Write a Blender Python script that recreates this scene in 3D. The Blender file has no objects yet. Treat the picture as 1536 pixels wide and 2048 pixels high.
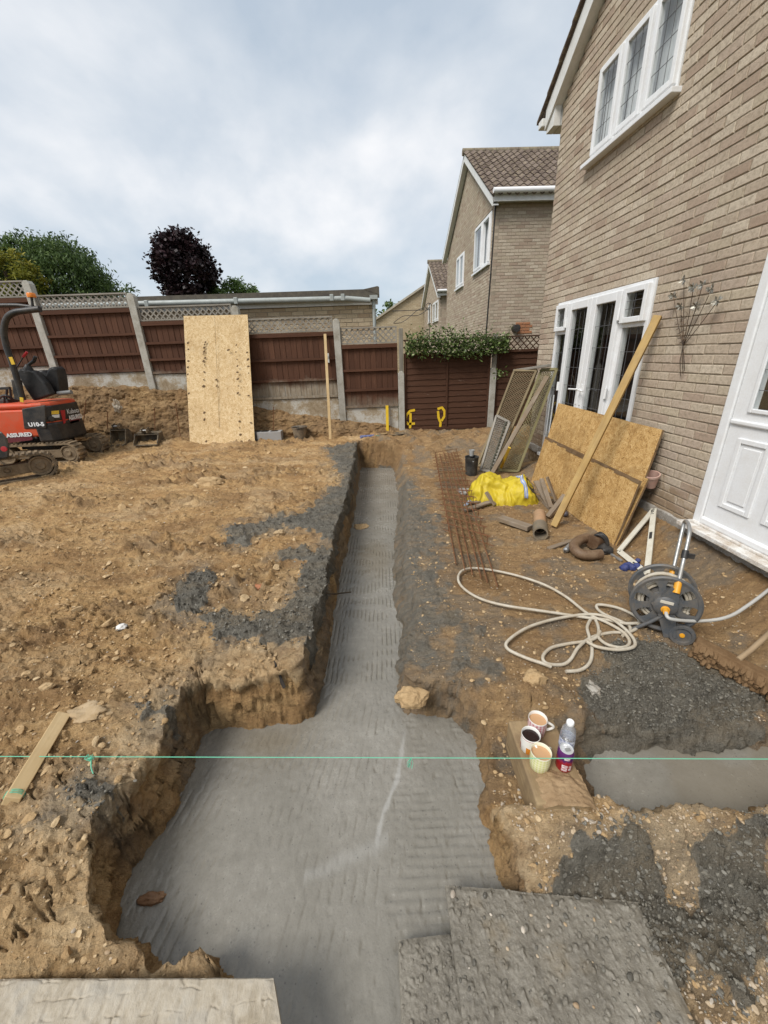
import bpy, math, random
import numpy as np
from mathutils import Vector, Matrix
random.seed(7); RNG = np.random.default_rng(7)
SC = bpy.context.scene
COL = SC.collection
# ---------------------------------------------------------------- camera (real position, wide phone lens)
FPX = 780.0
CAM = np.array([0.0, 0.0, 1.6])
def _cr(px, py): return np.array([(px - 768.0) / FPX, -(py - 1024.0) / FPX, -1.0])
_up = -_cr(842, 2961); _up /= np.linalg.norm(_up)
_fy = _cr(727.4, 711); _fy -= _fy.dot(_up) * _up; _fy /= np.linalg.norm(_fy)
ROT = np.array([np.cross(_fy, _up), _fy, _up])
cam_d = bpy.data.cameras.new('camera'); cam = bpy.data.objects.new('camera', cam_d); COL.objects.link(cam)
cam_d.sensor_fit = 'HORIZONTAL'; cam_d.sensor_width = 36.0; cam_d.lens = 36.0 * FPX / 1536.0
cam_d.clip_start = 0.02; cam_d.clip_end = 2000
M4 = Matrix([list(ROT[i]) + [CAM[i]] for i in range(3)] + [[0, 0, 0, 1]])
cam.matrix_world = M4
SC.camera = cam
# ---------------------------------------------------------------- sky, sun, exposure
SUN_EL, SUN_AZ = math.radians(50), math.radians(228)      # azimuth clockwise from +Y: behind the camera, a little left
world = bpy.data.worlds.new('World'); SC.world = world; world.use_nodes = True
wn, wl = world.node_tree.nodes, world.node_tree.links
for n in list(wn): wn.remove(n)
def wnode(t, **k):
    n = wn.new(t)
    for a, b in k.items(): setattr(n, a, b)
    return n
sky = wnode('ShaderNodeTexSky', sky_type='NISHITA', sun_disc=False, sun_elevation=SUN_EL, sun_rotation=SUN_AZ, air_density=1.0, dust_density=1.5)
tc = wnode('ShaderNodeTexCoord'); sep = wnode('ShaderNodeSeparateXYZ'); wl.new(tc.outputs['Generated'], sep.inputs[0])
ab = wnode('ShaderNodeMath', operation='ABSOLUTE'); wl.new(sep.outputs['Z'], ab.inputs[0])
ad = wnode('ShaderNodeMath', operation='ADD'); ad.inputs[1].default_value = 0.42; wl.new(ab.outputs[0], ad.inputs[0])
dx = wnode('ShaderNodeMath', operation='DIVIDE'); dy = wnode('ShaderNodeMath', operation='DIVIDE')
wl.new(sep.outputs['X'], dx.inputs[0]); wl.new(ad.outputs[0], dx.inputs[1]); wl.new(sep.outputs['Y'], dy.inputs[0]); wl.new(ad.outputs[0], dy.inputs[1])
cb = wnode('ShaderNodeCombineXYZ'); wl.new(dx.outputs[0], cb.inputs[0]); wl.new(dy.outputs[0], cb.inputs[1])
def cloud_noise(scale, off, detail, dist):
    mp = wnode('ShaderNodeMapping'); mp.inputs['Location'].default_value = off; mp.inputs['Scale'].default_value = (scale, scale * .9, 1)
    wl.new(cb.outputs[0], mp.inputs[0])
    n = wnode('ShaderNodeTexNoise'); n.inputs['Scale'].default_value = 1.0; n.inputs['Detail'].default_value = detail
    n.inputs['Roughness'].default_value = .5; n.inputs['Distortion'].default_value = dist
    wl.new(mp.outputs[0], n.inputs['Vector']); return n
n1 = cloud_noise(1.25, (3.1, 7.7, 0), 7, .25); n2 = cloud_noise(3.0, (1.4, 2.2, 5), 6, .15)
mx = wnode('ShaderNodeMix', data_type='FLOAT'); mx.inputs[0].default_value = .35
wl.new(n1.outputs['Fac'], mx.inputs[2]); wl.new(n2.outputs['Fac'], mx.inputs[3])
rp = wnode('ShaderNodeValToRGB'); cr = rp.color_ramp
cr.elements[0].position = .415; cr.elements[0].color = (2.55, 2.9, 3.25, 1)
cr.elements[1].position = .60; cr.elements[1].color = (4.5, 4.52, 4.6, 1)
e = cr.elements.new(.505); e.color = (3.35, 3.58, 3.82, 1)
wl.new(mx.outputs[0], rp.inputs[0])
fm = wnode('ShaderNodeMapRange'); fm.inputs['From Min'].default_value = .36; fm.inputs['From Max'].default_value = .6
fm.inputs['To Min'].default_value = .80; fm.inputs['To Max'].default_value = .97
wl.new(mx.outputs[0], fm.inputs['Value'])
mc = wnode('ShaderNodeMix', data_type='RGBA'); wl.new(fm.outputs[0], mc.inputs[0]); wl.new(sky.outputs[0], mc.inputs[6]); wl.new(rp.outputs[0], mc.inputs[7])
bg = wnode('ShaderNodeBackground'); bg.inputs['Strength'].default_value = 0.095; wl.new(mc.outputs[2], bg.inputs[0])
wo = wnode('ShaderNodeOutputWorld'); wl.new(bg.outputs[0], wo.inputs[0])
sun_d = bpy.data.lights.new('sun', 'SUN'); sun_d.energy = 1.5; sun_d.angle = math.radians(24); sun_d.color = (1.0, .96, .90)
sun = bpy.data.objects.new('sun', sun_d); COL.objects.link(sun)
sd = Vector((math.sin(SUN_AZ) * math.cos(SUN_EL), math.cos(SUN_AZ) * math.cos(SUN_EL), math.sin(SUN_EL)))
sun.rotation_euler = sd.to_track_quat('Z', 'Y').to_euler()
vs = SC.view_settings; vs.view_transform = 'Standard'; vs.look = 'None'; vs.exposure = 1.2; vs.gamma = 1.0; vs.use_curve_mapping = False
SC.render.engine = 'CYCLES'; SC.cycles.use_denoising = True
SC.cycles.max_bounces = 6; SC.cycles.transparent_max_bounces = 12; SC.cycles.caustics_reflective = False; SC.cycles.caustics_refractive = False
# ---------------------------------------------------------------- pixel rays -> real places
def rd(px, py): return ROT @ _cr(px, py)
def onz(px, py, z): d = rd(px, py); p = CAM + d * (z - CAM[2]) / d[2]; return Vector(p)
def onx(px, py, x): d = rd(px, py); return Vector(CAM + d * (x - CAM[0]) / d[0])
def ony(px, py, y): d = rd(px, py); return Vector(CAM + d * (y - CAM[1]) / d[1])
def proj(p):
    q = ROT.T @ (np.array(p) - CAM)
    return 768 + FPX * q[0] / -q[2], 1024 - FPX * q[1] / -q[2], -q[2]
# ---------------------------------------------------------------- numpy noise
_pm = RNG.permutation(256); _pm = np.concatenate([_pm, _pm, _pm])
_gr = RNG.normal(size=(256, 3)); _gr /= np.linalg.norm(_gr, axis=1)[:, None]
def perlin(x, y, z=0.0):
    x = np.asarray(x, float); y = np.asarray(y, float); z = np.zeros_like(x) + z
    xi, yi, zi = np.floor(x).astype(int), np.floor(y).astype(int), np.floor(z).astype(int)
    xf, yf, zf = x - xi, y - yi, z - zi
    u, v, w = [t * t * t * (t * (t * 6 - 15) + 10) for t in (xf, yf, zf)]
    xi &= 255; yi &= 255; zi &= 255
    r = 0
    for a in (0, 1):
        for b in (0, 1):
            for c in (0, 1):
                g = _gr[_pm[_pm[_pm[xi + a] + yi + b] + zi + c]]
                d = g[..., 0] * (xf - a) + g[..., 1] * (yf - b) + g[..., 2] * (zf - c)
                r = r + d * (u if a else 1 - u) * (v if b else 1 - v) * (w if c else 1 - w)
    return r * 1.5
def fbm(x, y, z=0.0, o=4, g=.5):
    r = 0; a = 1; f = 1
    for i in range(o):
        r = r + a * perlin(x * f + 17.3 * i, y * f - 9.1 * i, np.asarray(z) * f + 3.7 * i); a *= g; f *= 2.03
    return r
def sstep(a, b, x): t = np.clip((x - a) / (b - a), 0, 1); return t * t * (3 - 2 * t)
# ---------------------------------------------------------------- mesh builder
W = {}
class MB:
    def __init__(s): s.v = []; s.f = []; s.lc = []; s.t = []; s.tint = 0.5
    def add(s, vs, fs, lc=None, tint=None):
        b = len(s.v); s.v += [tuple(p) for p in vs]; s.f += [tuple(b + i for i in f) for f in fs]
        s.lc += [tuple(p) for p in (lc if lc is not None else vs)]; s.t += [s.tint if tint is None else tint] * len(vs); return s
    def box(s, c, d, M=None, tint=None, jit=0):
        hx, hy, hz = d[0] / 2, d[1] / 2, d[2] / 2
        lv = [(x * hx, y * hy, z * hz) for x in (-1, 1) for y in (-1, 1) for z in (-1, 1)]
        if jit: lv = [tuple(q + random.uniform(-jit, jit) for q in p) for p in lv]
        fs = [(0, 1, 3, 2), (4, 6, 7, 5), (0, 4, 5, 1), (2, 3, 7, 6), (0, 2, 6, 4), (1, 5, 7, 3)]
        o = Vector((random.random() * 9, random.random() * 9, random.random() * 9))
        k = [i for i in sorted(range(3), key=lambda i: -d[i])]
        lc = [Vector((p[k[0]], p[k[1]], p[k[2]])) + o for p in lv]
        C = Vector(c)
        vs = [(M @ Vector(p) + C if M is not None else Vector(p) + C) for p in lv]
        return s.add(vs, fs, lc, tint)
    def bar(s, a, b, w, h, up=(0, 0, 1), tint=None):
        a, b = Vector(a), Vector(b); x = (b - a); L = x.length; x.normalize()
        y = Vector(up).cross(x)
        if y.length < 1e-4: y = Vector((1, 0, 0)).cross(x)
        y.normalize(); z = x.cross(y)
        M = Matrix((x, y, z)).transposed()
        return s.box((a + b) / 2, (L, w, h), M, tint)
    def tube(s, pts, r, n=8, closed=False, cap=True):
        P = [Vector(p) for p in pts]; m = len(P); rs = r if isinstance(r, (list, tuple)) else [r] * m
        vs = []; lc = []; nrm = None; L = 0; o = random.random() * 9
        for i in range(m):
            t = (P[(i + 1) % m] - P[i - 1]) if closed else (P[min(i + 1, m - 1)] - P[max(i - 1, 0)])
            t.normalize()
            if nrm is None:
                nrm = t.orthogonal().normalized()
            nrm = (nrm - t * nrm.dot(t)).normalized(); bi = t.cross(nrm)
            if i: L += (P[i] - P[i - 1]).length
            for k in range(n):
                a = 2 * math.pi * k / n; vs.append(P[i] + (nrm * math.cos(a) + bi * math.sin(a)) * rs[i]); lc.append((L + o, rs[i] * math.cos(a), rs[i] * math.sin(a)))
        fs = []
        for i in range(m if closed else m - 1):
            j = (i + 1) % m
            for k in range(n): fs.append((i * n + k, i * n + (k + 1) % n, j * n + (k + 1) % n, j * n + k))
        if cap and not closed: fs += [tuple(range(n))[::-1], tuple((m - 1) * n + k for k in range(n))]
        return s.add(vs, fs, lc)
    def lathe(s, prof, n=24, M=None, c=(0, 0, 0), cap=(True, True)):
        vs = []; fs = []; C = Vector(c)
        for r, z in prof:
            for k in range(n):
                a = 2 * math.pi * k / n; p = Vector((r * math.cos(a), r * math.sin(a), z)); vs.append(p)
        for i in range(len(prof) - 1):
            for k in range(n): fs.append((i * n + k, i * n + (k + 1) % n, (i + 1) * n + (k + 1) % n, (i + 1) * n + k))
        if cap[0]: fs.append(tuple(range(n))[::-1])
        if cap[1]: fs.append(tuple((len(prof) - 1) * n + k for k in range(n)))
        wv = [(M @ p + C if M is not None else p + C) for p in vs]
        return s.add(wv, fs, vs)
    def prism(s, poly, ext):
        P = [Vector(p) for p in poly]; E = Vector(ext); n = len(P)
        vs = P + [p + E for p in P]
        fs = [tuple(range(n))[::-1], tuple(range(n, 2 * n))] + [(i, (i + 1) % n, n + (i + 1) % n, n + i) for i in range(n)]
        return s.add(vs, fs)
    def grid(s, nu, nv, fn, closed_u=False):
        vs = [fn(i / (nu - (0 if closed_u else 1)), j / (nv - 1)) for j in range(nv) for i in range(nu)]
        fs = []
        for j in range(nv - 1):
            for i in range(nu if closed_u else nu - 1):
                k = (i + 1) % nu; fs.append((j * nu + i, j * nu + k, (j + 1) * nu + k, (j + 1) * nu + i))
        return s.add(vs, fs)
    def blob(s, c, r, sub=1, jit=.25, M=None, tint=None):
        iv, jf = ICO[sub]
        sc = r if isinstance(r, (tuple, list)) else (r, r, r)
        q = Matrix.Rotation(random.random() * 6.28, 3, 'Z') if M is None else M
        vs = [Vector(c) + q @ Vector([p[i] * sc[i] * (1 + random.uniform(-jit, jit)) for i in range(3)]) for p in iv]
        return s.add(vs, jf, None, tint)
    def build(s, name, mat, parent=None, smooth=None, bevel=0, origin=None, **props):
        me = bpy.data.meshes.new(name)
        o = origin if origin is not None else (W[parent] if parent is not None else None)
        if o is None:
            a = np.array(s.v); o = Vector((float(a[:, 0].mean()), float(a[:, 1].mean()), float(a[:, 2].min())))
        o = Vector(o)
        va = np.array(s.v, dtype=np.float64) - np.array(o)
        me.from_pydata([tuple(p) for p in va], [], s.f)
        at = me.attributes.new('lc', 'FLOAT_VECTOR', 'POINT'); at.data.foreach_set('vector', np.array(s.lc, dtype=np.float32).ravel())
        at = me.attributes.new('tint', 'FLOAT', 'POINT'); at.data.foreach_set('value', np.array(s.t, dtype=np.float32))
        if mat: me.materials.append(mat)
        if smooth is not None:
            me.polygons.foreach_set('use_smooth', [True] * len(me.polygons)); me.set_sharp_from_angle(angle=math.radians(smooth))
        ob = bpy.data.objects.new(name, me); COL.objects.link(ob)
        if parent is not None: ob.parent = parent; ob.location = o - W[parent]
        else: ob.location = o
        W[ob] = o
        if bevel:
            m = ob.modifiers.new('bevel', 'BEVEL'); m.width = bevel; m.segments = 2; m.limit_method = 'ANGLE'; m.angle_limit = math.radians(40)
        for k, v in props.items(): ob[k] = v
        return ob
def _ico():
    t = (1 + 5 ** .5) / 2
    v = [Vector(p).normalized() for p in [(-1, t, 0), (1, t, 0), (-1, -t, 0), (1, -t, 0), (0, -1, t), (0, 1, t), (0, -1, -t), (0, 1, -t), (t, 0, -1), (t, 0, 1), (-t, 0, -1), (-t, 0, 1)]]
    f = [(0, 11, 5), (0, 5, 1), (0, 1, 7), (0, 7, 10), (0, 10, 11), (1, 5, 9), (5, 11, 4), (11, 10, 2), (10, 7, 6), (7, 1, 8), (3, 9, 4), (3, 4, 2), (3, 2, 6), (3, 6, 8), (3, 8, 9), (4, 9, 5), (2, 4, 11), (6, 2, 10), (8, 6, 7), (9, 8, 1)]
    out = [(v, f)]
    for _ in range(3):
        v2 = list(v); f2 = []; mid = {}
        def m(a, b):
            k = (min(a, b), max(a, b))
            if k not in mid: mid[k] = len(v2); v2.append(((v2[a] + v2[b]) / 2).normalized())
            return mid[k]
        for a, b, c in f: ab_, bc_, ca_ = m(a, b), m(b, c), m(c, a); f2 += [(a, ab_, ca_), (b, bc_, ab_), (c, ca_, bc_), (ab_, bc_, ca_)]
        v, f = v2, f2; out.append((v, f))
    return out
ICO = _ico()
def thing(name, label, cat, loc, group=None):
    o = bpy.data.objects.new(name, None); COL.objects.link(o); o.location = Vector(loc); o.empty_display_size = .1
    W[o] = Vector(loc); return tag(o, label, cat, group)
def tag(o, label, cat, group=None):
    o['label'] = label; o['category'] = cat; o['kind'] = 'thing'
    if group: o['group'] = group
    return o
def struct(o): o['kind'] = 'structure'; return o
def inst(me, name, parent, loc, rot=None):
    o = bpy.data.objects.new(name, me); COL.objects.link(o); o.parent = parent; o.location = Vector(loc) - W[parent]
    if rot is not None: o.rotation_euler = rot
    W[o] = Vector(loc); return o
def text(s, size, M, mat, parent, ext=.0008, sx=1.0, name='lettering', bold=0.0, shear=0):
    c = bpy.data.curves.new(name, 'FONT'); c.body = s; c.size = size; c.extrude = ext; c.offset = bold; c.shear = shear
    c.align_x = 'LEFT'; c.resolution_u = 3
    t = bpy.data.objects.new(name, c); COL.objects.link(t)
    me = bpy.data.meshes.new_from_object(t.evaluated_get(bpy.context.evaluated_depsgraph_get()))
    bpy.data.objects.remove(t); me.name = name
    me.transform(M @ Matrix.Diagonal((sx, 1, 1, 1))); me.transform(Matrix.Translation(-W[parent]))
    me.materials.clear(); me.materials.append(mat)
    o = bpy.data.objects.new(name, me); COL.objects.link(o); o.parent = parent; W[o] = W[parent]; return o
def frame(o, x, n):
    """matrix whose X runs along x, Z along n (facing out), Y up across"""
    x = Vector(x).normalized(); n = Vector(n); n = (n - x * n.dot(x)).normalized(); y = n.cross(x)
    return Matrix(((x[0], y[0], n[0], o[0]), (x[1], y[1], n[1], o[1]), (x[2], y[2], n[2], o[2]), (0, 0, 0, 1)))
# ---------------------------------------------------------------- materials
class NT:
    def __init__(s, name):
        s.m = bpy.data.materials.new(name); s.m.use_nodes = True; s.n = s.m.node_tree.nodes; s.l = s.m.node_tree.links
        s.b = s.n['Principled BSDF']; s.x = s.n.new('ShaderNodeTexCoord')
    def node(s, t, **k):
        n = s.n.new(t)
        for a, b in k.items(): setattr(n, a, b)
        return n
    def link(s, a, b): s.l.new(a, b); return s
    def coord(s, kind='pos', scale=(1, 1, 1)):
        if kind == 'pos': o = s.node('ShaderNodeNewGeometry').outputs['Position']
        elif kind == 'obj': o = s.x.outputs['Object']
        else: o = s.node('ShaderNodeAttribute', attribute_name='lc').outputs['Vector']
        mp = s.node('ShaderNodeMapping'); mp.inputs['Scale'].default_value = scale; s.link(o, mp.inputs[0]); return mp.outputs[0]
    def noise(s, co, sc=5, det=4, ro=.55, dist=0):
        n = s.node('ShaderNodeTexNoise'); s.link(co, n.inputs['Vector']); n.inputs['Scale'].default_value = sc; n.inputs['Detail'].default_value = det
        n.inputs['Roughness'].default_value = ro; n.inputs['Distortion'].default_value = dist; return n.outputs['Fac']
    def voro(s, co, sc=5, feat='F1', out='Distance', rnd=1):
        n = s.node('ShaderNodeTexVoronoi', feature=feat); s.link(co, n.inputs['Vector']); n.inputs['Scale'].default_value = sc; n.inputs['Randomness'].default_value = rnd; return n.outputs[out]
    def attr(s, name): return s.node('ShaderNodeAttribute', attribute_name=name).outputs['Fac']
    def ramp(s, fac, stops):
        r = s.node('ShaderNodeValToRGB'); c = r.color_ramp
        while len(c.elements) < len(stops): c.elements.new(.5)
        for e, (p, col) in zip(c.elements, stops):
            e.position = p; e.color = (col, col, col, 1) if isinstance(col, (int, float)) else (*col, 1)
        s.link(fac, r.inputs[0]); return r.outputs[0]
    def mix(s, fac, a, b, mode='MIX'):
        m = s.node('ShaderNodeMix', data_type='RGBA', blend_type=mode)
        for i, q in ((0, fac), (6, a), (7, b)):
            if isinstance(q, (int, float)): m.inputs[i].default_value = q if i == 0 else (q, q, q, 1)
            elif isinstance(q, tuple): m.inputs[i].default_value = (*q, 1)
            else: s.link(q, m.inputs[i])
        return m.outputs[2]
    def math(s, op, a, b=0.0, clamp=False):
        m = s.node('ShaderNodeMath', operation=op, use_clamp=clamp)
        for i, q in ((0, a), (1, b)):
            if isinstance(q, (int, float)): m.inputs[i].default_value = q
            else: s.link(q, m.inputs[i])
        return m.outputs[0]
    def bump(s, h, st=.5, d=.01, prev=None):
        b = s.node('ShaderNodeBump'); b.inputs['Strength'].default_value = st; b.inputs['Distance'].default_value = d; s.link(h, b.inputs['Height'])
        if prev is not None: s.link(prev, b.inputs['Normal'])
        return b.outputs[0]
    def out(s, color=None, rough=.6, normal=None, spec=.5, metal=0, trans=0, ior=1.45, coat=0):
        for k, q in (('Base Color', color), ('Roughness', rough), ('Specular IOR Level', spec), ('Metallic', metal), ('Transmission Weight', trans), ('IOR', ior), ('Coat Weight', coat)):
            if q is None: continue
            i = s.b.inputs[k]
            if isinstance(q, (int, float)): i.default_value = q
            elif isinstance(q, tuple): i.default_value = (*q, 1)
            else: s.link(q, i)
        if normal is not None: s.link(normal, s.b.inputs['Normal'])
        return s.m
def dirty(name, base, dirt=(.22, .15, .08), amt=.35, rough=.5, scale=6, spec=.5, metal=0, co='pos', bump=.15, thr=.5):
    """painted, plastic or metal surface with dusty mud on it"""
    t = NT(name); c = t.coord(co); n = t.noise(c, scale, 6, .65); f = t.noise(c, scale * 9, 4, .6)
    k = t.math('MULTIPLY', t.ramp(t.mix(.3, n, f), [(thr - .08, 0), (thr + .14, 1)]), amt)
    v = t.mix(t.math('MULTIPLY', f, .25), base, tuple(q * .72 for q in base))
    return t.out(t.mix(k, v, dirt), t.mix(k, rough, .85), t.bump(f, bump, .004), spec, t.math('SUBTRACT', metal, t.math('MULTIPLY', k, metal)) if metal else 0)
def wood(name, a, b, dark=None, rough=.7, sc=1.0, dirt=0.0, spec=.3):
    t = NT(name); c = t.coord('lc', (1.2 * sc, 22 * sc, 22 * sc)); g = t.noise(c, 2.2, 6, .6, .6)
    c2 = t.coord('lc', (1.5, 5, 5)); bl = t.noise(c2, 1.6, 4, .6)
    col = t.mix(t.ramp(g, [(.3, 0), (.7, 1)]), a, b); col = t.mix(t.ramp(bl, [(.4, 0), (.75, .8)]), col, dark or tuple(q * .6 for q in b))
    kn = t.voro(t.coord('lc', (3.2, 14, 14)), 1.0); col = t.mix(t.ramp(kn, [(.05, .8), (.12, 0)]), col, tuple(q * .35 for q in b))
    if dirt:
        dn = t.noise(t.coord('pos'), 7, 6, .7); col = t.mix(t.math('MULTIPLY', t.ramp(dn, [(.45, 0), (.6, 1)]), dirt), col, (.20, .14, .08))
    return t.out(col, rough, t.bump(g, .25, .004), spec)
# ================================================================ THE GROUND
CZ = -0.36                                                  # level of the wet concrete
def poly_on(pts, z): return np.array([[*onz(px, py, z)[:2]] for px, py in pts])
T_left = poly_on([(722, 935), (705, 1053), (681, 1152), (676, 1188), (665, 1272), (650, 1370), (630, 1440), (600, 1446), (520, 1455), (425, 1466), (410, 1476), (391, 1524), (355, 1616), (315, 1677), (264, 1738), (246, 1799)], CZ)
T_lip = poly_on([(215, 1838), (262, 1846), (290, 1866), (325, 1873), (406, 1862), (436, 1872), (449, 1915), (447, 1955)], -.13)
T_right = poly_on([(985, 1765), (975, 1720), (957, 1668), (948, 1623), (952, 1532), (934, 1471), (901, 1441), (851, 1433), (805, 1431), (790, 1406), (787, 1340), (790, 1250), (776, 1200), (779, 1100), (790, 1000), (785, 937)], CZ)
TRENCH = np.vstack([T_left, T_lip, [[T_lip[-1][0], -.4]], [[.44, -.4]], [[.44, .8]], T_right])
P_top = poly_on([(1200, 1532), (1300, 1548), (1420, 1548), (1536, 1545)], CZ); P_left = poly_on([(1225, 1645), (1202, 1590), (1192, 1555)], CZ)
POOL = np.vstack([P_left, P_top, [[2.62, P_top[-1][1]]], [[2.62, 1.02]], [[P_left[0][0] + .02, 1.03]]])
def sdf(P, poly):
    """signed distance (negative inside) and unit direction away from the nearest edge point"""
    best = np.full(len(P), 1e9); near = np.zeros_like(P); ins = np.zeros(len(P), bool); n = len(poly)
    for i in range(n):
        a, b = poly[i], poly[(i + 1) % n]; e = b - a
        t = np.clip(((P - a) @ e) / max(e @ e, 1e-12), 0, 1); q = a + t[:, None] * e; d = ((P - q) ** 2).sum(1)
        k = d < best; best[k] = d[k]; near[k] = q[k]
        c = ((a[1] > P[:, 1]) != (b[1] > P[:, 1])) & (P[:, 0] < (b[0] - a[0]) * (P[:, 1] - a[1]) / (b[1] - a[1] + 1e-12) + a[0]); ins ^= c
    d = np.sqrt(best); g = (P - near) / np.maximum(d, 1e-9)[:, None]
    return np.where(ins, -d, d), np.where(ins[:, None], -g, g)
def hbase(x, y):
    x = np.asarray(x, float); y = np.asarray(y, float)
    xt = np.interp(y, [1.7, 7], [-.1, .15])
    L = .018 * (y - 1.5) - .13 * sstep(1.15, .62, y) * sstep(-1.5, -.75, x) - .10 * sstep(.74, .58, y)
    L = L + .10 * sstep(7.42, 7.62, y) * sstep(-3.1, -3.7, x)
    R = -.15 + .22 * sstep(6.1, 7.3, y) + .26 * sstep(2.2, 2.75, x) * sstep(.9, 2.2, y) * sstep(6.4, 5.4, y) + .0 * x
    R = R - .15 * sstep(1.95, 1.36, y) * sstep(.95, 1.2, x) * sstep(1.0, 1.2, y)
    R = R - .11 * sstep(1.62, 1.40, y) * sstep(1.08, .98, x) * sstep(.95, 1.02, y)
    bank = sstep(1.06, .99, y) * sstep(.745, .90, y)
    R = np.where(y < 1.1, R * (1 - sstep(1.07, 1.0, y)) + sstep(1.07, 1.0, y) * (-.29 + .19 * bank), R)
    t = sstep(-.25, .25, x - xt)
    return L * (1 - t) + R * t
def gpt(px, py, dz=0.0):
    """where the ray through a pixel meets the ground's large form"""
    z = -.1
    for _ in range(30): p = onz(px, py, z); z = .5 * z + .5 * float(hbase(p.x, p.y))
    p = onz(px, py, z + dz); return p
NR, NC = 740, 800
YY = -.35 + 9.3 * (np.linspace(0, 1, NR) ** 1.55)
SS = np.linspace(-1.35, 1.22, NC)
YG, SG = np.meshgrid(YY, SS, indexing='ij'); XG = SG * (np.maximum(YG, -.35) + 1.05) + 1.8 * sstep(1.0, 1.22, SG) - 2.2 * sstep(-1.12, -1.35, SG)
P = np.stack([XG.ravel(), YG.ravel()], 1)
wob = np.stack([fbm(P[:, 0] * 5, P[:, 1] * 5, 1.5, 3), fbm(P[:, 0] * 5, P[:, 1] * 5, 8.5, 3)], 1) * .02
d1, g1 = sdf(P + wob, TRENCH); d2, g2 = sdf(P + wob, POOL)
use2 = d2 < d1; D = np.where(use2, d2, d1); G = np.where(use2[:, None], g2, g1)
X0, Y0 = P[:, 0], P[:, 1]
# how far the cut face leans back: steep on the left, a gentle shoulder on the right of the narrow trench
lean = np.where(X0 < np.interp(Y0, [1.7, 7], [-.1, .15]), .035, .11)
lean = np.where(X0 > np.interp(Y0, [1.7, 7], [-.1, .15]), .07 + .13 * sstep(1.75, 2.6, Y0), lean); lean = np.where((Y0 > 6.9), .05, lean); lean = lean + 0
lean = np.where(use2, np.where(Y0 > 1.2, .2, .10), lean)
lean = lean + .03 * np.abs(fbm(X0 * 4, Y0 * 4, 3.3, 2))
BW = .13
s = np.clip(D / BW, 0, 1); ss = s
Dn = np.where(D < 0, D, np.where(D < BW, s * lean, np.where(D < 3.2 * BW, lean + (D - BW) * (3.2 * BW - lean) / (2.2 * BW), D)))
PX, PY = X0 + G[:, 0] * (Dn - D), Y0 + G[:, 1] * (Dn - D)
H = hbase(PX, PY)
# masks of spilt concrete, traced as real patches on the ground
def patch(pts, z, soft=.05, wn_=.07, f=6):
    q = np.array([[*gpt(px, py)[:2]] for px, py in pts]) if z is None else poly_on(pts, z)
    dd, _ = sdf(np.stack([PX, PY], 1), q)
    global HALO
    HALO = np.maximum(HALO, sstep(.20, -.08, dd + .22 * fbm(PX * 4.5, PY * 4.5, 19.2, 4)))
    return sstep(soft, -soft, dd + wn_ * fbm(PX * f, PY * f, 4.2, 4) + .030 * fbm(PX * 16, PY * 16, 2.7, 4))
HALO = np.zeros(len(P)); splat = np.zeros(len(P))
for pts, z, so, wn2 in [
    ([(655, 900), (720, 888), (724, 935), (704, 1000), (694, 1060), (676, 1100), (640, 1065), (600, 1052), (540, 1062), (500, 1088), (450, 1088), (468, 1060), (540, 1036), (600, 1040), (640, 1010), (660, 985), (690, 960), (665, 925)], None, .05, .12),
    ([(385, 1150), (428, 1150), (420, 1185), (400, 1238), (345, 1236), (342, 1218)], None, .02, .05),
    ([(412, 1235), (440, 1230), (500, 1245), (560, 1225), (600, 1195), (610, 1135), (640, 1090), (676, 1100), (660, 1300), (632, 1312), (590, 1288), (520, 1285), (470, 1285), (428, 1265)], None, .03, .08),
    ([(555, 1103), (622, 1098), (626, 1122), (565, 1124)], None, .03, .06), ([(285, 1412), (350, 1420), (352, 1445), (290, 1432)], None, .02, .05), ([(155, 1575), (240, 1580), (240, 1612), (160, 1612)], None, .02, .05),
    ([(1150, 1375), (1230, 1300), (1330, 1300), (1536, 1370), (1536, 1560), (1195, 1560), (1190, 1480), (1200, 1440)], None, .05, .09),
    ([(1075, 1765), (1130, 1720), (1200, 1675), (1290, 1688), (1350, 1740), (1340, 1795), (1270, 1805), (1080, 1775)], -.16, .015, .03),
    ([(1365, 1718), (1440, 1715), (1550, 1760), (1550, 1930), (1470, 1975), (1400, 1925), (1350, 1895), (1345, 1860), (1400, 1800)], -.24, .02, .05),
    ([(1290, 1810), (1380, 1800), (1400, 1870), (1370, 1960), (1300, 1980), (1270, 1930)], -.26, .02, .05),
    ([(1470, 1650), (1550, 1650), (1550, 1730), (1480, 1720)], -.12, .02, .03)]:
    splat = np.maximum(splat, patch(pts, z, so, wn2))
HALO0 = HALO.copy(); splat0 = splat.copy(); smear = np.maximum(patch([(770, 935), (812, 950), (845, 1000), (885, 1060), (870, 1130), (890, 1200), (900, 1290), (880, 1345), (800, 1350), (770, 1300), (760, 1200)], None, .10, .22), patch([(905, 1230), (960, 1270), (980, 1350), (930, 1400), (890, 1350)], None, .08, .2))
splat = np.maximum(splat, sstep(.045, .0, D) * .9 * np.where(X0 > np.interp(Y0, [1.7, 7], [-.1, .15]), 1, .0) * (Y0 > 1.8))
# grey film over the trodden ground right of the trench
film = sstep(.02, .30, fbm(PX * 3.1, PY * 3.1, 6.6, 4)) * (PX > .2) * (PY > 1.2) * .55
film = np.maximum(np.maximum(film, smear), .62 * HALO); splat = np.maximum(splat, smear * (.40 + .38 * fbm(PX * 5, PY * 5, 13.1, 4)))
splat0 = splat.copy()
plate = (PX < np.interp(PY, [1.7, 7], [-.1, .15])) * 1.0
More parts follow.
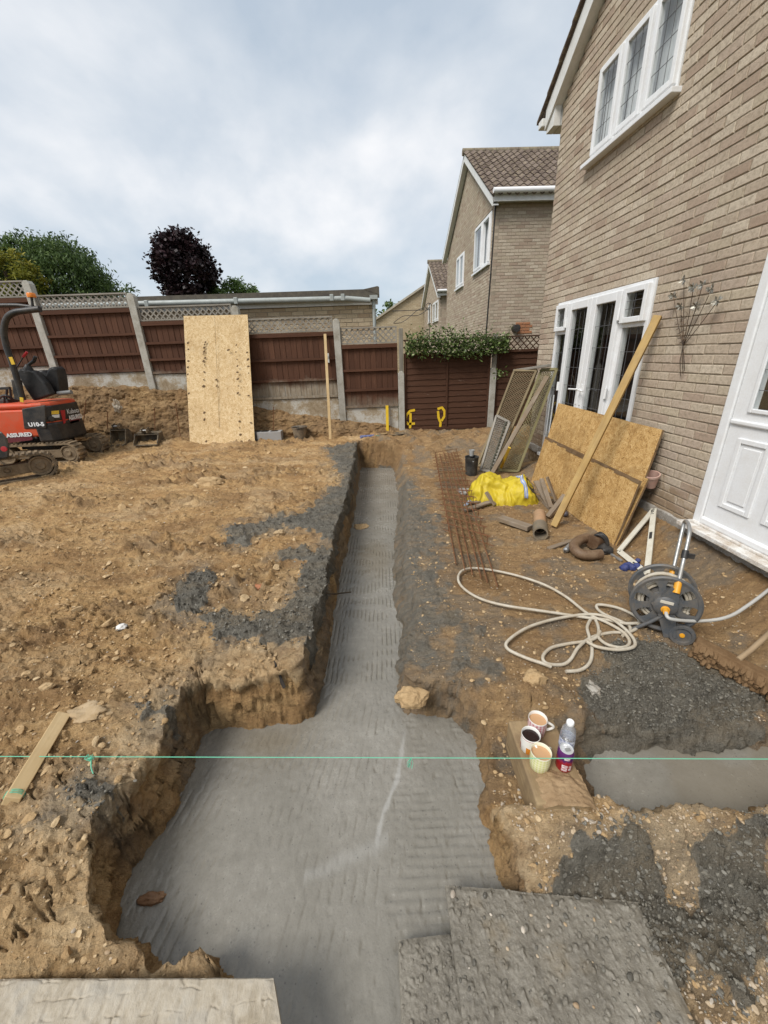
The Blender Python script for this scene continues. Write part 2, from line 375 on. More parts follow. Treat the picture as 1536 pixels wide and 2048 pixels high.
# relief
n_big = fbm(PX * .9, PY * 1.4, 2.2, 3); n_mid = fbm(PX * 3.0, PY * 5.0, 5.1, 4); n_str = fbm(PX * 5.0 + PY * 1.5, PY * 15.0, 9.4, 4); n_fin = fbm(PX * 22, PY * 26, 7.7, 4, .6)
chunk = np.maximum(0, fbm(PX * 9, PY * 12, 1.9, 4, .55) - .12)
flake = 1 - 2 * np.abs(fbm(PX * 8 + 2 * n_mid, PY * 16, 15.7, 4, .6))
churn = sstep(-.1, .35, fbm(PX * 1.1 + 3, PY * 1.6, 11.2, 3)) * plate * sstep(1.6, 2.6, PY)
lump = np.maximum(0, fbm(PX * 17, PY * 22, 3.9, 4, .6)) * .042 + np.maximum(0, fbm(PX * 55, PY * 55, 6.1, 2)) * .010
amp = np.where(plate > 0, 1.0, .55)
rel = amp * (.030 * n_big + .022 * n_mid + .020 * n_str * (.6 + churn) + .012 * n_fin + .060 * chunk * (.6 + 1.1 * churn) + .016 * flake * (.5 + churn))
rel = rel * (1 - .45 * splat) + splat * (.012 + lump + .016 * np.maximum(0, n_mid) + .02 * np.maximum(0, fbm(PX * 11, PY * 13, 23.3, 4, .6)))
# blocky broken crust on the near left, deep cracks
cell = np.abs(fbm(PX * 3.2, PY * 4.2, 12.7, 4)); crack = sstep(.035, .0, cell) * plate * (PY < 2.6)
rel -= .045 * crack * sstep(-.3, .2, n_mid); rel += .03 * np.maximum(0, fbm(PX * 6, PY * 7, 33.3, 4, .55) - .1) * plate * (PY < 1.9)
mound = .10 * np.maximum(0, fbm(PX * 3.5, PY * 5, 2.9, 4) + .25) * sstep(6.2, 7.0, PY) * (PX > .1)
rel += mound
top = H + rel * sstep(.35, 1.0, s)
floor = CZ - .10
edge_round = s ** .8
Zr = np.where(D <= 0, floor, floor + (top - floor) * np.clip(edge_round * 1.12, 0, 1) * 1.0)
Zr = np.where(D >= BW, top, Zr)
# rough cut faces: push the wall in and out, undercut below the crust
wallm = (D > 0) & (D < BW * 1.4)
wz = Zr * 20
push = (.042 * fbm(PX * 6, PY * 6, wz, 3, .55) + .020 * fbm(PX * 15, PY * 15, wz * 1.1, 2) + .018 * np.sin(s * 3.1) + .030 * np.floor(2.6 * fbm(PX * 4.0, PY * 4.0, wz * .9, 2)) / 2.6) * np.sin(np.clip(s, 0, 1) * 3.14) * np.where(plate > 0, 1, .8)
PX = PX + G[:, 0] * push * wallm; PY = PY + G[:, 1] * push * wallm
co = np.stack([PX, PY, Zr], 1)
# tear apart from a height-field: rough normals on the flat too
co[:, 0] += .006 * fbm(X0 * 30, Y0 * 30, 21.0, 2); co[:, 1] += .010 * fbm(X0 * 24, Y0 * 24, 31.0, 2)
idx = np.arange(NR * NC).reshape(NR, NC)
quads = np.stack([idx[:-1, :-1], idx[:-1, 1:], idx[1:, 1:], idx[1:, :-1]], -1).reshape(-1, 4)
def grid_mesh(name, co, quads, mat, attrs, smooth=True):
    me = bpy.data.meshes.new(name)
    me.vertices.add(len(co)); me.vertices.foreach_set('co', co.astype(np.float32).ravel())
    me.loops.add(quads.size); me.loops.foreach_set('vertex_index', quads.astype(np.int32).ravel())
    me.polygons.add(len(quads)); me.polygons.foreach_set('loop_start', np.arange(0, quads.size, 4, dtype=np.int32))
    me.polygons.foreach_set('loop_total', np.full(len(quads), 4, dtype=np.int32))
    me.polygons.foreach_set('use_smooth', np.full(len(quads), smooth))
    for k, v in attrs.items():
        a = me.attributes.new(k, 'FLOAT', 'POINT'); a.data.foreach_set('value', v.astype(np.float32))
    me.update(calc_edges=True); me.validate(); me.materials.append(mat)
    o = bpy.data.objects.new(name, me); COL.objects.link(o); W[o] = Vector((0, 0, 0)); return o
# ---- soil material
def m_soil(name, bank=False):
    t = NT(name); c = t.coord('pos'); cs = t.coord('pos', (1, 2.6, 1.6))
    a = t.noise(cs, 1.7, 6, .62, .4); b = t.noise(cs, 7, 8, .7, .6); f = t.noise(c, 70, 5, .7); v = t.voro(c, 26)
    col = t.ramp(t.mix(.45, a, b), [(.32, (.22, .125, .052)), (.44, (.38, .228, .098)), (.54, (.48, .308, .140)), (.66, (.575, .395, .20)), (.78, (.65, .50, .31))])
    col = t.mix(t.ramp(f, [(.30, .55), (.50, 0)]), col, (.20, .12, .055))
    col = t.mix(t.ramp(f, [(.60, 0), (.74, .55)]), col, (.62, .50, .34))
    b3 = t.noise(t.coord('pos', (1, 2.2, 1.4)), 24, 5, .7, .8); col = t.mix(t.ramp(b3, [(.33, .6), (.46, 0)]), col, (.155, .092, .042))
    damp = t.attr('damp'); col = t.mix(t.math('MULTIPLY', damp, t.ramp(b, [(.30, 1), (.72, .35)]), True), col, (.215, .142, .078))
    dk = t.noise(t.coord('pos', (1, 2.4, 1)), .9, 5, .65, .5); col = t.mix(t.ramp(dk, [(.48, 0), (.63, .75)]), col, (.23, .135, .060))
    r = .86
    if not bank:
        col = t.mix(t.math('MULTIPLY', t.attr('dry'), t.ramp(b, [(.38, .25), (.62, .95)])), col, (.60, .455, .28))
        film = t.math('MULTIPLY', t.attr('film'), t.ramp(b, [(.35, 1.2), (.70, .5)]), True); col = t.mix(film, col, (.165, .150, .122))
        b2 = t.noise(c, 19, 5, .65); sp = t.ramp(t.math('ADD', t.attr('splat'), t.math('MULTIPLY', t.math('SUBTRACT', t.mix(.5, b, b2), .5), 1.7)), [(.38, 0), (.60, 1)])
        cc = t.ramp(t.mix(.5, b, f), [(.33, (.070, .064, .053)), (.52, (.145, .133, .108)), (.70, (.22, .205, .17))])
        cc = t.mix(t.ramp(a, [(.45, 0), (.62, .45)]), cc, (.24, .19, .125)); cc = t.mix(t.ramp(t.voro(c, 60, out='Distance'), [(.10, .5), (.22, 0)]), cc, (.22, .19, .15))
        col = t.mix(sp, col, cc); r = t.mix(sp, .88, .42)
    cw = t.node('ShaderNodeVectorMath', operation='ADD'); nz = t.node('ShaderNodeTexNoise'); nz.inputs['Scale'].default_value = 9; nz.inputs['Detail'].default_value = 4; t.link(c, nz.inputs['Vector']); vm_ = t.node('ShaderNodeVectorMath', operation='SCALE'); vm_.inputs['Scale'].default_value = .16; t.link(nz.outputs['Color'], vm_.inputs[0]); t.link(t.coord('pos', (1, 1, 1.9)), cw.inputs[0]); t.link(vm_.outputs[0], cw.inputs[1])
    crk = t.voro(cw.outputs[0], 5, 'DISTANCE_TO_EDGE'); ck = t.mix(t.ramp(a, [(.42, 0), (.6, .8)]), 1.0, t.ramp(crk, [(.0, 0), (.022, 1)]))
    nb = t.bump(t.mix(t.attr('wall'), 1.0, ck), .9, .02); nb = t.bump(b, 1.0, .04, nb); nb = t.bump(f, 1.0, .014, nb); nb = t.bump(t.noise(c, 260, 3, .6), .5, .003, nb)
    return t.out(col, r, nb, .35)
M_SOIL = m_soil('soil')
damp = np.clip(.75 * (plate < .5) + .9 * churn * sstep(-.2, .3, n_mid) - .5 * (PY < 1.1) * (PX > .3) + .25 * sstep(-.02, -.3, Zr) * wallm, 0, 1)
damp = np.where((PX > .25) & (PY < 1.1), .1, damp)
dry = np.clip(sstep(.55, .0, D) * sstep(3.0, 1.9, PY) * plate * .75 + .40 * sstep(.1, .4, fbm(PX * 1.3, PY * 2.2, 27.1, 4)) * plate + .9 * (PX > .42) * (PY < 1.08) * sstep(-.8, .0, fbm(PX * 3, PY * 3, 8.1, 3)), 0, 1) * (D > BW * .7)
splat = np.where((D < BW * .55) & (plate > 0), splat * .2, splat)
ground = grid_mesh('ground', co, quads, M_SOIL, {'splat': splat, 'film': film, 'damp': damp, 'dry': dry, 'wall': (wallm & (s < .9)) * plate}); struct(ground)
GCO = co; GD = D; GS = splat0
# wide earth and lawn beyond, one sheet to the horizon
t = NT('far_earth'); M_FAR = t.out(t.ramp(t.noise(t.coord('pos'), 3, 5), [(.35, (.06, .08, .025)), (.65, (.12, .12, .05))]), .9)
b = MB(); b.add([(-400, -400, -.75), (400, -400, -.75), (400, 900, -.75), (-400, 900, -.75)], [(0, 1, 2, 3)]); struct(b.build('terrain', M_FAR, origin=(0, 0, -.75)))
# ---- wet concrete in the trench
CR, CC2 = 640, 560
cy = -.35 + 7.75 * (np.linspace(0, 1, CR) ** 1.5); cs_ = np.linspace(-1, 1, CC2)
cl = np.interp(cy, [-.35, 1.75, 1.95, 7.4], [-1.25, -1.25, -.75, -.30]); crr = np.interp(cy, [-.35, 1.75, 1.95, 7.4], [.75, .75, .40, .75])
CY, CS = np.meshgrid(cy, cs_, indexing='ij'); CX = cl[:, None] + (crr - cl)[:, None] * (CS + 1) / 2
cx, cyy = CX.ravel(), CY.ravel()
wv = .005 * fbm(cx * 3, cyy * 3, 1.1, 3)
narrow = sstep(1.75, 2.0, cyy); rightw = sstep(-.12, .10, cx - .1 * (cyy - 1)) * (1 - narrow); leftw = (1 - rightw) * (1 - narrow)
uN = cx - .05 * (cyy - 2) + wv; uL = cx * .93 - .37 * cyy * .55 + wv; uR = cyy + .05 * cx + wv
rid = lambda u, p: (np.abs(((u / p) % 1) - .5) * 2) ** 1.5
brk = lambda k: sstep(-.15, .25, fbm(cx * (9 if k else 4), cyy * (4 if k else 9), 3.3 + k, 3))
zc = CZ + narrow * (-.006) * (1 - rid(uN, .034)) ** 5 * brk(0) * 1.1 + leftw * (-.0045) * .9 * (1 - rid(uL, .042)) ** 5 * brk(0) * sstep(.55, .8, cyy) + rightw * (-.007) * 1.2 * (1 - rid(uR, .036)) ** 5 * brk(1)
zc = zc + .004 * fbm(cx * 2.2, cyy * 2.2, 7, 3) + .0016 * fbm(cx * 35, cyy * 35, 4.4, 3) - .003 * np.maximum(0, fbm(cx * 30, cyy * 30, 14.4, 2) - .42) * 3
str_d = np.abs(cx - np.interp(cyy, [1.0, 1.15, 1.3, 1.55], [-.06, -.02, .06, .12])); streak = sstep(.018, .003, str_d + .008 * fbm(cx * 12, cyy * 12, 2, 3)) * sstep(.95, 1.08, cyy) * sstep(1.62, 1.45, cyy)
str2 = sstep(.05, .0, np.abs(cyy - (.98 + .35 * (cx + .2)) + .02 * fbm(cx * 6, cyy * 6, 5, 3))) * .45 * (cx > -.35) * (cx < .0)
mudc = sstep(.55, .2, np.hypot((cx - .0) * 2, cyy - 3.6)) * .6 + sstep(.30, .0, cyy - 1.45 + .0 * cx) * 0 + sstep(.25, .05, np.hypot(cx + .62, (cyy - 1.55) * 2)) * .5
cidx = np.arange(CR * CC2).reshape(CR, CC2); cq = np.stack([cidx[:-1, :-1], cidx[:-1, 1:], cidx[1:, 1:], cidx[1:, :-1]], -1).reshape(-1, 4)
t = NT('wet_concrete'); c = t.coord('pos'); a = t.noise(c, 2.3, 5, .6); b = t.noise(c, 22, 6, .65); f = t.noise(c, 120, 4, .6)
col = t.ramp(t.mix(.45, a, b), [(.34, (.175, .163, .137)), (.5, (.225, .211, .181)), (.66, (.27, .256, .224))])
col = t.mix(t.ramp(f, [(.30, .35), (.44, 0)]), col, (.10, .095, .085))
wetp = t.noise(c, 1.4, 4, .6); col = t.mix(t.ramp(wetp, [(.42, .35), (.6, 0)]), col, (.15, .14, .115)); col = t.mix(t.math('MULTIPLY', t.attr('streak'), .6), col, (.36, .355, .335)); col = t.mix(t.attr('mud'), col, (.17, .145, .105))
col = t.mix(t.ramp(t.voro(c, 34), [(.07, .55), (.13, 0)]), col, (.075, .07, .062))
rgh = t.ramp(t.mix(.5, a, b), [(.36, .09), (.66, .34)]); rgh = t.mix(t.attr('streak'), rgh, .12)
nb = t.bump(b, .30, .006); nb = t.bump(f, .45, .003, nb)
M_CONC = t.out(col, rgh, nb, .5)
conc = grid_mesh('trench_concrete', np.stack([cx, cyy, zc], 1), cq, M_CONC, {'streak': np.maximum(streak, str2), 'mud': np.clip(mudc, 0, 1)}); struct(conc)
pn = 120; px_, py_ = np.meshgrid(np.linspace(.85, 2.64, pn), np.linspace(.95, 1.55, 50)); px_, py_ = px_.ravel(), py_.ravel()
pz = CZ + .004 * fbm(px_ * 2, py_ * 2, 3, 2); ci = np.arange(pn * 50).reshape(50, pn)
pmud = sstep(-.1, .25, fbm(px_ * 1.6, py_ * 2.4, 8.8, 3) + .5 * (px_ - 1.5)) * .55
t2 = grid_mesh('pool_concrete', np.stack([px_, py_, pz], 1), np.stack([ci[:-1, :-1], ci[:-1, 1:], ci[1:, 1:], ci[1:, :-1]], -1).reshape(-1, 4), M_CONC, {'streak': np.zeros(len(pz)), 'mud': pmud}); struct(t2)
# ---- loose stones, clods and concrete crumbs lying on the ground (uncountable)
def scatter(name, n, mask, size, mat, sub, flat=.7, jit=.28, sink=.25, lab=None, pw=1.0, spread=0):
    w = np.where(mask & (GD > BW), 1.0, 0) * (1.0 / (.35 + np.maximum(GCO[:, 1], .3)) ** pw) * 1.0
    if w.sum() == 0: return
    # grid cells shrink towards the camera: weight by cell area so density is even, then favour the near part
    w = w * (np.maximum(Y0, -.3) + 1.05) * (np.maximum(Y0 + .4, .1)) ** .36
    k = RNG.choice(len(w), n, p=w / w.sum()); k_old = k; iv, jf = ICO[sub]; iv = np.array([tuple(q) for q in iv]); jf = np.array(jf)
    m = len(iv); r = size[0] * (size[1] / size[0]) ** (RNG.random(n) ** 2.2)
    U_ = np.repeat(iv[None], n, 0) * (1 + RNG.uniform(-.08, .08, (n, m, 1)))
    for _ in range(5):                                       # cut facets so that no two lumps are alike
        nn = RNG.normal(size=(n, 1, 3)); nn /= np.linalg.norm(nn, axis=2, keepdims=True); ex_ = np.maximum(0, (U_ * nn).sum(2, keepdims=True) - RNG.uniform(.35, .85, (n, 1, 1)) * (1 if jit > .2 else 1.15)); U_ = U_ - ex_ * nn
    V = U_ * np.stack([r * RNG.uniform(.8, 1.5, n), r * RNG.uniform(.7, 1.1, n), r * RNG.uniform(flat * .7, flat * 1.2, n)], 1)[:, None]
    th = RNG.random(n) * 6.28; tl = RNG.normal(0, .35, n)
    ct, st, c2, s2 = np.cos(th)[:, None], np.sin(th)[:, None], np.cos(tl)[:, None], np.sin(tl)[:, None]
    x, y, z = V[..., 0], V[..., 1], V[..., 2]; y, z = y * c2 - z * s2, y * s2 + z * c2; x, y = x * ct - y * st, x * st + y * ct
    if spread: rr_, cc_ = k // NC, k % NC; k = np.clip(rr_ + np.rint(RNG.normal(0, spread, n)).astype(int), 0, NR - 1) * NC + np.clip(cc_ + np.rint(RNG.normal(0, spread, n)).astype(int), 0, NC - 1); k = np.where(GD[k] > BW * .8, k, k_old)
    base = GCO[k]; V = np.stack([x + base[:, :1], y + base[:, 1:2], z + base[:, 2:3] + (r * flat * (1 - 2 * sink))[:, None]], -1).reshape(-1, 3)
    F = (jf[None] + (np.arange(n) * m)[:, None, None]).reshape(-1, 3)
    me = bpy.data.meshes.new(name); me.vertices.add(len(V)); me.vertices.foreach_set('co', V.astype(np.float32).ravel())
    me.loops.add(F.size); me.loops.foreach_set('vertex_index', F.astype(np.int32).ravel()); me.polygons.add(len(F))
    me.polygons.foreach_set('loop_start', np.arange(0, F.size, 3, dtype=np.int32)); me.polygons.foreach_set('loop_total', np.full(len(F), 3, dtype=np.int32))
    me.polygons.foreach_set('use_smooth', np.full(len(F), False))
    a = me.attributes.new('tint', 'FLOAT', 'POINT'); a.data.foreach_set('value', np.repeat(RNG.random(n), m).astype(np.float32))
    me.update(calc_edges=True); me.materials.append(mat)
    o = bpy.data.objects.new(name, me); COL.objects.link(o); o['kind'] = 'stuff'
    if lab: o['label'], o['category'] = lab
    return o
t = NT('clod'); c = t.coord('pos'); f = t.noise(c, 60, 5, .7)
M_CLOD = t.out(t.mix(t.ramp(f, [(.3, 0), (.7, 1)]), t.ramp(t.attr('tint'), [(0, (.30, .19, .09)), (.35, (.44, .30, .155)), (.7, (.54, .395, .225)), (1, (.62, .49, .31))]), (.40, .27, .14)), .9, t.bump(f, .9, .012), .25)
t = NT('pebble'); c = t.coord('pos'); f = t.noise(c, 40, 4, .6)
M_STONE = t.out(t.mix(t.math('MULTIPLY', f, .5), t.ramp(t.attr('tint'), [(0, (.30, .21, .13)), (.35, (.40, .30, .19)), (.7, (.48, .39, .28)), (.88, (.34, .31, .27)), (1, (.60, .55, .48))]), (.30, .22, .13)), .6, t.bump(f, .3, .005), .4)
t = NT('concrete_crumb'); c = t.coord('pos'); f = t.noise(c, 90, 4, .6)
M_CRUMB = t.out(t.ramp(t.mix(.5, t.attr('tint'), f), [(.25, (.075, .069, .056)), (.55, (.13, .12, .098)), (.8, (.20, .185, .15))]), t.ramp(f, [(.35, .3), (.65, .6)]), t.bump(f, .5, .006), .5)
lft = (GCO[:, 0] < np.interp(GCO[:, 1], [1.7, 7], [-.1, .15])) & (GS < .4); rgt = (~(GCO[:, 0] < np.interp(GCO[:, 1], [1.7, 7], [-.1, .15]))) & (GS < .4)
inside = (GCO[:, 0] < 2.62) & (GCO[:, 1] > .3)
scatter('soil_clods', 30000, lft & inside, (.0025, .010), M_CLOD, 0, .7, .32, .3, ('small crumbs of dry soil scattered over the dug ground left of the trench', 'soil clods'), .8)
scatter('soil_clods', 5500, lft & inside, (.006, .022), M_CLOD, 1, .6, .32, .3, ('loose brown soil clods lying over the dug ground left of the trench', 'soil clods'), 1.0)
scatter('soil_clods', 4200, rgt & inside, (.003, .016), M_CLOD, 1, .6, .32, .35, ('loose damp soil crumbs over the trodden ground right of the trench', 'soil clods'), 1.0)
near_r = rgt & inside & (GCO[:, 1] < 1.15)
scatter('soil_clods', 320, lft & inside, (.022, .055), M_CLOD, 2, .6, .3, .42, ('larger broken clods of clay lying over the ground left of the trench', 'soil clods'), .9)
scatter('gravel', 4200, lft & inside, (.002, .009), M_STONE, 1, .65, .15, .3, ('small pale stones strewn over the dug ground left of the trench', 'gravel'), 1.2)
scatter('gravel', 4500, rgt & inside, (.002, .007), M_STONE, 1, .65, .15, .35, ('small pale stones trodden into the ground right of the trench', 'gravel'), 1.0)
scatter('gravel', 3000, near_r, (.0018, .010), M_STONE, 1, .7, .15, .3, ('pale gravel on the soil bank beside the plank and pool', 'gravel'), 0.3)
scatter('concrete_crumbs', 9000, (GS > .62) & inside, (.003, .011), M_CRUMB, 1, .75, .25, .35, ('dark grey crumbs of spilt concrete beside the trench', 'concrete crumbs'), .9, 4)
# ================================================================ BUILDINGS
t = NT('brick'); c = t.coord('pos'); n = t.noise(c, 38, 6, .7); g = t.noise(c, 170, 3, .6); big = t.noise(c, 1.1, 3)
col = t.ramp(t.attr('tint'), [(.0, (.35, .26, .195)), (.12, (.42, .325, .25)), (.30, (.47, .385, .295)), (.48, (.48, .405, .30)), (.62, (.44, .35, .275)), (.82, (.51, .43, .33)), (1, (.57, .49, .385))])
col = t.mix(t.ramp(n, [(.34, .6), (.55, 0)]), col, (.24, .19, .14)); col = t.mix(t.ramp(g, [(.62, 0), (.75, .5)]), col, (.50, .43, .33))
col = t.mix(t.ramp(t.voro(c, 48), [(.05, .75), (.10, 0)]), col, (.10, .075, .055)); col = t.mix(t.ramp(big, [(.35, .22), (.6, 0)]), col, (.27, .22, .165))
zs_ = t.node('ShaderNodeSeparateXYZ'); t.link(t.node('ShaderNodeNewGeometry').outputs['Position'], zs_.inputs[0]); zm = t.node('ShaderNodeMapRange'); zm.inputs['From Min'].default_value = .62; zm.inputs['From Max'].default_value = .16; t.link(zs_.outputs[2], zm.inputs['Value'])
splash = t.ramp(t.math('ADD', t.math('MULTIPLY', zm.outputs[0], .30), t.noise(c, 11, 6, .7)), [(.60, 0), (.76, .75)]); col = t.mix(splash, col, (.27, .19, .115))
M_BRICK = t.out(col, .9, t.bump(g, .5, .004, t.bump(n, .5, .006)), .2)
t = NT('garage_brick'); c = t.coord('pos'); n = t.noise(c, 30, 5, .7)
M_GBRICK = t.out(t.mix(t.ramp(n, [(.35, .5), (.6, 0)]), t.ramp(t.attr('tint'), [(0, (.42, .31, .20)), (.5, (.52, .42, .28)), (1, (.60, .49, .34))]), (.34, .26, .17)), .9, t.bump(n, .4, .005), .2)
t = NT('mortar'); c = t.coord('pos'); n = t.noise(c, 50, 5, .7)
M_MORTAR = t.out(t.ramp(n, [(.3, (.24, .195, .145)), (.7, (.38, .325, .25))]), .95, t.bump(n, .6, .005), .1)
t = NT('muddy_brick'); c = t.coord('pos'); n = t.noise(c, 9, 6, .7)
M_MUDBRICK = t.out(t.ramp(n, [(.3, (.10, .065, .035)), (.5, (.20, .14, .08)), (.7, (.30, .23, .155))]), .9, t.bump(n, .8, .02), .2)
t = NT('cement'); c = t.coord('pos'); n = t.noise(c, 8, 6, .7); f = t.noise(c, 60, 4, .7)
M_CEMENT = t.out(t.mix(t.ramp(f, [(.56, 0), (.68, .8)]), t.ramp(n, [(.3, (.20, .175, .14)), (.5, (.31, .285, .25)), (.72, (.42, .40, .36))]), (.62, .61, .58)), .85, t.bump(f, .6, .006), .2)
M_WHITE = dirty('white_upvc', (.78, .79, .80), (.45, .38, .28), .16, .28, 9, .5)
M_WHITEP = dirty('white_trim', (.72, .72, .70), (.40, .38, .33), .35, .45, 4, .4)
t = NT('glass'); fr = t.node('ShaderNodeLayerWeight'); fr.inputs[0].default_value = .5
gl = t.node('ShaderNodeBsdfGlossy'); gl.inputs['Roughness'].default_value = .015; tr = t.node('ShaderNodeBsdfTransparent'); tr.inputs[0].default_value = (.86, .88, .87, 1)
ms = t.node('ShaderNodeMixShader'); fr2 = t.math('ADD', t.math('MULTIPLY', t.math('POWER', fr.outputs['Facing'], 4.0), .85), .10, True)
t.link(fr2, ms.inputs[0]).link(tr.outputs[0], ms.inputs[1]).link(gl.outputs[0], ms.inputs[2]).link(ms.outputs[0], t.n['Material Output'].inputs[0]); M_GLASS = t.m
M_LEAD = dirty('lead_came', (.10, .10, .105), (.2, .2, .2), .2, .5, 20)
t = NT('net_curtain'); w = t.noise(t.coord('pos', (1, 28, 1.2)), 3, 4, .6); M_NET = t.out(t.ramp(w, [(.3, (.62, .63, .65)), (.7, (.86, .87, .88))]), .9, t.bump(w, .6, .02), .1)
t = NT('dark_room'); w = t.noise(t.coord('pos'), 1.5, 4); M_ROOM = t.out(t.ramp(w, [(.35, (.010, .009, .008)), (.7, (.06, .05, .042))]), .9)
t = NT('tile'); c = t.coord('pos'); n = t.noise(c, 14, 6, .7); f = t.noise(c, 70, 4, .7)
col = t.mix(t.attr('tint'), (.085, .062, .052), (.16, .125, .105)); col = t.mix(t.ramp(n, [(.48, 0), (.66, .75)]), col, (.28, .23, .15)); col = t.mix(t.ramp(f, [(.63, 0), (.72, .6)]), col, (.42, .38, .28))
M_TILE = t.out(col, .9, t.bump(f, .6, .008), .2)
M_BLACK = dirty('black_plastic', (.018, .018, .019), (.12, .10, .08), .35, .45, 12)
M_GUTTER = dirty('grey_gutter', (.36, .39, .38), (.16, .16, .13), .35, .4, 8)

def rows(u0, u1, z0, z1, holes, off, L, gap=.0095, Hc=.0725, clip=None):
    """brick rectangles of a stretcher-bond wall: (row index, ua, ub, za, zb)"""
    out = []; segs = []; r = 0; z = z0
    while z + .02 < z1:
        zt = min(z + Hc, z1); lo, hi = u0, u1
        if clip: lo, hi = clip(z, zt, lo, hi)
        iv = [(lo, hi)] if hi - lo > .02 else []
        for a, b, c, d in holes:
            if zt > c + .015 and z < d - .015: iv = [q for (p, q2) in iv for q in ((p, min(q2, a)), (max(p, b), q2)) if q[1] - q[0] > .015]
        for p, q in iv:
            segs.append((p, q, z, zt)); k = math.floor((p - off - (r % 2) * L / 2) / L)
            while True:
                a = off + (r % 2) * L / 2 + k * L; b = a + L; k += 1
                if a >= q: break
                aa, bb = max(a, p), min(b, q)
                if bb - aa > .03: out.append((aa, bb, z, zt))
        z += Hc; r += 1
    return out, segs
VAR = {}
def brick_variants(axis_u, nrm, l, h, mat, key):
    if key in VAR: return VAR[key]
    ms = []
    for i in range(28):
        b = MB(); brick_geo(b, Vector((0, 0, 0)), axis_u, nrm, l, h, (i + .5) / 28); o = b.build('brick', mat, origin=(0, 0, 0)); ms.append(o.data); COL.objects.unlink(o); W.pop(o); bpy.data.objects.remove(o)
    VAR[key] = ms; return ms
def brick_geo(b, c, u, n, l, h, tint, j=.0016):
    """front face with a worn arris, and four sides; centre of the front face at c"""
    z = Vector((0, 0, 1)); r = lambda: random.uniform(-j, j); ch = .004; pr = random.uniform(-.0015, .003)
    out = []
    for su, sz in ((-1, -1), (1, -1), (1, 1), (-1, 1)):
        out.append((c + u * (su * (l / 2 - ch) + r()) + z * (sz * (h / 2 - ch) + r()) + n * pr))
    for su, sz in ((-1, -1), (1, -1), (1, 1), (-1, 1)):
        out.append((c + u * (su * l / 2 + r()) + z * (sz * h / 2 + r()) + n * (pr - ch)))
    for su, sz in ((-1, -1), (1, -1), (1, 1), (-1, 1)):
        out.append((c + u * (su * l / 2) + z * (sz * h / 2) - n * .03))
    fs = [(0, 1, 2, 3)] + [(4 + i, 4 + (i + 1) % 4, (i + 1) % 4, i) for i in range(4)] + [(8 + i, 8 + (i + 1) % 4, 4 + (i + 1) % 4, 4 + i) for i in range(4)]
    if u.cross(z).dot(n) < 0: fs = [f[::-1] for f in fs]
    b.add(out, fs, None, tint)
def brick_wall(parent, P0, u, n, lists, segs, mat, mort, key, singles, L, Hc=.0725, thick=.10, gap=.0095, part='brickwork', seen=None):
    """P0 + u*a + z: mortar bed and bricks; the SINGLES that show largest are bricks of their own, the rest one mesh"""
    z = Vector((0, 0, 1)); mb = MB()
    R = Matrix((u, n, z)).transposed()
    for p, q, za, zb in segs: mb.box(P0 + u * ((p + q) / 2) + z * ((za + zb) / 2) - n * (.0055 + thick / 2), (q - p, thick, zb - za), R)
    mb.build('mortar_bed', mort, parent)
    sc = []
    for k, (a, b_, za, zb) in enumerate(lists):
        c = P0 + u * ((a + b_) / 2) + z * ((za + zb) / 2); x, y, d = proj(c)
        vis = d > 0 and -10 < x < 1546 and -10 < y < 2058 and (seen is None or seen(x, y))
        full = (b_ - a) > L * .9 and zb - za > Hc * .9
        sc.append((-(1 / max(d, .1)) * (b_ - a) * abs((CAM_V - c).normalized().dot(n)) if (vis and full) else 0, k))
    sc.sort(); own = {k for s_, k in sc[:singles] if s_ < 0}
    rest = MB(); vm = brick_variants(u, n, L - gap, Hc - gap, mat, key) if singles else None
    for k, (a, b_, za, zb) in enumerate(lists):
        c = P0 + u * ((a + b_) / 2) + z * ((za + zb) / 2)
        if k in own: inst(random.choice(vm), 'brick', parent, c + n * random.uniform(-.001, .0015))
        else: brick_geo(rest, c, u, n, b_ - a - gap, zb - za - gap, random.random())
    if rest.v: rest.build(part, mat, parent, kind='stuff')
CAM_V = Vector(CAM)
def fbox(b, F, x0, x1, y0, y1, z0, z1, tint=None):
    return b.box(F @ Vector(((x0 + x1) / 2, (y0 + y1) / 2, (z0 + z1) / 2)), (abs(x1 - x0), abs(y1 - y0), abs(z1 - z0)), F.to_3x3(), tint)
def ring(b, F, x0, x1, y0, y1, w, z0, z1):
    """rectangular frame of four butted members"""
    fbox(b, F, x0, x0 + w, y0, y1, z0, z1); fbox(b, F, x1 - w, x1, y0, y1, z0, z1); fbox(b, F, x0 + w, x1 - w, y0, y0 + w, z0, z1); fbox(b, F, x0 + w, x1 - w, y1 - w, y1, z0, z1)
def pane(F, x0, x1, y0, y1, z, parent):
    b = MB(); b.add([F @ Vector(q) for q in ((x0, y0, z), (x1, y0, z), (x1, y1, z), (x0, y1, z))], [(0, 1, 2, 3)]); return b.build('pane', M_GLASS, parent)
def leading(F, x0, x1, y0, y1, z, nx, ny, parent, w=.0042):
    b = MB()
    for i in range(1, nx): x = x0 + (x1 - x0) * i / nx; fbox(b, F, x - w / 2, x + w / 2, y0, y1, z + .0005, z + .003)
    for i in range(1, ny): y = y0 + (y1 - y0) * i / ny; fbox(b, F, x0, x1, y - w / 2, y + w / 2, z + .001, z + .0035)
    return b.build('leading', M_LEAD, parent)
def sash(F, x0, x1, y0, y1, parent, z=.035, lead=None, name='sash', mat=None):
    b = MB(); ring(b, F, x0, x1, y0, y1, .052, z - .055, z); o = b.build(name, mat or M_WHITE, parent, bevel=.006)
    pane(F, x0 + .045, x1 - .045, y0 + .045, y1 - .045, z - .02, o)
    if lead: leading(F, x0 + .052, x1 - .052, y0 + .052, y1 - .052, z - .02, lead[0], lead[1], o)
    return o
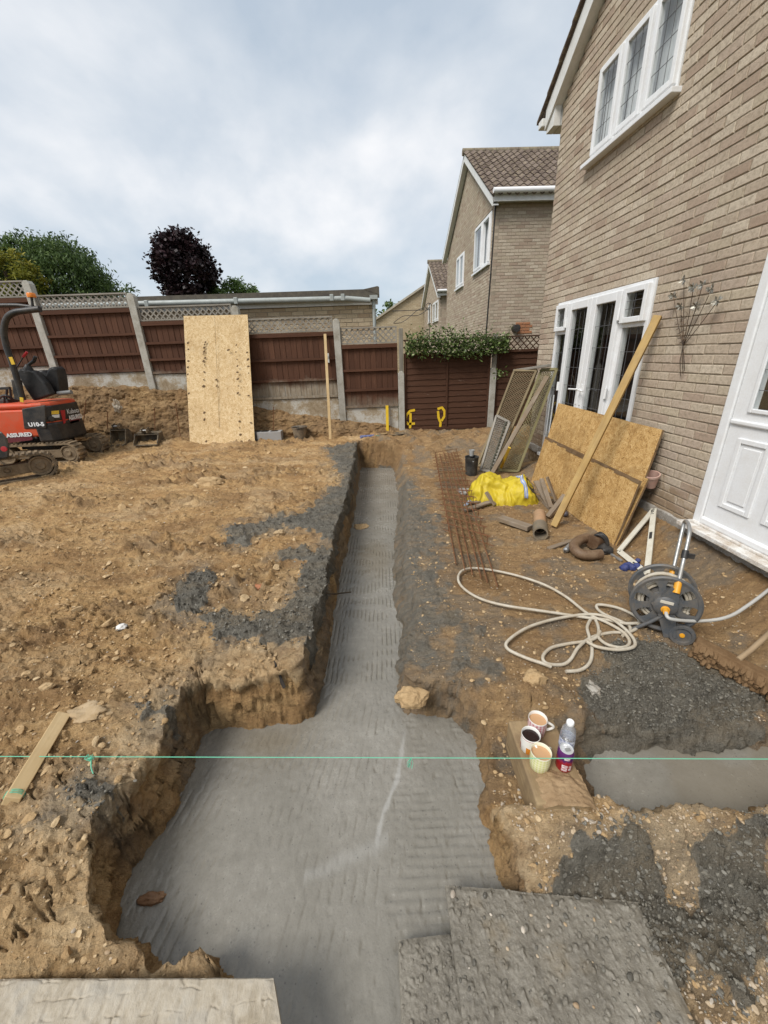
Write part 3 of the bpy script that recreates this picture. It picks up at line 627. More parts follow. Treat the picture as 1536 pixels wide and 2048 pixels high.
# ---------------------------------------------------------------- the near house
WX = 2.69; UY = Vector((0, 1, 0)); NX = Vector((-1, 0, 0)); BL = .218
house = thing('brick_house', 'near buff brick house along the right side with white patio doors and upstairs leaded window', 'house', (WX, 6.4, 0))
SL = .63; ze = lambda y: 4.50 + SL * (6.40 - y); APY = 2.75
def gclip(za, zb, lo, hi):
    top = zb; y_hi = 6.40 - max(0, (top - 4.50)) / SL; y_lo = 2 * APY - y_hi if top > 4.5 else lo
    return max(lo, y_lo), min(hi, y_hi)
yP0, yP1, zP0, zP1 = 3.929, 5.849, .12, 2.166; yD0, yD1, zD0, zD1 = 1.90, 2.868, .225, 2.166; yW0, yW1, zW0, zW1 = 4.15, 5.49, 3.545, 4.35
holes = [(yP0, yP1, zP0, zP1), (yD0, yD1, zD0, zD1), (yW0, yW1, zW0, zW1)]
bl, sg = rows(-1.0, 6.40, .136, 6.9, holes, .05, BL, clip=gclip)
Pw = Vector((WX, 0, 0))
def seen1(x, y): return not (1060 < x < 1320 and 810 < y < 1090) and not (x > 1330 and y < 260)
brick_wall(house, Pw, UY, NX, bl, sg, M_BRICK, M_MORTAR, 'h1', 300, BL, seen=seen1)
fb, fsg = rows(-1.0, 6.40, -.50, .075, [], .11, BL); brick_wall(house, Pw + Vector((.012, 0, 0)), UY, NX, fb, fsg, M_MUDBRICK, M_MUDBRICK, 'h1f', 0, BL, part='footing_brickwork')
b = MB()
def pl(u, v):
    y = -1 + 7.41 * u; a = [(-.004, .183), (-.020, .172), (-.022, .10), (-.012, .068), (.05, .065), (.05, .183)][min(5, int(v * 5 + .5))]
    w = .010 * perlin(y * 9, v * 3, 2.0) + .006 * perlin(y * 31, v * 7, 5.0); return (WX + a[0] + float(w) * (a[0] < .04), y, a[1] + float(w) * .7)
b.grid(240, 6, pl); b.build('plinth', M_CEMENT, house, smooth=50)
# corner return wall (faces +Y, seen only from the side) and hidden body
b = MB(); b.prism([(WX + .10, 6.40, -.5), (WX + .10, 6.40, 4.5), (8.5, 6.40, 4.5), (8.5, 6.40, -.5)], (0, -.1, 0)); b.build('return_wall', M_MORTAR, house)
b = MB(); fr_, fs2 = rows(WX + .02, 4.2, .185, 4.5, [], .1, BL)
for a, b_, za, zb in fr_: brick_geo(b, Vector(((a + b_) / 2, 6.405, (za + zb) / 2)), Vector((1, 0, 0)), Vector((0, 1, 0)), b_ - a - .0095, zb - za - .0095, random.random())
b.build('return_brickwork', M_BRICK, house, kind='stuff')
# roof edge: soffit, bargeboard, tiles, eaves box and gutter end
XB = 2.575; ylo = APY
def sl(y, dz): return ze(y) + dz
b = MB(); b.prism([(XB + .02, 6.66, ze(6.66)), (XB + .02, ylo, ze(ylo)), (XB + .02, ylo, ze(ylo) - .02), (XB + .02, 6.66, ze(6.66) - .02)], (WX - XB - .005, 0, 0)); b.build('soffit', M_WHITEP, house)
b = MB(); b.prism([(XB, 6.655, ze(6.655) - .03), (XB, ylo, ze(ylo) - .03), (XB, ylo, ze(ylo) + .19), (XB, 6.655, ze(6.655) + .19)], (.022, 0, 0)); b.build('bargeboard', M_WHITEP, house, bevel=.003)
rf = MB(); rf.prism([(XB - .005, 6.80, ze(6.80) + .19), (XB - .005, ylo, ze(ylo) + .19), (XB - .005, ylo, ze(ylo) + .215), (XB - .005, 6.80, ze(6.80) + .215)], (6, 0, 0)); roof = rf.build('roof', M_TILE, house)
k = 0; y = 6.84
while y > ylo + .1:
    b = MB(); y2 = y - .30; za, zb = ze(y) + .216, ze(y2) + .216
    b.prism([(XB - .045, y, za + .006), (XB - .045, y2, zb), (XB - .045, y2, zb + .018), (XB - .045, y, za + .045)], (.33, 0, 0)); b.build('roof_tile', M_TILE, roof, bevel=.004); y -= .275
b = MB(); b.prism([(XB + .023, 6.64, 4.27), (XB + .023, 6.64, ze(6.64) + .0), (XB + .023, 6.42, ze(6.42)), (XB + .023, 6.42, 4.27)], (WX - XB - .03, 0, 0)); b.prism([(WX + .0, 6.64, 4.27), (WX, 6.64, 4.45), (WX, 6.415, 4.45), (WX, 6.415, 4.27)], (3, 0, 0)); b.build('eaves_box', M_WHITEP, house)
b = MB(); b.prism([(XB - .04, 6.66, 4.36), (XB - .04, 6.78, 4.36), (XB - .04, 6.79, 4.45), (XB - .04, 6.66, 4.45)], (.10, 0, 0)); b.prism([(XB + .06, 6.66, 4.37), (XB + .06, 6.765, 4.37), (XB + .06, 6.775, 4.44), (XB + .06, 6.66, 4.44)], (3, 0, 0)); b.build('gutter', M_WHITEP, house, bevel=.012)
# upstairs window
def wall_frame(y_left, z): return frame((WX, y_left, z), (0, -1, 0), (-1, 0, 0))
F = wall_frame(yW1, zW0); ww, hh = yW1 - yW0, zW1 - zW0
b = MB(); ring(b, F, .003, ww - .003, .003, hh - .003, .058, -.06, .012)
for x in (ww / 3, 2 * ww / 3): fbox(b, F, x - .03, x + .03, .058, hh - .058, -.06, .012)
win = b.build('window', M_WHITE, house, bevel=.005)
for i in range(3):
    x0 = .034 + i * (ww / 3) * .985; x1 = x0 + ww / 3 - .040; sash(F, x0 + .012, x1, .04, hh - .04, win, .045, (3, 4))
b = MB(); fbox(b, F, -.06, ww + .05, -.045, -.004, -.02, .085); b.build('sill', M_WHITE, house, bevel=.005)
b = MB(); b.grid(120, 2, lambda u, v: F @ Vector((.03 + (ww - .06) * u, .03 + (hh - .06) * v, -.09 + .014 * math.sin(u * 95) + .008 * math.sin(u * 41)))); b.build('net_curtain', M_NET, house, smooth=60)
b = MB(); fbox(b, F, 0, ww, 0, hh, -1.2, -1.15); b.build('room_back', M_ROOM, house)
# patio doors: two leaves between sidelights with small top openers
F = wall_frame(yP1, zP0); ww, hh = yP1 - yP0, zP1 - zP0; sx = [yP1 - q for q in (5.849, 5.492, 4.914, 4.344, 3.929)]; tz = 1.80 - zP0
b = MB(); ring(b, F, .003, ww - .003, .003, hh - .003, .05, -.06, .015)
for x in (sx[1], sx[3]): fbox(b, F, x - .026, x + .026, .05, hh - .05, -.06, .015)
for a, c_ in ((.05, sx[1] - .026), (sx[3] + .026, ww - .05)): fbox(b, F, a, c_, tz - .03, tz + .03, -.06, .015)
pat = b.build('patio_door_frame', M_WHITE, house, bevel=.005)
for a, c_, nx in ((.035, sx[1] - .012, 2), (sx[3] + .012, ww - .035, 2)):
    sash(F, a, c_, tz + .012, hh - .035, pat, .055, (2, 3), 'top_opener'); pane(F, a + .02, c_ - .02, .05, tz - .03, -.01, pat); leading(F, a + .02, c_ - .02, .05, tz - .03, -.01, 3, 7, pat)
for i, (a, c_) in enumerate(((sx[1] + .02, sx[2] - .004), (sx[2] + .004, sx[3] - .02))):
    b = MB(); ring(b, F, a, c_, .045, hh - .042, .088, -.03, .05); d = b.build('patio_door', M_WHITE, house, bevel=.007)
    pane(F, a + .08, c_ - .08, .125, hh - .122, .02, d); leading(F, a + .088, c_ - .088, .133, hh - .13, .02, 4, 8, d)
    hx = (c_ - .040) if i == 0 else (a + .040); s_ = -1 if i == 0 else 1
    b = MB(); fbox(b, F, hx - .016, hx + .016, .82, 1.06, .05, .058); b.tube([F @ Vector((hx, 1.0, .055)), F @ Vector((hx, 1.0, .095)), F @ Vector((hx + s_ * .03, 1.0, .105)), F @ Vector((hx + s_ * .13, .995, .10))], .010, 8); b.build('handle', M_WHITE, d, smooth=40)
    for zz in (.25, 1.0, 1.78):
        ex = (a - .012) if i == 0 else (c_ + .012); b = MB(); b.tube([F @ Vector((ex, zz - .055, .055)), F @ Vector((ex, zz + .055, .055))], .016, 10); b.build('hinge', M_WHITE, d, smooth=50)
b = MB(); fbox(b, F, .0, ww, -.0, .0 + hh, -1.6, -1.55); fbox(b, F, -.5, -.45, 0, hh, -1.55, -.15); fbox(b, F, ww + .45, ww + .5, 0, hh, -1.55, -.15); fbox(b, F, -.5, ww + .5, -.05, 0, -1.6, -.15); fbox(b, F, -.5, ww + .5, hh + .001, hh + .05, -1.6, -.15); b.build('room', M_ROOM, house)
b = MB(); fbox(b, F, -.02, ww + .02, -.045, -.002, -.05, .07); b.build('patio_sill', M_WHITE, house, bevel=.004)
# back door
F = wall_frame(yD1, zD0); ww, hh = yD1 - yD0, zD1 - zD0
b = MB(); ring(b, F, .0, ww, .0, hh, .075, -.04, .028); bd = b.build('door_frame', M_WHITE, house, bevel=.008)
b = MB(); d0, d1, e0, e1 = .082, ww - .082, .075, hh - .08; mz = .83
gx0, gx1, gy0, gy1 = d0 + .13, d1 - .13, mz + .10, e1 - .14
fbox(b, F, d0, gx0, e0, e1, -.03, .014); fbox(b, F, gx1, d1, e0, e1, -.03, .014); fbox(b, F, gx0, gx1, e0, gy0, -.03, .014); fbox(b, F, gx0, gx1, gy1, e1, -.03, .014)
door = b.build('back_door', M_WHITE, house)
b = MB(); ring(b, F, gx0 - .02, gx1 + .02, gy0 - .02, gy1 + .02, .03, .013, .028); b.build('glazing_bead', M_WHITE, door, bevel=.006)
pane(F, gx0, gx1, gy0, gy1, .006, door); leading(F, gx0, gx1, gy0, gy1, .006, 4, 6, door)
b = MB(); fbox(b, F, d0 + .005, d1 - .005, mz - .012, mz + .022, .013, .032); b.build('mid_rail', M_WHITE, door, bevel=.01)
for a, c_ in ((d0 + .10, (d0 + d1) / 2 - .045), ((d0 + d1) / 2 + .045, d1 - .10)):
    b = MB(); ring(b, F, a, c_, e0 + .13, mz - .10, .035, .0135, .026); fbox(b, F, a + .06, c_ - .06, e0 + .19, mz - .16, .0135, .022); b.build('door_panel', M_WHITE, door, bevel=.009)
b = MB(); fbox(b, F, d0, d1, .025, .068, -.02, .035); b.build('weatherbar', M_WHITE, door, bevel=.006)
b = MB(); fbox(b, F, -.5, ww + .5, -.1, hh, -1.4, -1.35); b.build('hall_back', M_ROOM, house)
b = MB(); F2 = wall_frame(yD1 + .04, .19); fbox(b, F2, 0, ww + .1, .0, .036, -.03, .125); fbox(b, F2, .05, ww + .05, .036, .056, -.03, .05); b.build('door_sill', dirty('dirty_sill', (.72, .71, .68), (.33, .23, .13), .8, .5, 11, thr=.48), house, bevel=.005)
# wire flowers on the wall
t = NT('rusty_wire'); M_WIRE = t.out(t.ramp(t.noise(t.coord('pos'), 30, 4), [(.4, (.06, .045, .035)), (.7, (.16, .10, .06))]), .6, None, .5, .6)
t = NT('pewter'); M_PEWT = t.out(t.ramp(t.noise(t.coord('pos'), 60, 3), [(.35, (.16, .14, .11)), (.7, (.52, .50, .43))]), .45, None, .5, .7)
wa = thing('wire_flower_decoration', 'bunch of wire flowers hung on the brick wall between patio doors and back door', 'wall decoration', onx(1366, 690, WX))
hub = onx(1366, 692, 2.665); b = MB()
for px, py in [(1361, 752), (1366, 748), (1369, 742)]: b.tube([hub, onx(px - 1, (py + 692) / 2, 2.66), onx(px, py, 2.668)], .003, 6)
b.build('stalk', M_WIRE, wa)
for px, py, bend in [(1368, 560, 2), (1347, 592, -6), (1362, 612, -4), (1387, 575, 4), (1405, 570, 6), (1424, 577, 6), (1435, 602, 8), (1393, 612, 4)]:
    p1 = onx(px, py, 2.625); mid = onx((px * .45 + 1366 * .55) + bend * .4, py * .45 + 692 * .55, 2.65); b = MB(); cv = [hub * (1 - s) ** 2 + mid * 2 * s * (1 - s) + p1 * s * s for s in [i / 8 for i in range(9)]]
    b.tube(cv, .0026, 6); st = b.build('stem', M_WIRE, wa, smooth=60)
    b = MB(); b.blob(p1, .007, 0)
    for k in range(14):
        a = k * 2.4; el = -.3 + 1.3 * random.random(); d = Vector((-math.sin(el), math.cos(el) * math.cos(a), math.cos(el) * math.sin(a))); q = p1 + d * .042; s_ = d.cross(Vector((1, .2, 0))).normalized() * .008
        b.add([p1, p1 + d * .026 + s_, q, p1 + d * .026 - s_], [(0, 1, 2, 3)])
    b.build('flower', M_PEWT, st)
b = MB()
for k in range(3):
    o = onx(1352 + k * 10, 640 - k * 8, 2.66); o2 = onx(1362 + k * 3, 690, 2.665); pts = []
    for i in range(46): s = i / 45; q = o.lerp(o2, s); pts.append(q + Vector((0, .016 * math.cos(s * 34), .012 * math.sin(s * 34))))
    b.tube(pts, .0014, 4)
b.build('curl', M_WIRE, wa)
# ---------------------------------------------------------------- second house along the row
def tile_roof(par, x0, x1, yE, zE, yR, tw, gauge, singles, lift=.03, tname='roof_tile'):
    slope = (Vector((0, yR, zE + SL * (yR - yE))) - Vector((0, yE, zE))); Ls = slope.length; d = slope / Ls; nrm = Vector((0, -d.z, d.y))
    def geo(b, o, tint):
        vs = []; N = 6
        for i in range(N + 1):
            u = i / N; wv_ = .5 - .5 * math.cos(u * 2 * math.pi); p = o + Vector((tw * u, 0, 0)) + nrm * (.042 * wv_)
            vs += [p + d * (-.012 - .03 * (1 - wv_)) - nrm * .006, p + d * (-.012 - .03 * (1 - wv_)) + nrm * .022, p + d * gauge + nrm * .002]
        fs = []
        for i in range(N): a = 3 * i; fs += [(a, a + 3, a + 4, a + 1), (a + 1, a + 4, a + 5, a + 2)]
        b.add(vs, fs, None, tint)
    vm = []
    if singles:
        for i in range(14):
            b = MB(); geo(b, Vector((0, 0, 0)), random.random()); o = b.build(tname, M_TILE, origin=(0, 0, 0), smooth=40); vm.append(o.data); W.pop(o); bpy.data.objects.remove(o)
    rest = MB(); nr = int(Ls / gauge); nc = int((x1 - x0) / tw)
    for r in range(nr):
        for c_ in range(nc):
            o = Vector((x0 + c_ * tw, yE, zE)) + d * (r * gauge) + nrm * (lift + random.uniform(-.003, .003)); x, y, dd = proj(o)
            if singles and x < 1128: inst(random.choice(vm), tname, par, o)
            else: geo(rest, o, random.random())
    if rest.v: rest.build('roof_tiles_beyond', M_TILE, par, smooth=40, kind='stuff')
def gable_house(label, X, y0, y1, zE, depth, zlow, singles, key, wins, front_to, patch=None, grp='brick houses along the row'):
    h = thing('brick_house', label, 'house', (X, y0, 0), grp); yR = (y0 + y1) / 2; zR = zE + SL * (yR - y0)
    def clip(za, zb, lo, hi):
        dy = max(0, zb - zE) / SL; return lo + dy, hi - dy
    hl = [(w[0], w[1], w[2], w[3]) for w in wins]
    gb, gs = rows(y0, y1, zlow, zR, hl, .03, BL, clip=clip); P0 = Vector((X, 0, 0)); 
    fb, fs = rows(X, front_to, zlow, zE, [patch] if patch else [], X % BL, BL); Pf = Vector((0, y0, 0)); Ux = Vector((1, 0, 0)); Nf = Vector((0, -1, 0))
    fb2, gb2 = (250, 50) if singles else (0, 0)
    brick_wall(h, Pf, Ux, Nf, fb, fs, M_BRICK, M_MORTAR, key + 'f', fb2, BL, part='front_brickwork', seen=lambda x, y: 985 < x < 1118 and y < 680)
    brick_wall(h, P0, UY, NX, gb, gs, M_BRICK, M_MORTAR, key + 'g', gb2, BL, part='gable_brickwork', seen=lambda x, y: 900 < x < 990 and y < 680)
    b = MB(); b.box((X + depth / 2 + .06, yR, (zlow - .8) / 2 + .0), (depth - .1, y1 - y0 - .1, zlow + .8)); b.prism([(X + .12, y0 + .12, zlow), (X + .12, y1 - .12, zlow), (X + .12, y1 - .12, zE), (X + .12, yR, zR - .12), (X + .12, y0 + .12, zE)], (depth - .2, 0, 0)); b.build('wall_core', M_MORTAR, h)
    xb = X - .16; ov = .22
    rs = MB()
    for a, c_ in ((y0 - ov, yR), (y1 + ov, yR)):
        s_ = 1 if a < c_ else -1; za = zE + SL * ((a - y0) if s_ > 0 else (y1 - a)) + .16; zc_ = zR + .16
        rs.prism([(xb, a, za), (xb, c_, zc_), (xb, c_, zc_ + .03), (xb, a, za + .03)], (depth + .3, 0, 0))
    roof_ = rs.build('roof', M_TILE, h)
    tile_roof(roof_, xb - .04, X + (5.2 if singles else 3.4), y0 - ov - .04, zE - SL * ov + .165, yR, .20, .285, singles)
    b = MB(); n_ = 22
    for i in range(n_): b.tube([(xb - .05 + i * .33, yR, zR + .20), (xb + .27 + i * .33, yR, zR + .20)], .095, 8)
    b.build('ridge', dirty('ridge_tile', (.17, .135, .10), (.34, .30, .19), .7, .9, 6), roof_, smooth=50)
    b = MB()
    for a in (y0 - ov, y1 + ov):
        za = zE - SL * ov; sg_ = 1 if a < yR else -1
        b.prism([(xb, a, za - .02), (xb, yR, zR - .02), (xb, yR, zR + .155), (xb, a, za + .155)], (.022, 0, 0)); b.prism([(xb + .024, a, za - .005), (xb + .024, yR, zR - .005), (xb + .024, yR, zR + .012), (xb + .024, a, za + .012)], (X - xb - .03, 0, 0))
    b.build('bargeboard', M_WHITEP, h)
    b = MB(); b.box((X + depth / 2 - .05, y0 - ov / 2 + .0, zE - .02), (depth, ov - .02, .03)); b.box((X + depth / 2 - .07, y0 - ov, zE + .03), (depth + .1, .024, .20)); b.box((X - .09, y0 - ov / 2, zE + .04), (.13, ov, .16)); b.build('eaves_box', M_WHITEP, h)
    b = MB(); b.tube([(X - .17, y0 - ov - .075, zE + .12), (X + depth, y0 - ov - .075, zE + .12)], .062, 10); b.build('gutter', dirty('white_gutter', (.80, .80, .80), (.5, .5, .48), .2, .35, 4), h, smooth=60)
    for w in wins:
        F = frame((X, w[1], w[2]), (0, -1, 0), (-1, 0, 0)); ww, hh = w[1] - w[0], w[3] - w[2]
        b = MB(); ring(b, F, .003, ww - .003, .003, hh - .003, .07, -.06, .015); nn = w[4]
        for i in range(1, nn): fbox(b, F, ww * i / nn - .035, ww * i / nn + .035, .07, hh - .07, -.06, .015)
        wi = b.build('window', M_WHITE, h)
        for i in range(nn):
            x0_, x1_ = ww * i / nn + .03, ww * (i + 1) / nn - .03
            Fs = F
            if w[5] == i: Fs = F @ Matrix.Translation((x1_, 0, .03)) @ Matrix.Rotation(math.radians(-24), 4, 'Y') @ Matrix.Translation((-x1_, 0, 0))
            sash(Fs, x0_, x1_, .05, hh - .05, wi, .04)
        b = MB(); fbox(b, F, -.05, ww + .05, -.045, -.003, -.02, .07); b.build('sill', M_WHITE, wi)
        b = MB(); fbox(b, F, 0, ww, 0, hh, -.118, -.115); b.build('blind', M_NET, wi)
    return h
h2 = gable_house('second brick house past the fence with brown tiled roof and black flue on its front', 3.42, 11.5, 17.45, 4.98, 6.0, 1.0, True, 'h2', [(11.78, 13.35, 3.74, 4.88, 2, 1), (14.65, 15.72, 3.66, 4.62, 2, -1)], 5.4)
fl = ony(1030, 657, 11.48); b = MB(); b.tube([fl + Vector((0, .05, 0)), fl + Vector((0, -.16, 0))], .095, 18); b.tube([fl + Vector((0, -.16, 0)), fl + Vector((0, -.165, 0))], [.095, .06], 18); b.build('flue', M_BLACK, h2, smooth=50)
M_ORANGE = dirty('orange_brick', (.36, .15, .07), (.3, .2, .12), .4, .9, 10); c0 = fl + Vector((.20, .02, .02))
for r in range(4):
    for k in range(2): b = MB(); brick_geo(b, Vector((c0.x - .02 + k * .20 - (r % 2) * .07, 11.487, c0.z - .12 + r * .0725)), Vector((1, 0, 0)), Vector((0, -1, 0)), .19, .062, .5); b.build('patch_brick', M_ORANGE, h2)
b = MB(); b.tube([onx(991, 407, 3.40), onx(982, 540, 3.40), onx(972, 668, 3.40), (3.40, onx(972, 668, 3.4).y, 1.0)], .018, 6); b.build('cable', M_BLACK, h2)
g3 = lambda px, py: onx(px, py, 3.70)
wA, wB = g3(878, 598), g3(866, 645); wC, wD = g3(862, 612), g3(857, 650)
h3 = gable_house('third brick house beyond the second one with a small brown tiled roof end', 3.70, 20.55, 25.6, 4.13, 5.5, 1.0, False, 'h3', [(wA.y + .1, wB.y, wB.z, wA.z, 2, -1), (wC.y + .15, wD.y, wD.z + .1, wC.z + .1, 1, -1)], 5.0)
# fourth house: plain gable turned towards the trench, brick too far off to count
t = NT('far_brick'); br = t.node('ShaderNodeTexBrick'); br.inputs['Scale'].default_value = 1.0; br.inputs['Brick Width'].default_value = .225; br.inputs['Row Height'].default_value = .075; br.inputs['Mortar Size'].default_value = .008
br.inputs['Color1'].default_value = (.42, .33, .21, 1); br.inputs['Color2'].default_value = (.52, .43, .29, 1); br.inputs['Mortar'].default_value = (.28, .23, .17, 1)
mp = t.node('ShaderNodeMapping'); mp.inputs['Rotation'].default_value = (math.radians(-90), 0, 0); t.link(t.node('ShaderNodeNewGeometry').outputs['Position'], mp.inputs[0]); t.link(mp.outputs[0], br.inputs[0])
M_FARB = t.out(t.mix(t.ramp(t.noise(t.coord('pos'), 3, 5), [(.35, .35), (.6, 0)]), br.outputs[0], (.3, .22, .13)), .9, t.bump(br.outputs[1], -.3, .01), .2)
h4 = thing('brick_house', 'fourth house at the far end showing a plain yellowish brick gable above the low fence', 'house', (4.0, 26, 0), 'brick houses along the row')
A = ony(752, 640, 26); B = ony(852, 571, 26); m = (B.z - A.z) / (B.x - A.x); ax = 5.6; az = A.z + m * (ax - A.x)
b = MB(); b.prism([(A.x, 26, -.7), (2 * ax - A.x, 26, -.7), (2 * ax - A.x, 26, A.z), (ax, 26, az), (A.x, 26, A.z)], (0, 7, 0)); b.build('wall', M_FARB, h4)
b = MB(); 
for s_ in (1, -1):
    xa = A.x - .3 if s_ > 0 else 2 * ax - A.x + .3; b.prism([(xa, 25.85, A.z - .3 * m), (ax, 25.85, az), (ax, 25.85, az + .12), (xa, 25.85, A.z - .3 * m + .12)], (0, 7.3, 0))
b.build('roof', dirty('pale_verge', (.48, .44, .36), (.25, .2, .14), .6, .9, 5), h4)
# ---------------------------------------------------------------- flat-roofed garage behind the fence
GYY = 8.62; gar = thing('garage', 'flat roofed cream brick garage behind the trellis fence with grey gutter', 'garage', (-2.1, GYY, 0))
gx1 = ony(752, 640, GYY).x; gx0 = -7.5; gtop = ony(500, 618, GYY).z
gb, gs = rows(gx0, gx1, 1.45, gtop, [], gx1 % .235, .235, Hc=.077); brick_wall(gar, Vector((0, GYY, 0)), Vector((1, 0, 0)), Vector((0, -1, 0)), gb, gs, M_GBRICK, M_MORTAR, 'gar', 200, .235, Hc=.077, seen=lambda x, y: 270 < x < 760)
b = MB(); b.box(((gx0 + gx1) / 2, GYY + 1.60, .4), (gx1 - gx0 - .02, 2.9, 2.3)); b.box(((gx0 + gx1) / 2, GYY + 1.65, (1.55 + gtop) / 2), (gx1 - gx0 - .02, 2.9, gtop - 1.55)); b.build('wall_core', M_MORTAR, gar)
b = MB(); b.box(((gx0 + gx1) / 2 + .02, GYY - .03, gtop + .055), (gx1 - gx0 + .06, .05, .105)); b.build('soffit_board', M_WHITEP, gar)
ft = ony(500, 586, GYY - .1).z
b = MB(); b.box(((gx0 + gx1) / 2 + .03, GYY - .09, (ft + gtop + .11) / 2), (gx1 - gx0 + .10, .05, ft - gtop - .11)); b.box(((gx0 + gx1) / 2, GYY + 1.5, ft - .05), (gx1 - gx0 + .06, 3.1, .06))
b.prism([(gx1 + .08, GYY - .12, ft - .10), (gx1 - .22, GYY - .12, ft - .001), (gx1 + .05, GYY - .12, ft + .045), (gx1 + .08, GYY - .12, ft + .03)], (0, .3, 0)); b.build('roof_edge', dirty('roof_felt', (.075, .065, .055), (.16, .14, .10), .6, .9, 8), gar)
gz = ony(500, 602, GYY - .2).z
b = MB(); b.tube([(gx0, GYY - .17, gz + .045), (-1.0, GYY - .17, gz - .005), (gx1 - .55, GYY - .17, gz - .01), (gx1 - .1, GYY - .17, gz - .055)], .048, 10); gut = b.build('gutter', M_GUTTER, gar, smooth=60)
for x in (-4.0, -2.35, -.55, gx1 - .62):
    b = MB(); b.box((x, GYY - .17, gz + .01), (.07, .115, .115)); b.build('bracket', M_GUTTER, gut, bevel=.01)
dpx = ony(748, 620, GYY - .1); b = MB(); b.tube([(dpx.x, GYY - .10, 1.0), (dpx.x, GYY - .10, gz - .02)], .034, 10); b.box((dpx.x, GYY - .12, gz - .0), (.15, .12, .07)); b.build('downpipe', M_GUTTER, gar, smooth=50)
b = MB(); sc0 = ony(822, 645, 8.75); 
for sg_ in (1, -1): b.tube([sc0 + Vector((-.36 + .72 * i / 14, 0, .10 * math.sin(i / 14 * 6.28) * sg_ * .5 + .25 * (i / 14))) for i in range(15)], .006, 5)
b.tube([sc0 + Vector((.36 + .06 * math.cos(k * .5), 0, .28 + .06 * math.sin(k * .5))) for k in range(11)], .006, 5); b.tube([sc0 + Vector((.38, 0, .33)), sc0 + Vector((.38, 0, -.35))], .007, 5); b.tube([sc0 + Vector((-.38, 0, .22)), sc0 + Vector((.38, 0, .22))], .006, 5)
br_ = b.build('scroll_bracket', M_BLACK, gar)
# ================================================================ FENCES
FY = 8.1
def fence_mat(name, zs, a=(.122, .057, .033), b=(.078, .035, .021), stain=.8, soft=.10):
    t = NT(name); g = t.noise(t.coord('lc', (1.5, 26, 26)), 2.5, 5, .6, .5); c = t.coord('pos'); n = t.noise(c, 2.6, 5, .65); f = t.noise(t.coord('pos', (9, 9, 1.2)), 2.5, 5, .65)
    col = t.mix(t.ramp(g, [(.3, 0), (.7, 1)]), b, a); col = t.mix(t.math('MULTIPLY', t.attr('tint'), .55), col, tuple(q * .62 for q in b)); col = t.mix(t.ramp(f, [(.6, 0), (.78, .35)]), col, (.22, .12, .08))
    z = t.node('ShaderNodeSeparateXYZ'); t.link(t.node('ShaderNodeNewGeometry').outputs['Position'], z.inputs[0])
    k = t.node('ShaderNodeMapRange'); k.inputs['From Min'].default_value = zs - soft; k.inputs['From Max'].default_value = zs + soft; k.inputs['To Min'].default_value = 1; k.inputs['To Max'].default_value = 0
    t.link(t.math('ADD', z.outputs[2], t.math('MULTIPLY', t.math('SUBTRACT', n, .5), .55)), k.inputs['Value'])
    pale = t.ramp(f, [(.3, (.17, .135, .095)), (.5, (.27, .225, .165)), (.7, (.33, .31, .27))])
    return t.out(t.mix(t.math('MULTIPLY', k.outputs[0], stain), col, pale), .8, t.bump(g, .35, .004), .25)
t = NT('post_concrete'); c = t.coord('pos'); n = t.noise(c, 5, 6, .7); f = t.noise(c, 70, 4, .7)
M_POST = t.out(t.mix(t.ramp(f, [(.56, 0), (.66, .6)]), t.ramp(n, [(.3, (.28, .26, .215)), (.5, (.40, .385, .34)), (.7, (.47, .46, .42))]), (.20, .185, .15)), .9, t.bump(f, .5, .005), .2)
t = NT('gravel_board'); c = t.coord('pos'); n = t.noise(c, 3.5, 6, .7); f = t.noise(c, 50, 4, .7)
M_GB = t.out(t.ramp(t.mix(.25, n, f), [(.36, (.22, .165, .10)), (.47, (.33, .27, .19)), (.55, (.47, .455, .41)), (.7, (.53, .52, .49))]), .9, t.bump(f, .5, .006), .2)
M_LATH = wood('weathered_lath', (.34, .32, .28), (.24, .215, .18), rough=.85)
M_LATHD = wood('brown_lath', (.10, .055, .035), (.065, .035, .022), rough=.85)
M_POSTW = wood('grey_post_wood', (.29, .27, .225), (.21, .19, .155), rough=.85)
def lattice(b, x0, x1, z0, z1, y, p, w=.023, th=.006):
    """two crossed layers of diagonal laths clipped to the panel"""
    h = z1 - z0
    for sg, yy in ((1, y), (-1, y - th - .001)):
        x = x0 - h
        while x < x1:
            a, c_ = (x, x + h)                                   # lath runs from (a,z0) to (c,z1) or mirrored
            pa, pb = max(a, x0), min(c_, x1)
            if pb - pa > .02:
                za, zb = z0 + (pa - a), z0 + (pb - a)
                if sg < 0: za, zb = z1 - (pa - a), z1 - (pb - a)
                b.bar((pa, yy, za), (pb, yy, zb), th, w, up=(0, 0, 1), tint=random.random())
            x += p
fence = thing('closeboard_fence', 'red brown closeboard fence with concrete posts and grey lattice top along the far left', 'fence', (-2.3, FY, .3))
px_ = dict(L=ony(55, 562, FY), A=ony(262, 587, FY), B=ony(470, 612, FY), C=ony(672, 638, FY), D=ony(800, 657, FY), E=ony(990, 668, FY))
def zat(px, py, Y=FY): return ony(px, py, Y).z
PW_ = .125
for k, zb in (('L', .9), ('A', .7), ('B', .4), ('C', .1)):
    p = px_[k]; b = MB(); w = PW_ / 2; zt = p.z
    b.prism([(p.x - w, FY - .07, zb), (p.x + w, FY - .07, zb), (p.x + w, FY - .07, zt - .05), (p.x + w * .5, FY - .07, zt), (p.x - w * .5, FY - .07, zt), (p.x - w, FY - .07, zt - .05)], (0, .13, 0)); b.build('concrete_post', M_POST, fence, bevel=.008)
bays = [('L', 'A', 165, 588, 618, 748, 784, 1.40, .5), ('A', 'B', 330, 612, 641, 748, 790, 1.42, .75), ('B', 'C', 580, 635, 665, 798, 830, 1.13, .9), ('C', 'D', 740, 654, 687, 815, 848, .75, .6)]
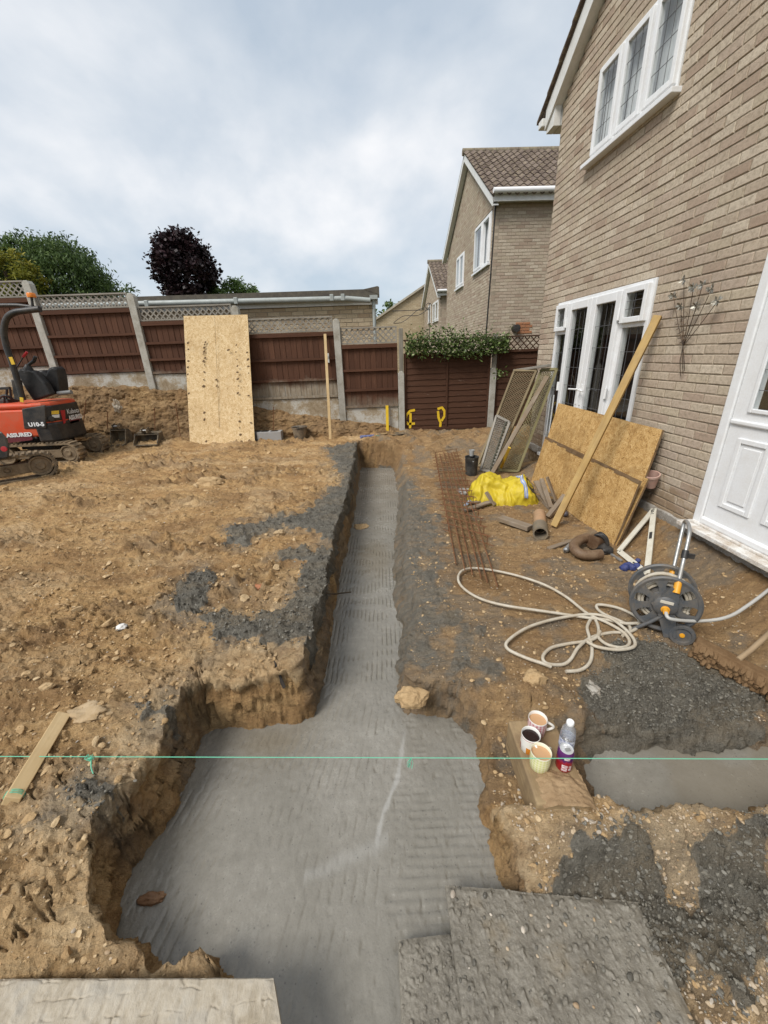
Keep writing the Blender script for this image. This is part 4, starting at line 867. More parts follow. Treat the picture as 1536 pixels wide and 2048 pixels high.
xl0 = px_['L'].x - 1.8
def bay(xa, xb, tt, tb, pb, gb, zs, st):
    a, c_ = xa + PW_ / 2 + .004, xb - PW_ / 2 - .004
    M = fence_mat('red_fence_board', zs, stain=st)
    pn = MB(); rail_z = [tb - .045, tb - .045 - (tb - pb) * .36, tb - .045 - (tb - pb) * .67, pb + .03]
    for i, z in enumerate(rail_z): pn.bar((a, FY - .038, z), (c_, FY - .038, z), .036, .07 if i == 0 else .042, tint=random.random())
    po = pn.build('fence_panel', M, fence)
    x = a; i = 0
    while x < c_ - .02:
        x2 = min(x + .105, c_); b = MB(); r_ = random.uniform(-.002, .002)
        b.prism([(x, FY - .004 + r_, pb), (x2 + .012 if x2 < c_ else x2, FY - .012 + r_, pb), (x2 + .012 if x2 < c_ else x2, FY - .003 + r_, pb), (x, FY + .002 + r_, pb)], (0, 0, tb - .02 - pb)); b.t = [random.random()] * len(b.v)
        o = random.random() * 9; b.lc = [(v[2] + o, v[0] + o, v[1]) for v in b.v]
        b.build('fence_board', M, po); x = x2; i += 1
    tr = MB(); tr.box(((a + c_) / 2, FY - .02, tt - .012), (c_ - a, .035, .024)); tr.box(((a + c_) / 2, FY - .02, tb - .002 + .012), (c_ - a, .035, .024)); tr.box((a + .012, FY - .02, (tt + tb) / 2), (.022, .03, tt - tb - .026)); tr.box((c_ - .012, FY - .02, (tt + tb) / 2), (.022, .03, tt - tb - .026))
    to = tr.build('trellis', M_LATH, fence)
    la = MB(); lattice(la, a + .024, c_ - .024, tb + .024, tt - .024, FY - .012, .105); la.build('lattice', M_LATH, to, kind='stuff')
    g = MB(); nb = max(1, round((pb - gb) / .15)); hb = (pb - .005 - gb) / nb
    g.box(((a + c_) / 2, FY, (pb - .005 + gb - .12) / 2), (c_ - a, .05, pb - .005 - gb + .12)); g.build('gravel_board', M_GB, fence, bevel=.004)
bay(xl0, px_['L'].x, zat(20, 562), zat(20, 596), zat(20, 735), zat(20, 772), 1.5, .4)
for l, r, px, a, b_, c_, d, zs, st in bays: bay(px_[l].x, px_[r].x, zat(px, a), zat(px, b_), zat(px, c_), zat(px, d), zs, st)
# white gate latch nailed near the stick
lp = ony(656, 716, FY - .05); b = MB(); b.box(lp, (.045, .02, .17)); b.box(lp + Vector((.0, -.018, .02)), (.02, .02, .05)); b.build('latch_plate', M_WHITEP, fence, bevel=.004)
# ---- lower waney-lap fence
wf = thing('waney_fence', 'dark brown wavy edged overlap fence with short concrete posts, yellow paint marks and brown trellis', 'fence', (1.6, FY, .1))
t = NT('waney_board'); g = t.noise(t.coord('lc', (1.3, 24, 24)), 2.6, 5, .6, .6); n = t.noise(t.coord('pos', (1.5, 1, 9)), 3, 5, .7)
M_WANEY = t.out(t.mix(t.ramp(n, [(.66, 0), (.74, .7)]), t.mix(t.ramp(g, [(.3, 0), (.7, 1)]), (.055, .025, .015), (.092, .044, .025)), (.30, .24, .19)), .8, t.bump(g, .35, .004), .25)
for k, zb, ztop in (('D', .05, 742), ('E', .0, 735)):
    p = px_[k]; zt = ony(800 if k == 'D' else 985, ztop, FY).z; w = .058
    b = MB(); b.prism([(p.x - w, FY - .08, zb), (p.x + w, FY - .08, zb), (p.x + w, FY - .08, zt - .05), (p.x + w * .4, FY - .08, zt), (p.x - w * .4, FY - .08, zt), (p.x - w, FY - .08, zt - .05)], (0, .12, 0)); b.build('concrete_post', M_POST, wf, bevel=.006)
    b = MB(); b.box((p.x + .01, FY - .03, (zt - .3 + p.z) / 2), (.075, .075, p.z - zt + .3)); b.build('timber_post', M_POSTW, wf, bevel=.004)
M_YEL = dirty('yellow_spray', (.78, .52, .02), (.4, .28, .05), .25, .6, 14)
def waney(xa, xb, zt, zb, n, batten=None):
    fr_ = MB()
    for x in (xa + .018, xb - .018): fr_.box((x, FY - .022, (zt + zb) / 2), (.036, .04, zt - zb))
    fr_.box(((xa + xb) / 2, FY - .025, zt - .02), (xb - xa - .075, .045, .045)); fr_.box(((xa + xb) / 2, FY - .022, zb + .03), (xb - xa - .075, .04, .05))
    if batten: fr_.box((batten, FY - .030, (zt + zb) / 2), (.034, .022, zt - zb - .1))
    po = fr_.build('fence_panel', M_WANEY, wf); hb = (zt - .045 - zb) / n
    for i in range(n):
        z0, z1 = zb + i * hb - .004, zb + (i + 1) * hb + .018; N = 26; b = MB(); sd_ = random.random() * 50; o = random.random() * 9
        vs = []
        for k in range(N + 1):
            x = xa + .03 + (xb - xa - .06) * k / N; w = .010 * float(perlin(x * 4.5, sd_)) + .008 * float(perlin(x * 11, sd_ + 5))
            vs += [(x, FY - .020, z0 + w), (x, FY - .008, z0 + w), (x, FY - .004, z1)]
        fs = []
        for k in range(N): a = 3 * k; fs += [(a, a + 3, a + 5, a + 2), (a + 1, a + 4, a + 3, a)]
        b.add(vs, fs, [(v[0] + o, v[2] + o, v[1]) for v in vs], random.random()); b.build('fence_board', M_WANEY, po, smooth=30)
    return po
zt, zb = zat(900, 704), zat(900, 858)
p1 = waney(px_['D'].x + .06, px_['E'].x - .06, zt, zb, 13, ony(893, 780, FY).x)
waney(px_['E'].x + .06, 4.2, zt, zb - .02, 13)
g = MB(); g.box(((px_['D'].x + px_['E'].x) / 2, FY + .0, zb - .165), (px_['E'].x - px_['D'].x - .13, .05, .32)); g.build('gravel_board', M_GB, wf, bevel=.004)
def ribbon(b, pts, w, y):
    P = [ony(px, py, y) for px, py in pts]
    vs = []
    for i in range(len(P)):
        d = (P[min(i + 1, len(P) - 1)] - P[max(i - 1, 0)]).normalized(); n_ = Vector((-d.z, 0, d.x)); vs += [P[i] - n_ * w / 2, P[i] + n_ * w / 2]
    b.add(vs, [(2 * i, 2 * i + 1, 2 * i + 3, 2 * i + 2) for i in range(len(P) - 1)])
for strokes in ([[(830, 820), (820, 822), (813, 830), (810, 842), (816, 848), (830, 847)], [(821, 826), (821, 840), (820, 858)]], [[(876, 822), (877, 835), (881, 845), (880, 860)], [(875, 818), (884, 815), (889, 822), (889, 832), (883, 842)]]):
    b = MB()
    for st in strokes:
        q = []
        for i in range(len(st) - 1): q += [tuple(st[i][k] + (st[i + 1][k] - st[i][k]) * s / 4 for k in (0, 1)) for s in range(4)]
        ribbon(b, q + [st[-1]], .048, FY - .0225)
    b.build('paint_mark', M_YEL, p1)
for xa, xb in ((px_['D'].x + .06, px_['E'].x - .05), (px_['E'].x + .06, 4.2)):
    a, c_ = zat(1040, 671), zat(1040, 702); tr = MB(); tr.box(((xa + xb) / 2, FY - .02, a - .012), (xb - xa, .035, .024)); tr.box(((xa + xb) / 2, FY - .02, c_ + .012), (xb - xa, .035, .024)); to = tr.build('trellis', M_LATHD, wf)
    la = MB(); lattice(la, xa, xb, c_ + .024, a - .024, FY - .012, .125, .019); la.build('lattice', M_LATHD, to, kind='stuff')
# ---- cut bank of clay under the fence
NU, NV = 760, 80
xs = np.linspace(-9.5, 4.0, NU); topz = np.interp(xs, [-9.5, -5.9, -4.2, -3.5, -2.3, -1.5, -1.1, -.5, .2, .7, 1.3, 2.4, 4.0], [1.33, 1.28, 1.20, 1.10, .78, .58, .50, .40, .30, .18, .12, .10, .1])
U, V = np.meshgrid(xs, np.linspace(0, 1.25, NV)); T = np.tile(topz, (NV, 1)) + .05 * fbm(U * 2.2, 0 * U, 3.3, 4); base = hbase(U, 7.8) - .12
Vc = np.minimum(V, 1.0); zb_ = base + (T - base) * Vc ** .92
yb_ = 7.85 + .17 * Vc ** 1.6 + (V > 1) * (V - 1) * 1.2 - .05 * fbm(U * 2.3, zb_ * 3.0, 1.2, 4) - .026 * fbm(U * 5, zb_ * 7, 6.2, 4, .6) + .03 * sstep(.05, .0, np.abs(fbm(U * 4, zb_ * 6, 9.2, 3))) - .010 * np.maximum(0, fbm(U * 16, zb_ * 20, 2.2, 3))
yb_ = np.where(V > 1.0, np.maximum(yb_, 8.0), np.minimum(yb_, 8.04))
bq = np.arange(NU * NV).reshape(NV, NU); M_BANK = m_soil('bank_soil', True)
bank_o = grid_mesh('soil_bank', np.stack([U.ravel(), yb_.ravel(), (zb_ + .02 * fbm(U * 12, V * 9, 4, 3)).ravel()], 1), np.stack([bq[:-1, :-1], bq[:-1, 1:], bq[1:, 1:], bq[1:, :-1]], -1).reshape(-1, 4), M_BANK, {'damp': np.clip(.95 + .9 * fbm(U * 1.5, V * 2, 7, 3), 0, 1).ravel(), 'wall': np.ones(U.size)}); struct(bank_o)
# chalky white lumps of old mortar stuck in the bank
M_CHALK = dirty('chalky_mortar', (.58, .56, .52), (.36, .28, .18), .7, .9, 9)
# ================================================================ THINGS ON SITE
def osb(name, cols, dirt):
    """oriented strand board: flakes laid in patches of their own direction"""
    q = NT(name); lc = q.coord('lc'); vn = q.node('ShaderNodeTexVoronoi', feature='F1'); vn.inputs['Scale'].default_value = 22; q.link(lc, vn.inputs['Vector'])
    s1 = q.node('ShaderNodeSeparateColor'); q.link(vn.outputs['Color'], s1.inputs[0]); vr = q.node('ShaderNodeVectorRotate', rotation_type='Z_AXIS'); q.link(lc, vr.inputs['Vector']); q.link(q.math('MULTIPLY', s1.outputs[0], 3.1), vr.inputs['Angle'])
    mp = q.node('ShaderNodeMapping'); mp.inputs['Scale'].default_value = (16, 70, 20); q.link(vr.outputs[0], mp.inputs[0]); f = q.noise(mp.outputs[0], 1.5, 5, .65, .5); big = q.noise(q.coord('pos'), 2.6, 5, .65)
    col = q.ramp(q.mix(.10, f, s1.outputs[1]), [(.33, cols[0]), (.43, cols[1]), (.52, cols[2]), (.64, cols[3])])
    col = q.mix(q.ramp(big, [(.50, 0), (.70, dirt)]), col, cols[0]); return q.out(col, .75, q.bump(f, .35, .004), .25)
M_OSB = osb('osb_pale', [(.34, .21, .09), (.55, .385, .19), (.68, .51, .29), (.76, .62, .40)], .35)
M_OSBW = osb('osb_weathered', [(.16, .085, .028), (.36, .205, .07), (.48, .30, .115), (.58, .40, .185)], .55)
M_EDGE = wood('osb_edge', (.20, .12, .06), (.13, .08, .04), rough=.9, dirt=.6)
M_PINE = wood('pale_pine', (.62, .47, .27), (.54, .39, .20), (.44, .30, .14), dirt=.15)
M_PINE2 = wood('yellow_pine', (.47, .33, .14), (.40, .26, .095), (.30, .18, .06), dirt=.25)
M_GREYW = wood('grey_timber', (.29, .24, .185), (.21, .165, .12), (.15, .11, .075), rough=.85, dirt=.55)
M_SLEEP = wood('muddy_sleeper', (.36, .27, .155), (.27, .19, .10), (.17, .11, .055), rough=.8, dirt=.75)
M_RUST = dirty('rusty_steel', (.13, .055, .025), (.24, .12, .055), .7, .8, 25, .3)
M_STEEL = dirty('galvanised_steel', (.42, .43, .43), (.25, .2, .14), .4, .38, 14, .5, .8)
M_DKSTEEL = dirty('muddy_bucket_steel', (.05, .045, .04), (.25, .19, .115), .9, .6, 9, .4, thr=.46)
M_BLOCK = dirty('concrete_block', (.34, .335, .33), (.28, .23, .17), .4, .95, 12, .2, bump=.6)
def sheet(name, label, cat, TL, TR, BR, th, mat, group=None, BLp=None):
    """a board by its corners, with its thickness behind the face"""
    TL, TR, BR = Vector(TL), Vector(TR), Vector(BR); BL_ = Vector(BLp) if BLp is not None else TL + BR - TR
    h = thing(name, label, cat, (BL_ + BR) / 2, group); u = (BR - BL_).normalized(); n = u.cross((TL - BL_)).normalized()
    if (CAM_V - BL_).dot(n) < 0: n = -n
    w, v = (BR - BL_).length, (TL - BL_).length; o = random.random() * 9; N = 14
    b = MB(); vs = []; lc = []
    e = lambda k: .004 * float(perlin(k * 1.7, o))
    for j in range(N + 1):
        for i in range(N + 1):
            s, r = i / N, j / N; p = (BL_ * (1 - s) + BR * s) * (1 - r) + (TL * (1 - s) + TR * s) * r
            if i in (0, N): p = p + u * e(j + i * 9)
            if j in (0, N): p = p + (TL - BL_).normalized() * e(i + 40 + j * 7)
            vs.append(p + n * .002 * float(perlin(s * 3, r * 3, o))); lc.append((w * s + o, v * r, 0))
    b.add(vs, [(j * (N + 1) + i, j * (N + 1) + i + 1, (j + 1) * (N + 1) + i + 1, (j + 1) * (N + 1) + i) for j in range(N) for i in range(N)], lc); b.build('face', mat, h)
    rim_ = [i for i in range(N)] + [N + j * (N + 1) for j in range(N)] + [N * (N + 1) + N - i for i in range(N)] + [(N - j) * (N + 1) for j in range(N)]
    b = MB(); m_ = len(rim_); P1 = [vs[i] - n * .0005 for i in rim_]; P2 = [vs[i] - n * th for i in rim_]; b.add(P1 + P2, [(i, (i + 1) % m_, m_ + (i + 1) % m_, m_ + i) for i in range(m_)] ); b.add([v_ - n * th for v_ in vs], [(j * (N + 1) + i, (j + 1) * (N + 1) + i, (j + 1) * (N + 1) + i + 1, j * (N + 1) + i + 1) for j in range(N) for i in range(N)]); b.build('edge', M_EDGE, h)
    return h, (BL_, u, (TL - BL_).normalized(), n, w, v)
# ---- tall pale OSB sheet against the fence
zb = .10; BLa, BRa = onz(380, 892, zb), onz(510, 888, zb); TLa, TRa = ony(367, 632, FY - .12), ony(495, 629, FY - .12)
o1, fr1 = sheet('osb_sheet', 'tall pale strand board sheet standing upright against the red closeboard fence', 'board', TLa, TRa, BRa, .018, M_OSB, None, BLa)
M_HOLE = dirty('dark_dent', (.13, .08, .04), (.2, .13, .07), .5, .9, 20)
def on_sheet(fr, px, py):
    BL_, u, v, n, w, h = fr; d = Vector(rd(px, py)); t_ = (BL_ - CAM_V).dot(n) / d.dot(n); return CAM_V + d * t_
b = MB()
sheet_px = lambda x, y: (360 + x * .15625, 600 + y * .15625)
for x, y in [(325, 540), (315, 570), (310, 610), (308, 660), (300, 690), (320, 740), (300, 780), (315, 830), (310, 920), (305, 1020), (300, 1100), (310, 1440), (310, 1530), (335, 1810), (720, 575), (715, 665), (730, 760), (735, 845), (735, 925), (740, 1010), (750, 1100), (740, 1190), (745, 1455), (760, 1550), (762, 1635), (772, 1722), (785, 1812), (100, 545), (105, 630), (105, 780), (100, 860), (98, 950), (112, 1195), (860, 670), (870, 760), (875, 850), (880, 935), (878, 1225), (905, 1570), (620, 640), (465, 1020), (470, 1100)]:
    p = on_sheet(fr1, *sheet_px(x, y)); r = random.uniform(.012, .026); n_ = fr1[3]; q = Matrix((fr1[1], fr1[2], n_)).transposed()
    b.blob(p + n_ * .001, (r * 1.1, r * .7, .004), 1, .3, q @ Matrix.Rotation(random.random(), 3, 'Z'))
for y0_ in range(12):
    p = on_sheet(fr1, *sheet_px(445 + y0_ * 5, 215 + y0_ * 118)); p2 = on_sheet(fr1, *sheet_px(450 + y0_ * 5, 215 + (y0_ + 1) * 118)); b.bar(p + fr1[3] * .003, p2 + fr1[3] * .003, .003, .004, up=fr1[3])
b.build('dents_and_joint', M_HOLE, o1, kind='stuff')
# ---- weathered boards against the house
A_TL, A_TR, A_BR = onx(1117, 806, 2.63), onx(1325, 860, 2.63), onz(1240, 1090, -.14)
o2, fr2 = sheet('osb_board', 'upper weathered strand board lying on its side against the patio doors and brick wall', 'board', A_TL, A_TR, A_BR, .02, M_OSBW, 'weathered boards leaning on the house')
bTR = onx(1296, 958, 2.49); bBR = onz(1232, 1094, -.145); o2b, _ = sheet('osb_board', 'middle weathered strand board showing as a strip beyond the front board', 'board', onx(1105, 880, 2.49), bTR, bBR, .018, M_OSBW, 'weathered boards leaning on the house')
B_TR = onx(1280, 962, 2.40); B_BR = onz(1226, 1093, -.15); B_TL = onx(1091, 873, 2.40)
o3, fr3 = sheet('osb_board', 'front weathered strand board, lower one, right behind the yellow bag and offcuts', 'board', B_TL, B_TR, B_BR, .02, M_OSBW, 'weathered boards leaning on the house')
def plank(name, label, cat, a, b_, w, h, mat, group=None, up=(0, 0, 1), bevel=.003):
    m = MB(); m.bar(a, b_, w, h, up); o = m.build(name, mat, None, bevel=bevel); return tag(o, label, cat, group)
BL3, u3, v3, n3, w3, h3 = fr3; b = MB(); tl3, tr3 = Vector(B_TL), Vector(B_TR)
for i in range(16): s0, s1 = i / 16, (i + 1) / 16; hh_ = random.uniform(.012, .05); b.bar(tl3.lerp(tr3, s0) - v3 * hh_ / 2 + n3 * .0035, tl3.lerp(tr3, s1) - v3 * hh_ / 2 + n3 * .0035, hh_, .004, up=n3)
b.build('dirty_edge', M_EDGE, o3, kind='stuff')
plank('timber_post', 'long pale timber post leaning from the ground across the boards to the house wall', 'timber', gpt(1108, 1052, .02), onx(1316, 632, 2.635), .066, .045, M_PINE2, None, (-.6, -.6, .4))
# ---- trellis screens leaning by the house corner
M_OLIVE = wood('olive_lath', (.28, .25, .135), (.21, .185, .09), rough=.85); M_TANL = wood('tan_lath', (.25, .195, .115), (.18, .138, .08), rough=.85)
def screen(label, TL, TR, BR, BL_, mat, pitch, lw=.008, grp='trellis screens leaning at the house corner', both=True, rot=0, fw=.035):
    TL, TR, BR, BL_ = map(Vector, (TL, TR, BR, BL_)); h = thing('trellis_screen', label, 'trellis', (BL_ + BR) / 2, grp); n = (BR - BL_).cross(TL - BL_).normalized()
    if (CAM_V - BL_).dot(n) < 0: n = -n
    P_ = lambda s, r: (BL_ * (1 - s) + BR * s) * (1 - r) + (TL * (1 - s) + TR * s) * r
    b = MB()
    for a, c_ in ((TL, TR), (TR, BR), (BR, BL_), (BL_, TL)): b.bar(a + n * .012, c_ + n * .012, fw, .03, up=n)
    b.build('frame', mat, h); b = MB(); w = (BR - BL_).length; L = (TL - BL_).length; asp = L / w
    k = -1.0 * 1
    lines = []
    for sg in (1, -1):
        x = -asp
        while x < 1:
            a, c_ = x, x + asp; pa, pb = max(a, 0), min(c_, 1)
            if pb - pa > .01:
                ra, rb = (pa - a) / asp, (pb - a) / asp
                if sg < 0: ra, rb = 1 - ra, 1 - rb
                b.bar(P_(pa, ra) + n * .004 * sg, P_(pb, rb) + n * .004 * sg, lw, .006, up=n, tint=random.random())
            x += pitch / w
    b.build('lattice', mat, h, kind='stuff'); return h
zg = -.12; B1, B2, B3, B4 = onz(957, 931, zg), onz(990, 938, zg), onz(998, 940, zg), onz(1036, 942, zg)
screen('brown trellis screen, left of the tall pair leaning by the house corner', onx(1030, 742, 2.40), onx(1074, 742, 2.52), B2, B1, M_TANL, .042)
screen('olive green trellis screen, right one of the tall pair, touching the patio door', onx(1083, 740, 2.58), onx(1113, 739, 2.62), B4, B3, M_OLIVE, .046)
q1, q2 = onx(994, 832, 2.05), onx(1020, 846, 2.12); screen('short grey mesh screen with wooden top rail in front of the tall trellis pair', q1, q2, onz(975, 940, zg) + Vector((.03, -.12, 0)), onz(958, 936, zg) + Vector((0, -.12, 0)), M_LATH, .034, .006)
plank('timber_offcut', 'long grey weathered plank leaning between the two tall trellis screens', 'plank', onz(985, 945, -.1), onx(1095, 752, 2.5), .07, .02, M_GREYW, 'timber offcuts', (-.7, -.5, .3))
plank('timber_offcut', 'thick grey rail lying along the top of the leaning trellis screens', 'plank', onx(1030, 741, 2.42), onx(1098, 731, 2.56), .06, .035, M_LATH, 'timber offcuts')
plank('lath', 'short bright yellow lath standing behind the yellow bag', 'lath', gpt(1000, 940, .02), onx(1019, 895, 1.98), .04, .02, dirty('yellow_lath', (.70, .46, .04), (.3, .2, .08), .3, .6, 12), None, (-.5, -.8, 0))
b = MB(); a, c_ = onx(1017, 842, 2.04), onz(985, 938, -.08); 
for k in range(2):
    pts = []
    for i in range(60): s = i / 59; ph = s * 46 + k * 3.14; pts.append(a.lerp(c_, s) + Vector((-.05 + .012 * math.cos(ph), -.06 + .012 * math.sin(ph), .012 * math.sin(ph))))
    b.tube(pts, .009, 6)
tag(b.build('chain', dirty('dark_chain', (.07, .075, .06), (.2, .17, .1), .4, .6, 30), None, smooth=60), 'dark green twisted chain hanging down the short mesh screen', 'chain')
for k, (x0_, y0_, x1_, y1_) in enumerate([(1092, 868, 1104, 775), (1098, 866, 1108, 790)]):
    b = MB(); b.tube([onx(x0_, y0_, 2.55), onx(x1_, y1_, 2.62)], .012, 8); tag(b.build('metal_pole', M_STEEL, None, smooth=60), ['thin galvanised pole behind the olive trellis screen', 'second thin galvanised pole, nearer the patio door glass'][k], 'pole', 'metal poles by the patio door')
b = MB(); p = gpt(1078, 905); b.box(p + Vector((.25, .05, .16)), (.34, .30, .34), Matrix.Rotation(.3, 3, 'Z')); tag(b.build('black_crate', M_BLACK, None, bevel=.02), 'dark crate in the shadow between the olive screen and the boards', 'crate')
# ---- yellow bulk bag, crumpled
bag = thing('bulk_bag', 'crumpled bright yellow bulk bag with blue strap and black logo patch', 'bag', gpt(1005, 1000))
M_BAG = dirty('yellow_woven', (.54, .415, .025), (.33, .24, .09), .32, .5, 8, .35, bump=.3, thr=.55)
bL, bR = gpt(936, 1006), gpt(1078, 1010); bu = (bR - bL); bw = bu.length; bu.normalize(); bv = Vector((0, 0, 1)).cross(bu).normalized(); bc = (bL + bR) / 2 + bv * .22
hprof = lambda s: float(np.interp(s, [0, .06, .2, .35, .5, .65, .8, .93, 1], [.04, .15, .27, .31, .29, .29, .27, .17, .03]))
def bagp(s, r, off=0.0):
    """s along its length, r from the ground in front (0) over the top to the ground behind (1)"""
    a = math.pi * r; hh = hprof(s); wd = .27 * (1 - .35 * abs(2 * s - 1) ** 2.5)
    n_ = float(fbm(s * 3.2, r * 2.2, 5.0, 2)); tri = lambda q: abs((q % 1) - .5) * 2
    fo = .032 * tri(s * 3.1 + r * 1.7 + .9 * n_) * tri(s * 1.3 - r * 2.3 + .7 * n_ + .2) + .012 * tri(s * 7.3 - r * 3.1 + 1.3 * n_) + .018 * abs(float(fbm(s * 4.2, r * 2.6, 2.0, 3))) + .010 * abs(float(perlin(s * 9 + r * 5, r * 6, 7))) + .006 * float(perlin(s * 24, r * 19, 3))
    cave = .10 * math.exp(-((s - .38) / .20) ** 2 - ((r - .23) / .13) ** 2)
    y = -math.cos(a) * (wd + fo * 1.6 - cave + off) ; z = max(0, math.sin(a)) ** .75 * (hh + fo * 1.4 - .3 * cave + off) - .01
    z = z * (1 + .20 * float(perlin(s * 3.1, 1.2))) - .02
    return bc + bu * ((s - .5) * bw * (1 + .06 * float(perlin(r * 5, 2.0)))) + bv * y + Vector((0, 0, z))
b = MB(); b.grid(90, 60, lambda u, v: bagp(u, v)); b.build('body', M_BAG, bag, smooth=70)
b = MB(); b.grid(5, 40, lambda u, v: bagp(.735 + .055 * u - .05 * v * 0 + .09 * (1 - v) - .04, .10 + .50 * v, .006)); b.build('strap', dirty('blue_strap', (.22, .30, .52), (.5, .5, .5), .35, .6, 40), bag, smooth=60)
b = MB(); b.grid(2, 40, lambda u, v: bagp(.755 + .012 * u + .09 * (1 - v) - .04, .10 + .50 * v, .009)); b.build('strap_stripe', dirty('white_stripe', (.62, .65, .70), (.4, .3, .2), .3, .6, 30), bag, smooth=60)
b = MB(); N = 26; cs0, cr0, rs0, rr0 = .905, .40, .085, .17
vs = [bagp(cs0, cr0, .006)] + [bagp(cs0 + rs0 * math.cos(k / N * 6.283), cr0 + rr0 * math.sin(k / N * 6.283), .006) for k in range(N)] + [bagp(cs0 + rs0 * .5 * math.cos(k / N * 6.283), cr0 + rr0 * .5 * math.sin(k / N * 6.283), .006) for k in range(N)]
b.add(vs, [(0, 1 + N + k, 1 + N + (k + 1) % N) for k in range(N)] + [(1 + N + k, 1 + k, 1 + (k + 1) % N, 1 + N + (k + 1) % N) for k in range(N)]); b.build('logo_patch', M_BLACK, bag, smooth=60)
def wrap_text(s, fn, parent, mat):
    c = bpy.data.curves.new('t', 'FONT'); c.body = s; c.size = 1; c.offset = .03; c.resolution_u = 3; t_ = bpy.data.objects.new('t', c); COL.objects.link(t_)
    me = bpy.data.meshes.new_from_object(t_.evaluated_get(bpy.context.evaluated_depsgraph_get())); bpy.data.objects.remove(t_)
    b = MB(); b.add([fn(v.co.x, v.co.y) for v in me.vertices], [tuple(p.vertices) for p in me.polygons]); return b.build('lettering', mat, parent)
wrap_text('em', lambda x, y: bagp(cs0 - .072 + x * .105, cr0 - .07 + y * .24, .010), bag, M_BAG)
b = MB(); e0 = bagp(.02, .1); b.tube([e0, e0 + Vector((-.08, -.06, -.03)), e0 + Vector((-.17, -.05, -.08)), e0 + Vector((-.24, -.12, -.10))], [.03, .022, .03, .012], 6); b.build('loose_strap', dirty('pale_blue_strap', (.42, .50, .62), (.3, .25, .2), .4, .6, 40), bag, smooth=50)
# ---- timber offcuts
for a, c_, w, h, lab, z0, z1 in [
    ((1000, 1036), (1060, 1056), .10, .045, 'thick grey offcut lying flat between the yellow bag and the clay pipe', .05, .05), ((926, 1021), (986, 1002), .07, .022, 'flat offcut under the left front of the yellow bag', .02, .05),
    ((972, 984), (990, 1010), .06, .02, 'short offcut standing against the front of the yellow bag', .16, .02), ((938, 1006), (978, 1000), .05, .02, 'thin brown offcut half under the left of the yellow bag', .03, .03),
    ((1072, 962), (1098, 1010), .07, .022, 'leftmost offcut of the bundle right of the yellow bag', .20, .04), ((1083, 958), (1102, 1016), .05, .03, 'middle offcut of the bundle right of the yellow bag', .22, .05),
    ((1094, 954), (1112, 1002), .06, .022, 'rightmost upright offcut of the bundle right of the yellow bag', .24, .06), ((1076, 992), (1104, 1020), .05, .03, 'low offcut across the foot of the bundle right of the yellow bag', .03, .03),
    ((1130, 990), (1095, 1034), .055, .03, 'offcut lying against the foot of the leaning timber post', .16, .02), ((1090, 985), (1108, 992), .05, .02, 'short stub on top of the offcut bundle', .1, .1),
    ((1097, 1097), (1162, 1075), .045, .018, 'flat grey strip lying beside the spray can and pipe bend', .012, .012)]:
    plank('timber_offcut', lab, 'offcut', gpt(*a, z0), gpt(*c_, z1), w, h, M_GREYW, 'timber offcuts')
# ---- clay pipe, pipe bend, can
M_CLAY = dirty('clay_pipe', (.42, .26, .15), (.24, .17, .10), .7, .8, 9, .3); M_BROWN = dirty('brown_pvc', (.10, .055, .03), (.22, .15, .09), .8, .45, 7); M_COLLAR = dirty('grey_collar', (.15, .13, .10), (.27, .2, .12), .6, .6, 9)
p0, p1 = gpt(1079, 1028, .07), gpt(1081, 1068, .065); d = (p1 - p0).normalized()
pipe = thing('clay_pipe', 'short clay drain pipe with grey socket facing the camera beside the thick offcut', 'pipe', gpt(1080, 1060)); Mz = d.to_track_quat('Z', 'Y').to_matrix(); Lp = (p1 - p0).length
b = MB(); b.lathe([(.045, 0), (.062, 0), (.062, Lp * .72), (.05, Lp * .72)], 24, Mz, p0, (False, False)); b.build('barrel', M_CLAY, pipe, smooth=40)
b = MB(); b.lathe([(.062, Lp * .62), (.074, Lp * .63), (.074, Lp * .66), (.072, Lp), (.058, Lp), (.056, Lp * .3)], 24, Mz, p0, (False, False)); b.build('socket', M_COLLAR, pipe, smooth=40)
el = thing('pipe_bend', 'curved brown plastic pipe bend lying behind the spray can', 'pipe', gpt(1172, 1112))
def smooth_path(P, n=8, closed=False):
    P = [Vector(p) for p in P]; out = []; m = len(P)
    for i in range(m - 1 if not closed else m):
        a, b_, c_, d_ = P[i - 1] if (i > 0 or closed) else P[0], P[i], P[(i + 1) % m], P[(i + 2) % m] if (i + 2 < m or closed) else P[-1]
        for k in range(n):
            t_ = k / n; out.append(.5 * ((2 * b_) + (c_ - a) * t_ + (2 * a - 5 * b_ + 4 * c_ - d_) * t_ * t_ + (3 * b_ - a - 3 * c_ + d_) * t_ ** 3))
    if not closed: out.append(P[-1])
    return out
b = MB(); b.tube(smooth_path([gpt(1202, 1108, .06), gpt(1176, 1110, .06), gpt(1156, 1105, .07), gpt(1148, 1092, .08), gpt(1160, 1080, .09), gpt(1178, 1076, .09)], 6), .044, 16, cap=True); b.build('bend', M_BROWN, el, smooth=50)
b = MB(); b.tube([gpt(1184, 1084, .09), gpt(1200, 1078, .09)], .066, 18); b.build('collar', M_BROWN, el, smooth=50)
b = MB()
for i in range(3): b.tube(smooth_path([gpt(1184 + 4 * i, 1092 - 8 * i, .02), gpt(1192 + 4 * i, 1070 - 2 * i, .16), gpt(1210 + 2 * i, 1078, .13), gpt(1216, 1100, .03)], 6), .014, 8)
b.blob(gpt(1207, 1098, .04), (.08, .06, .05), 2, .2); tag(b.build('rubber_coupling', M_BLACK, None, smooth=60), 'black rubber coupling heaped against the pipe bend', 'coupling')
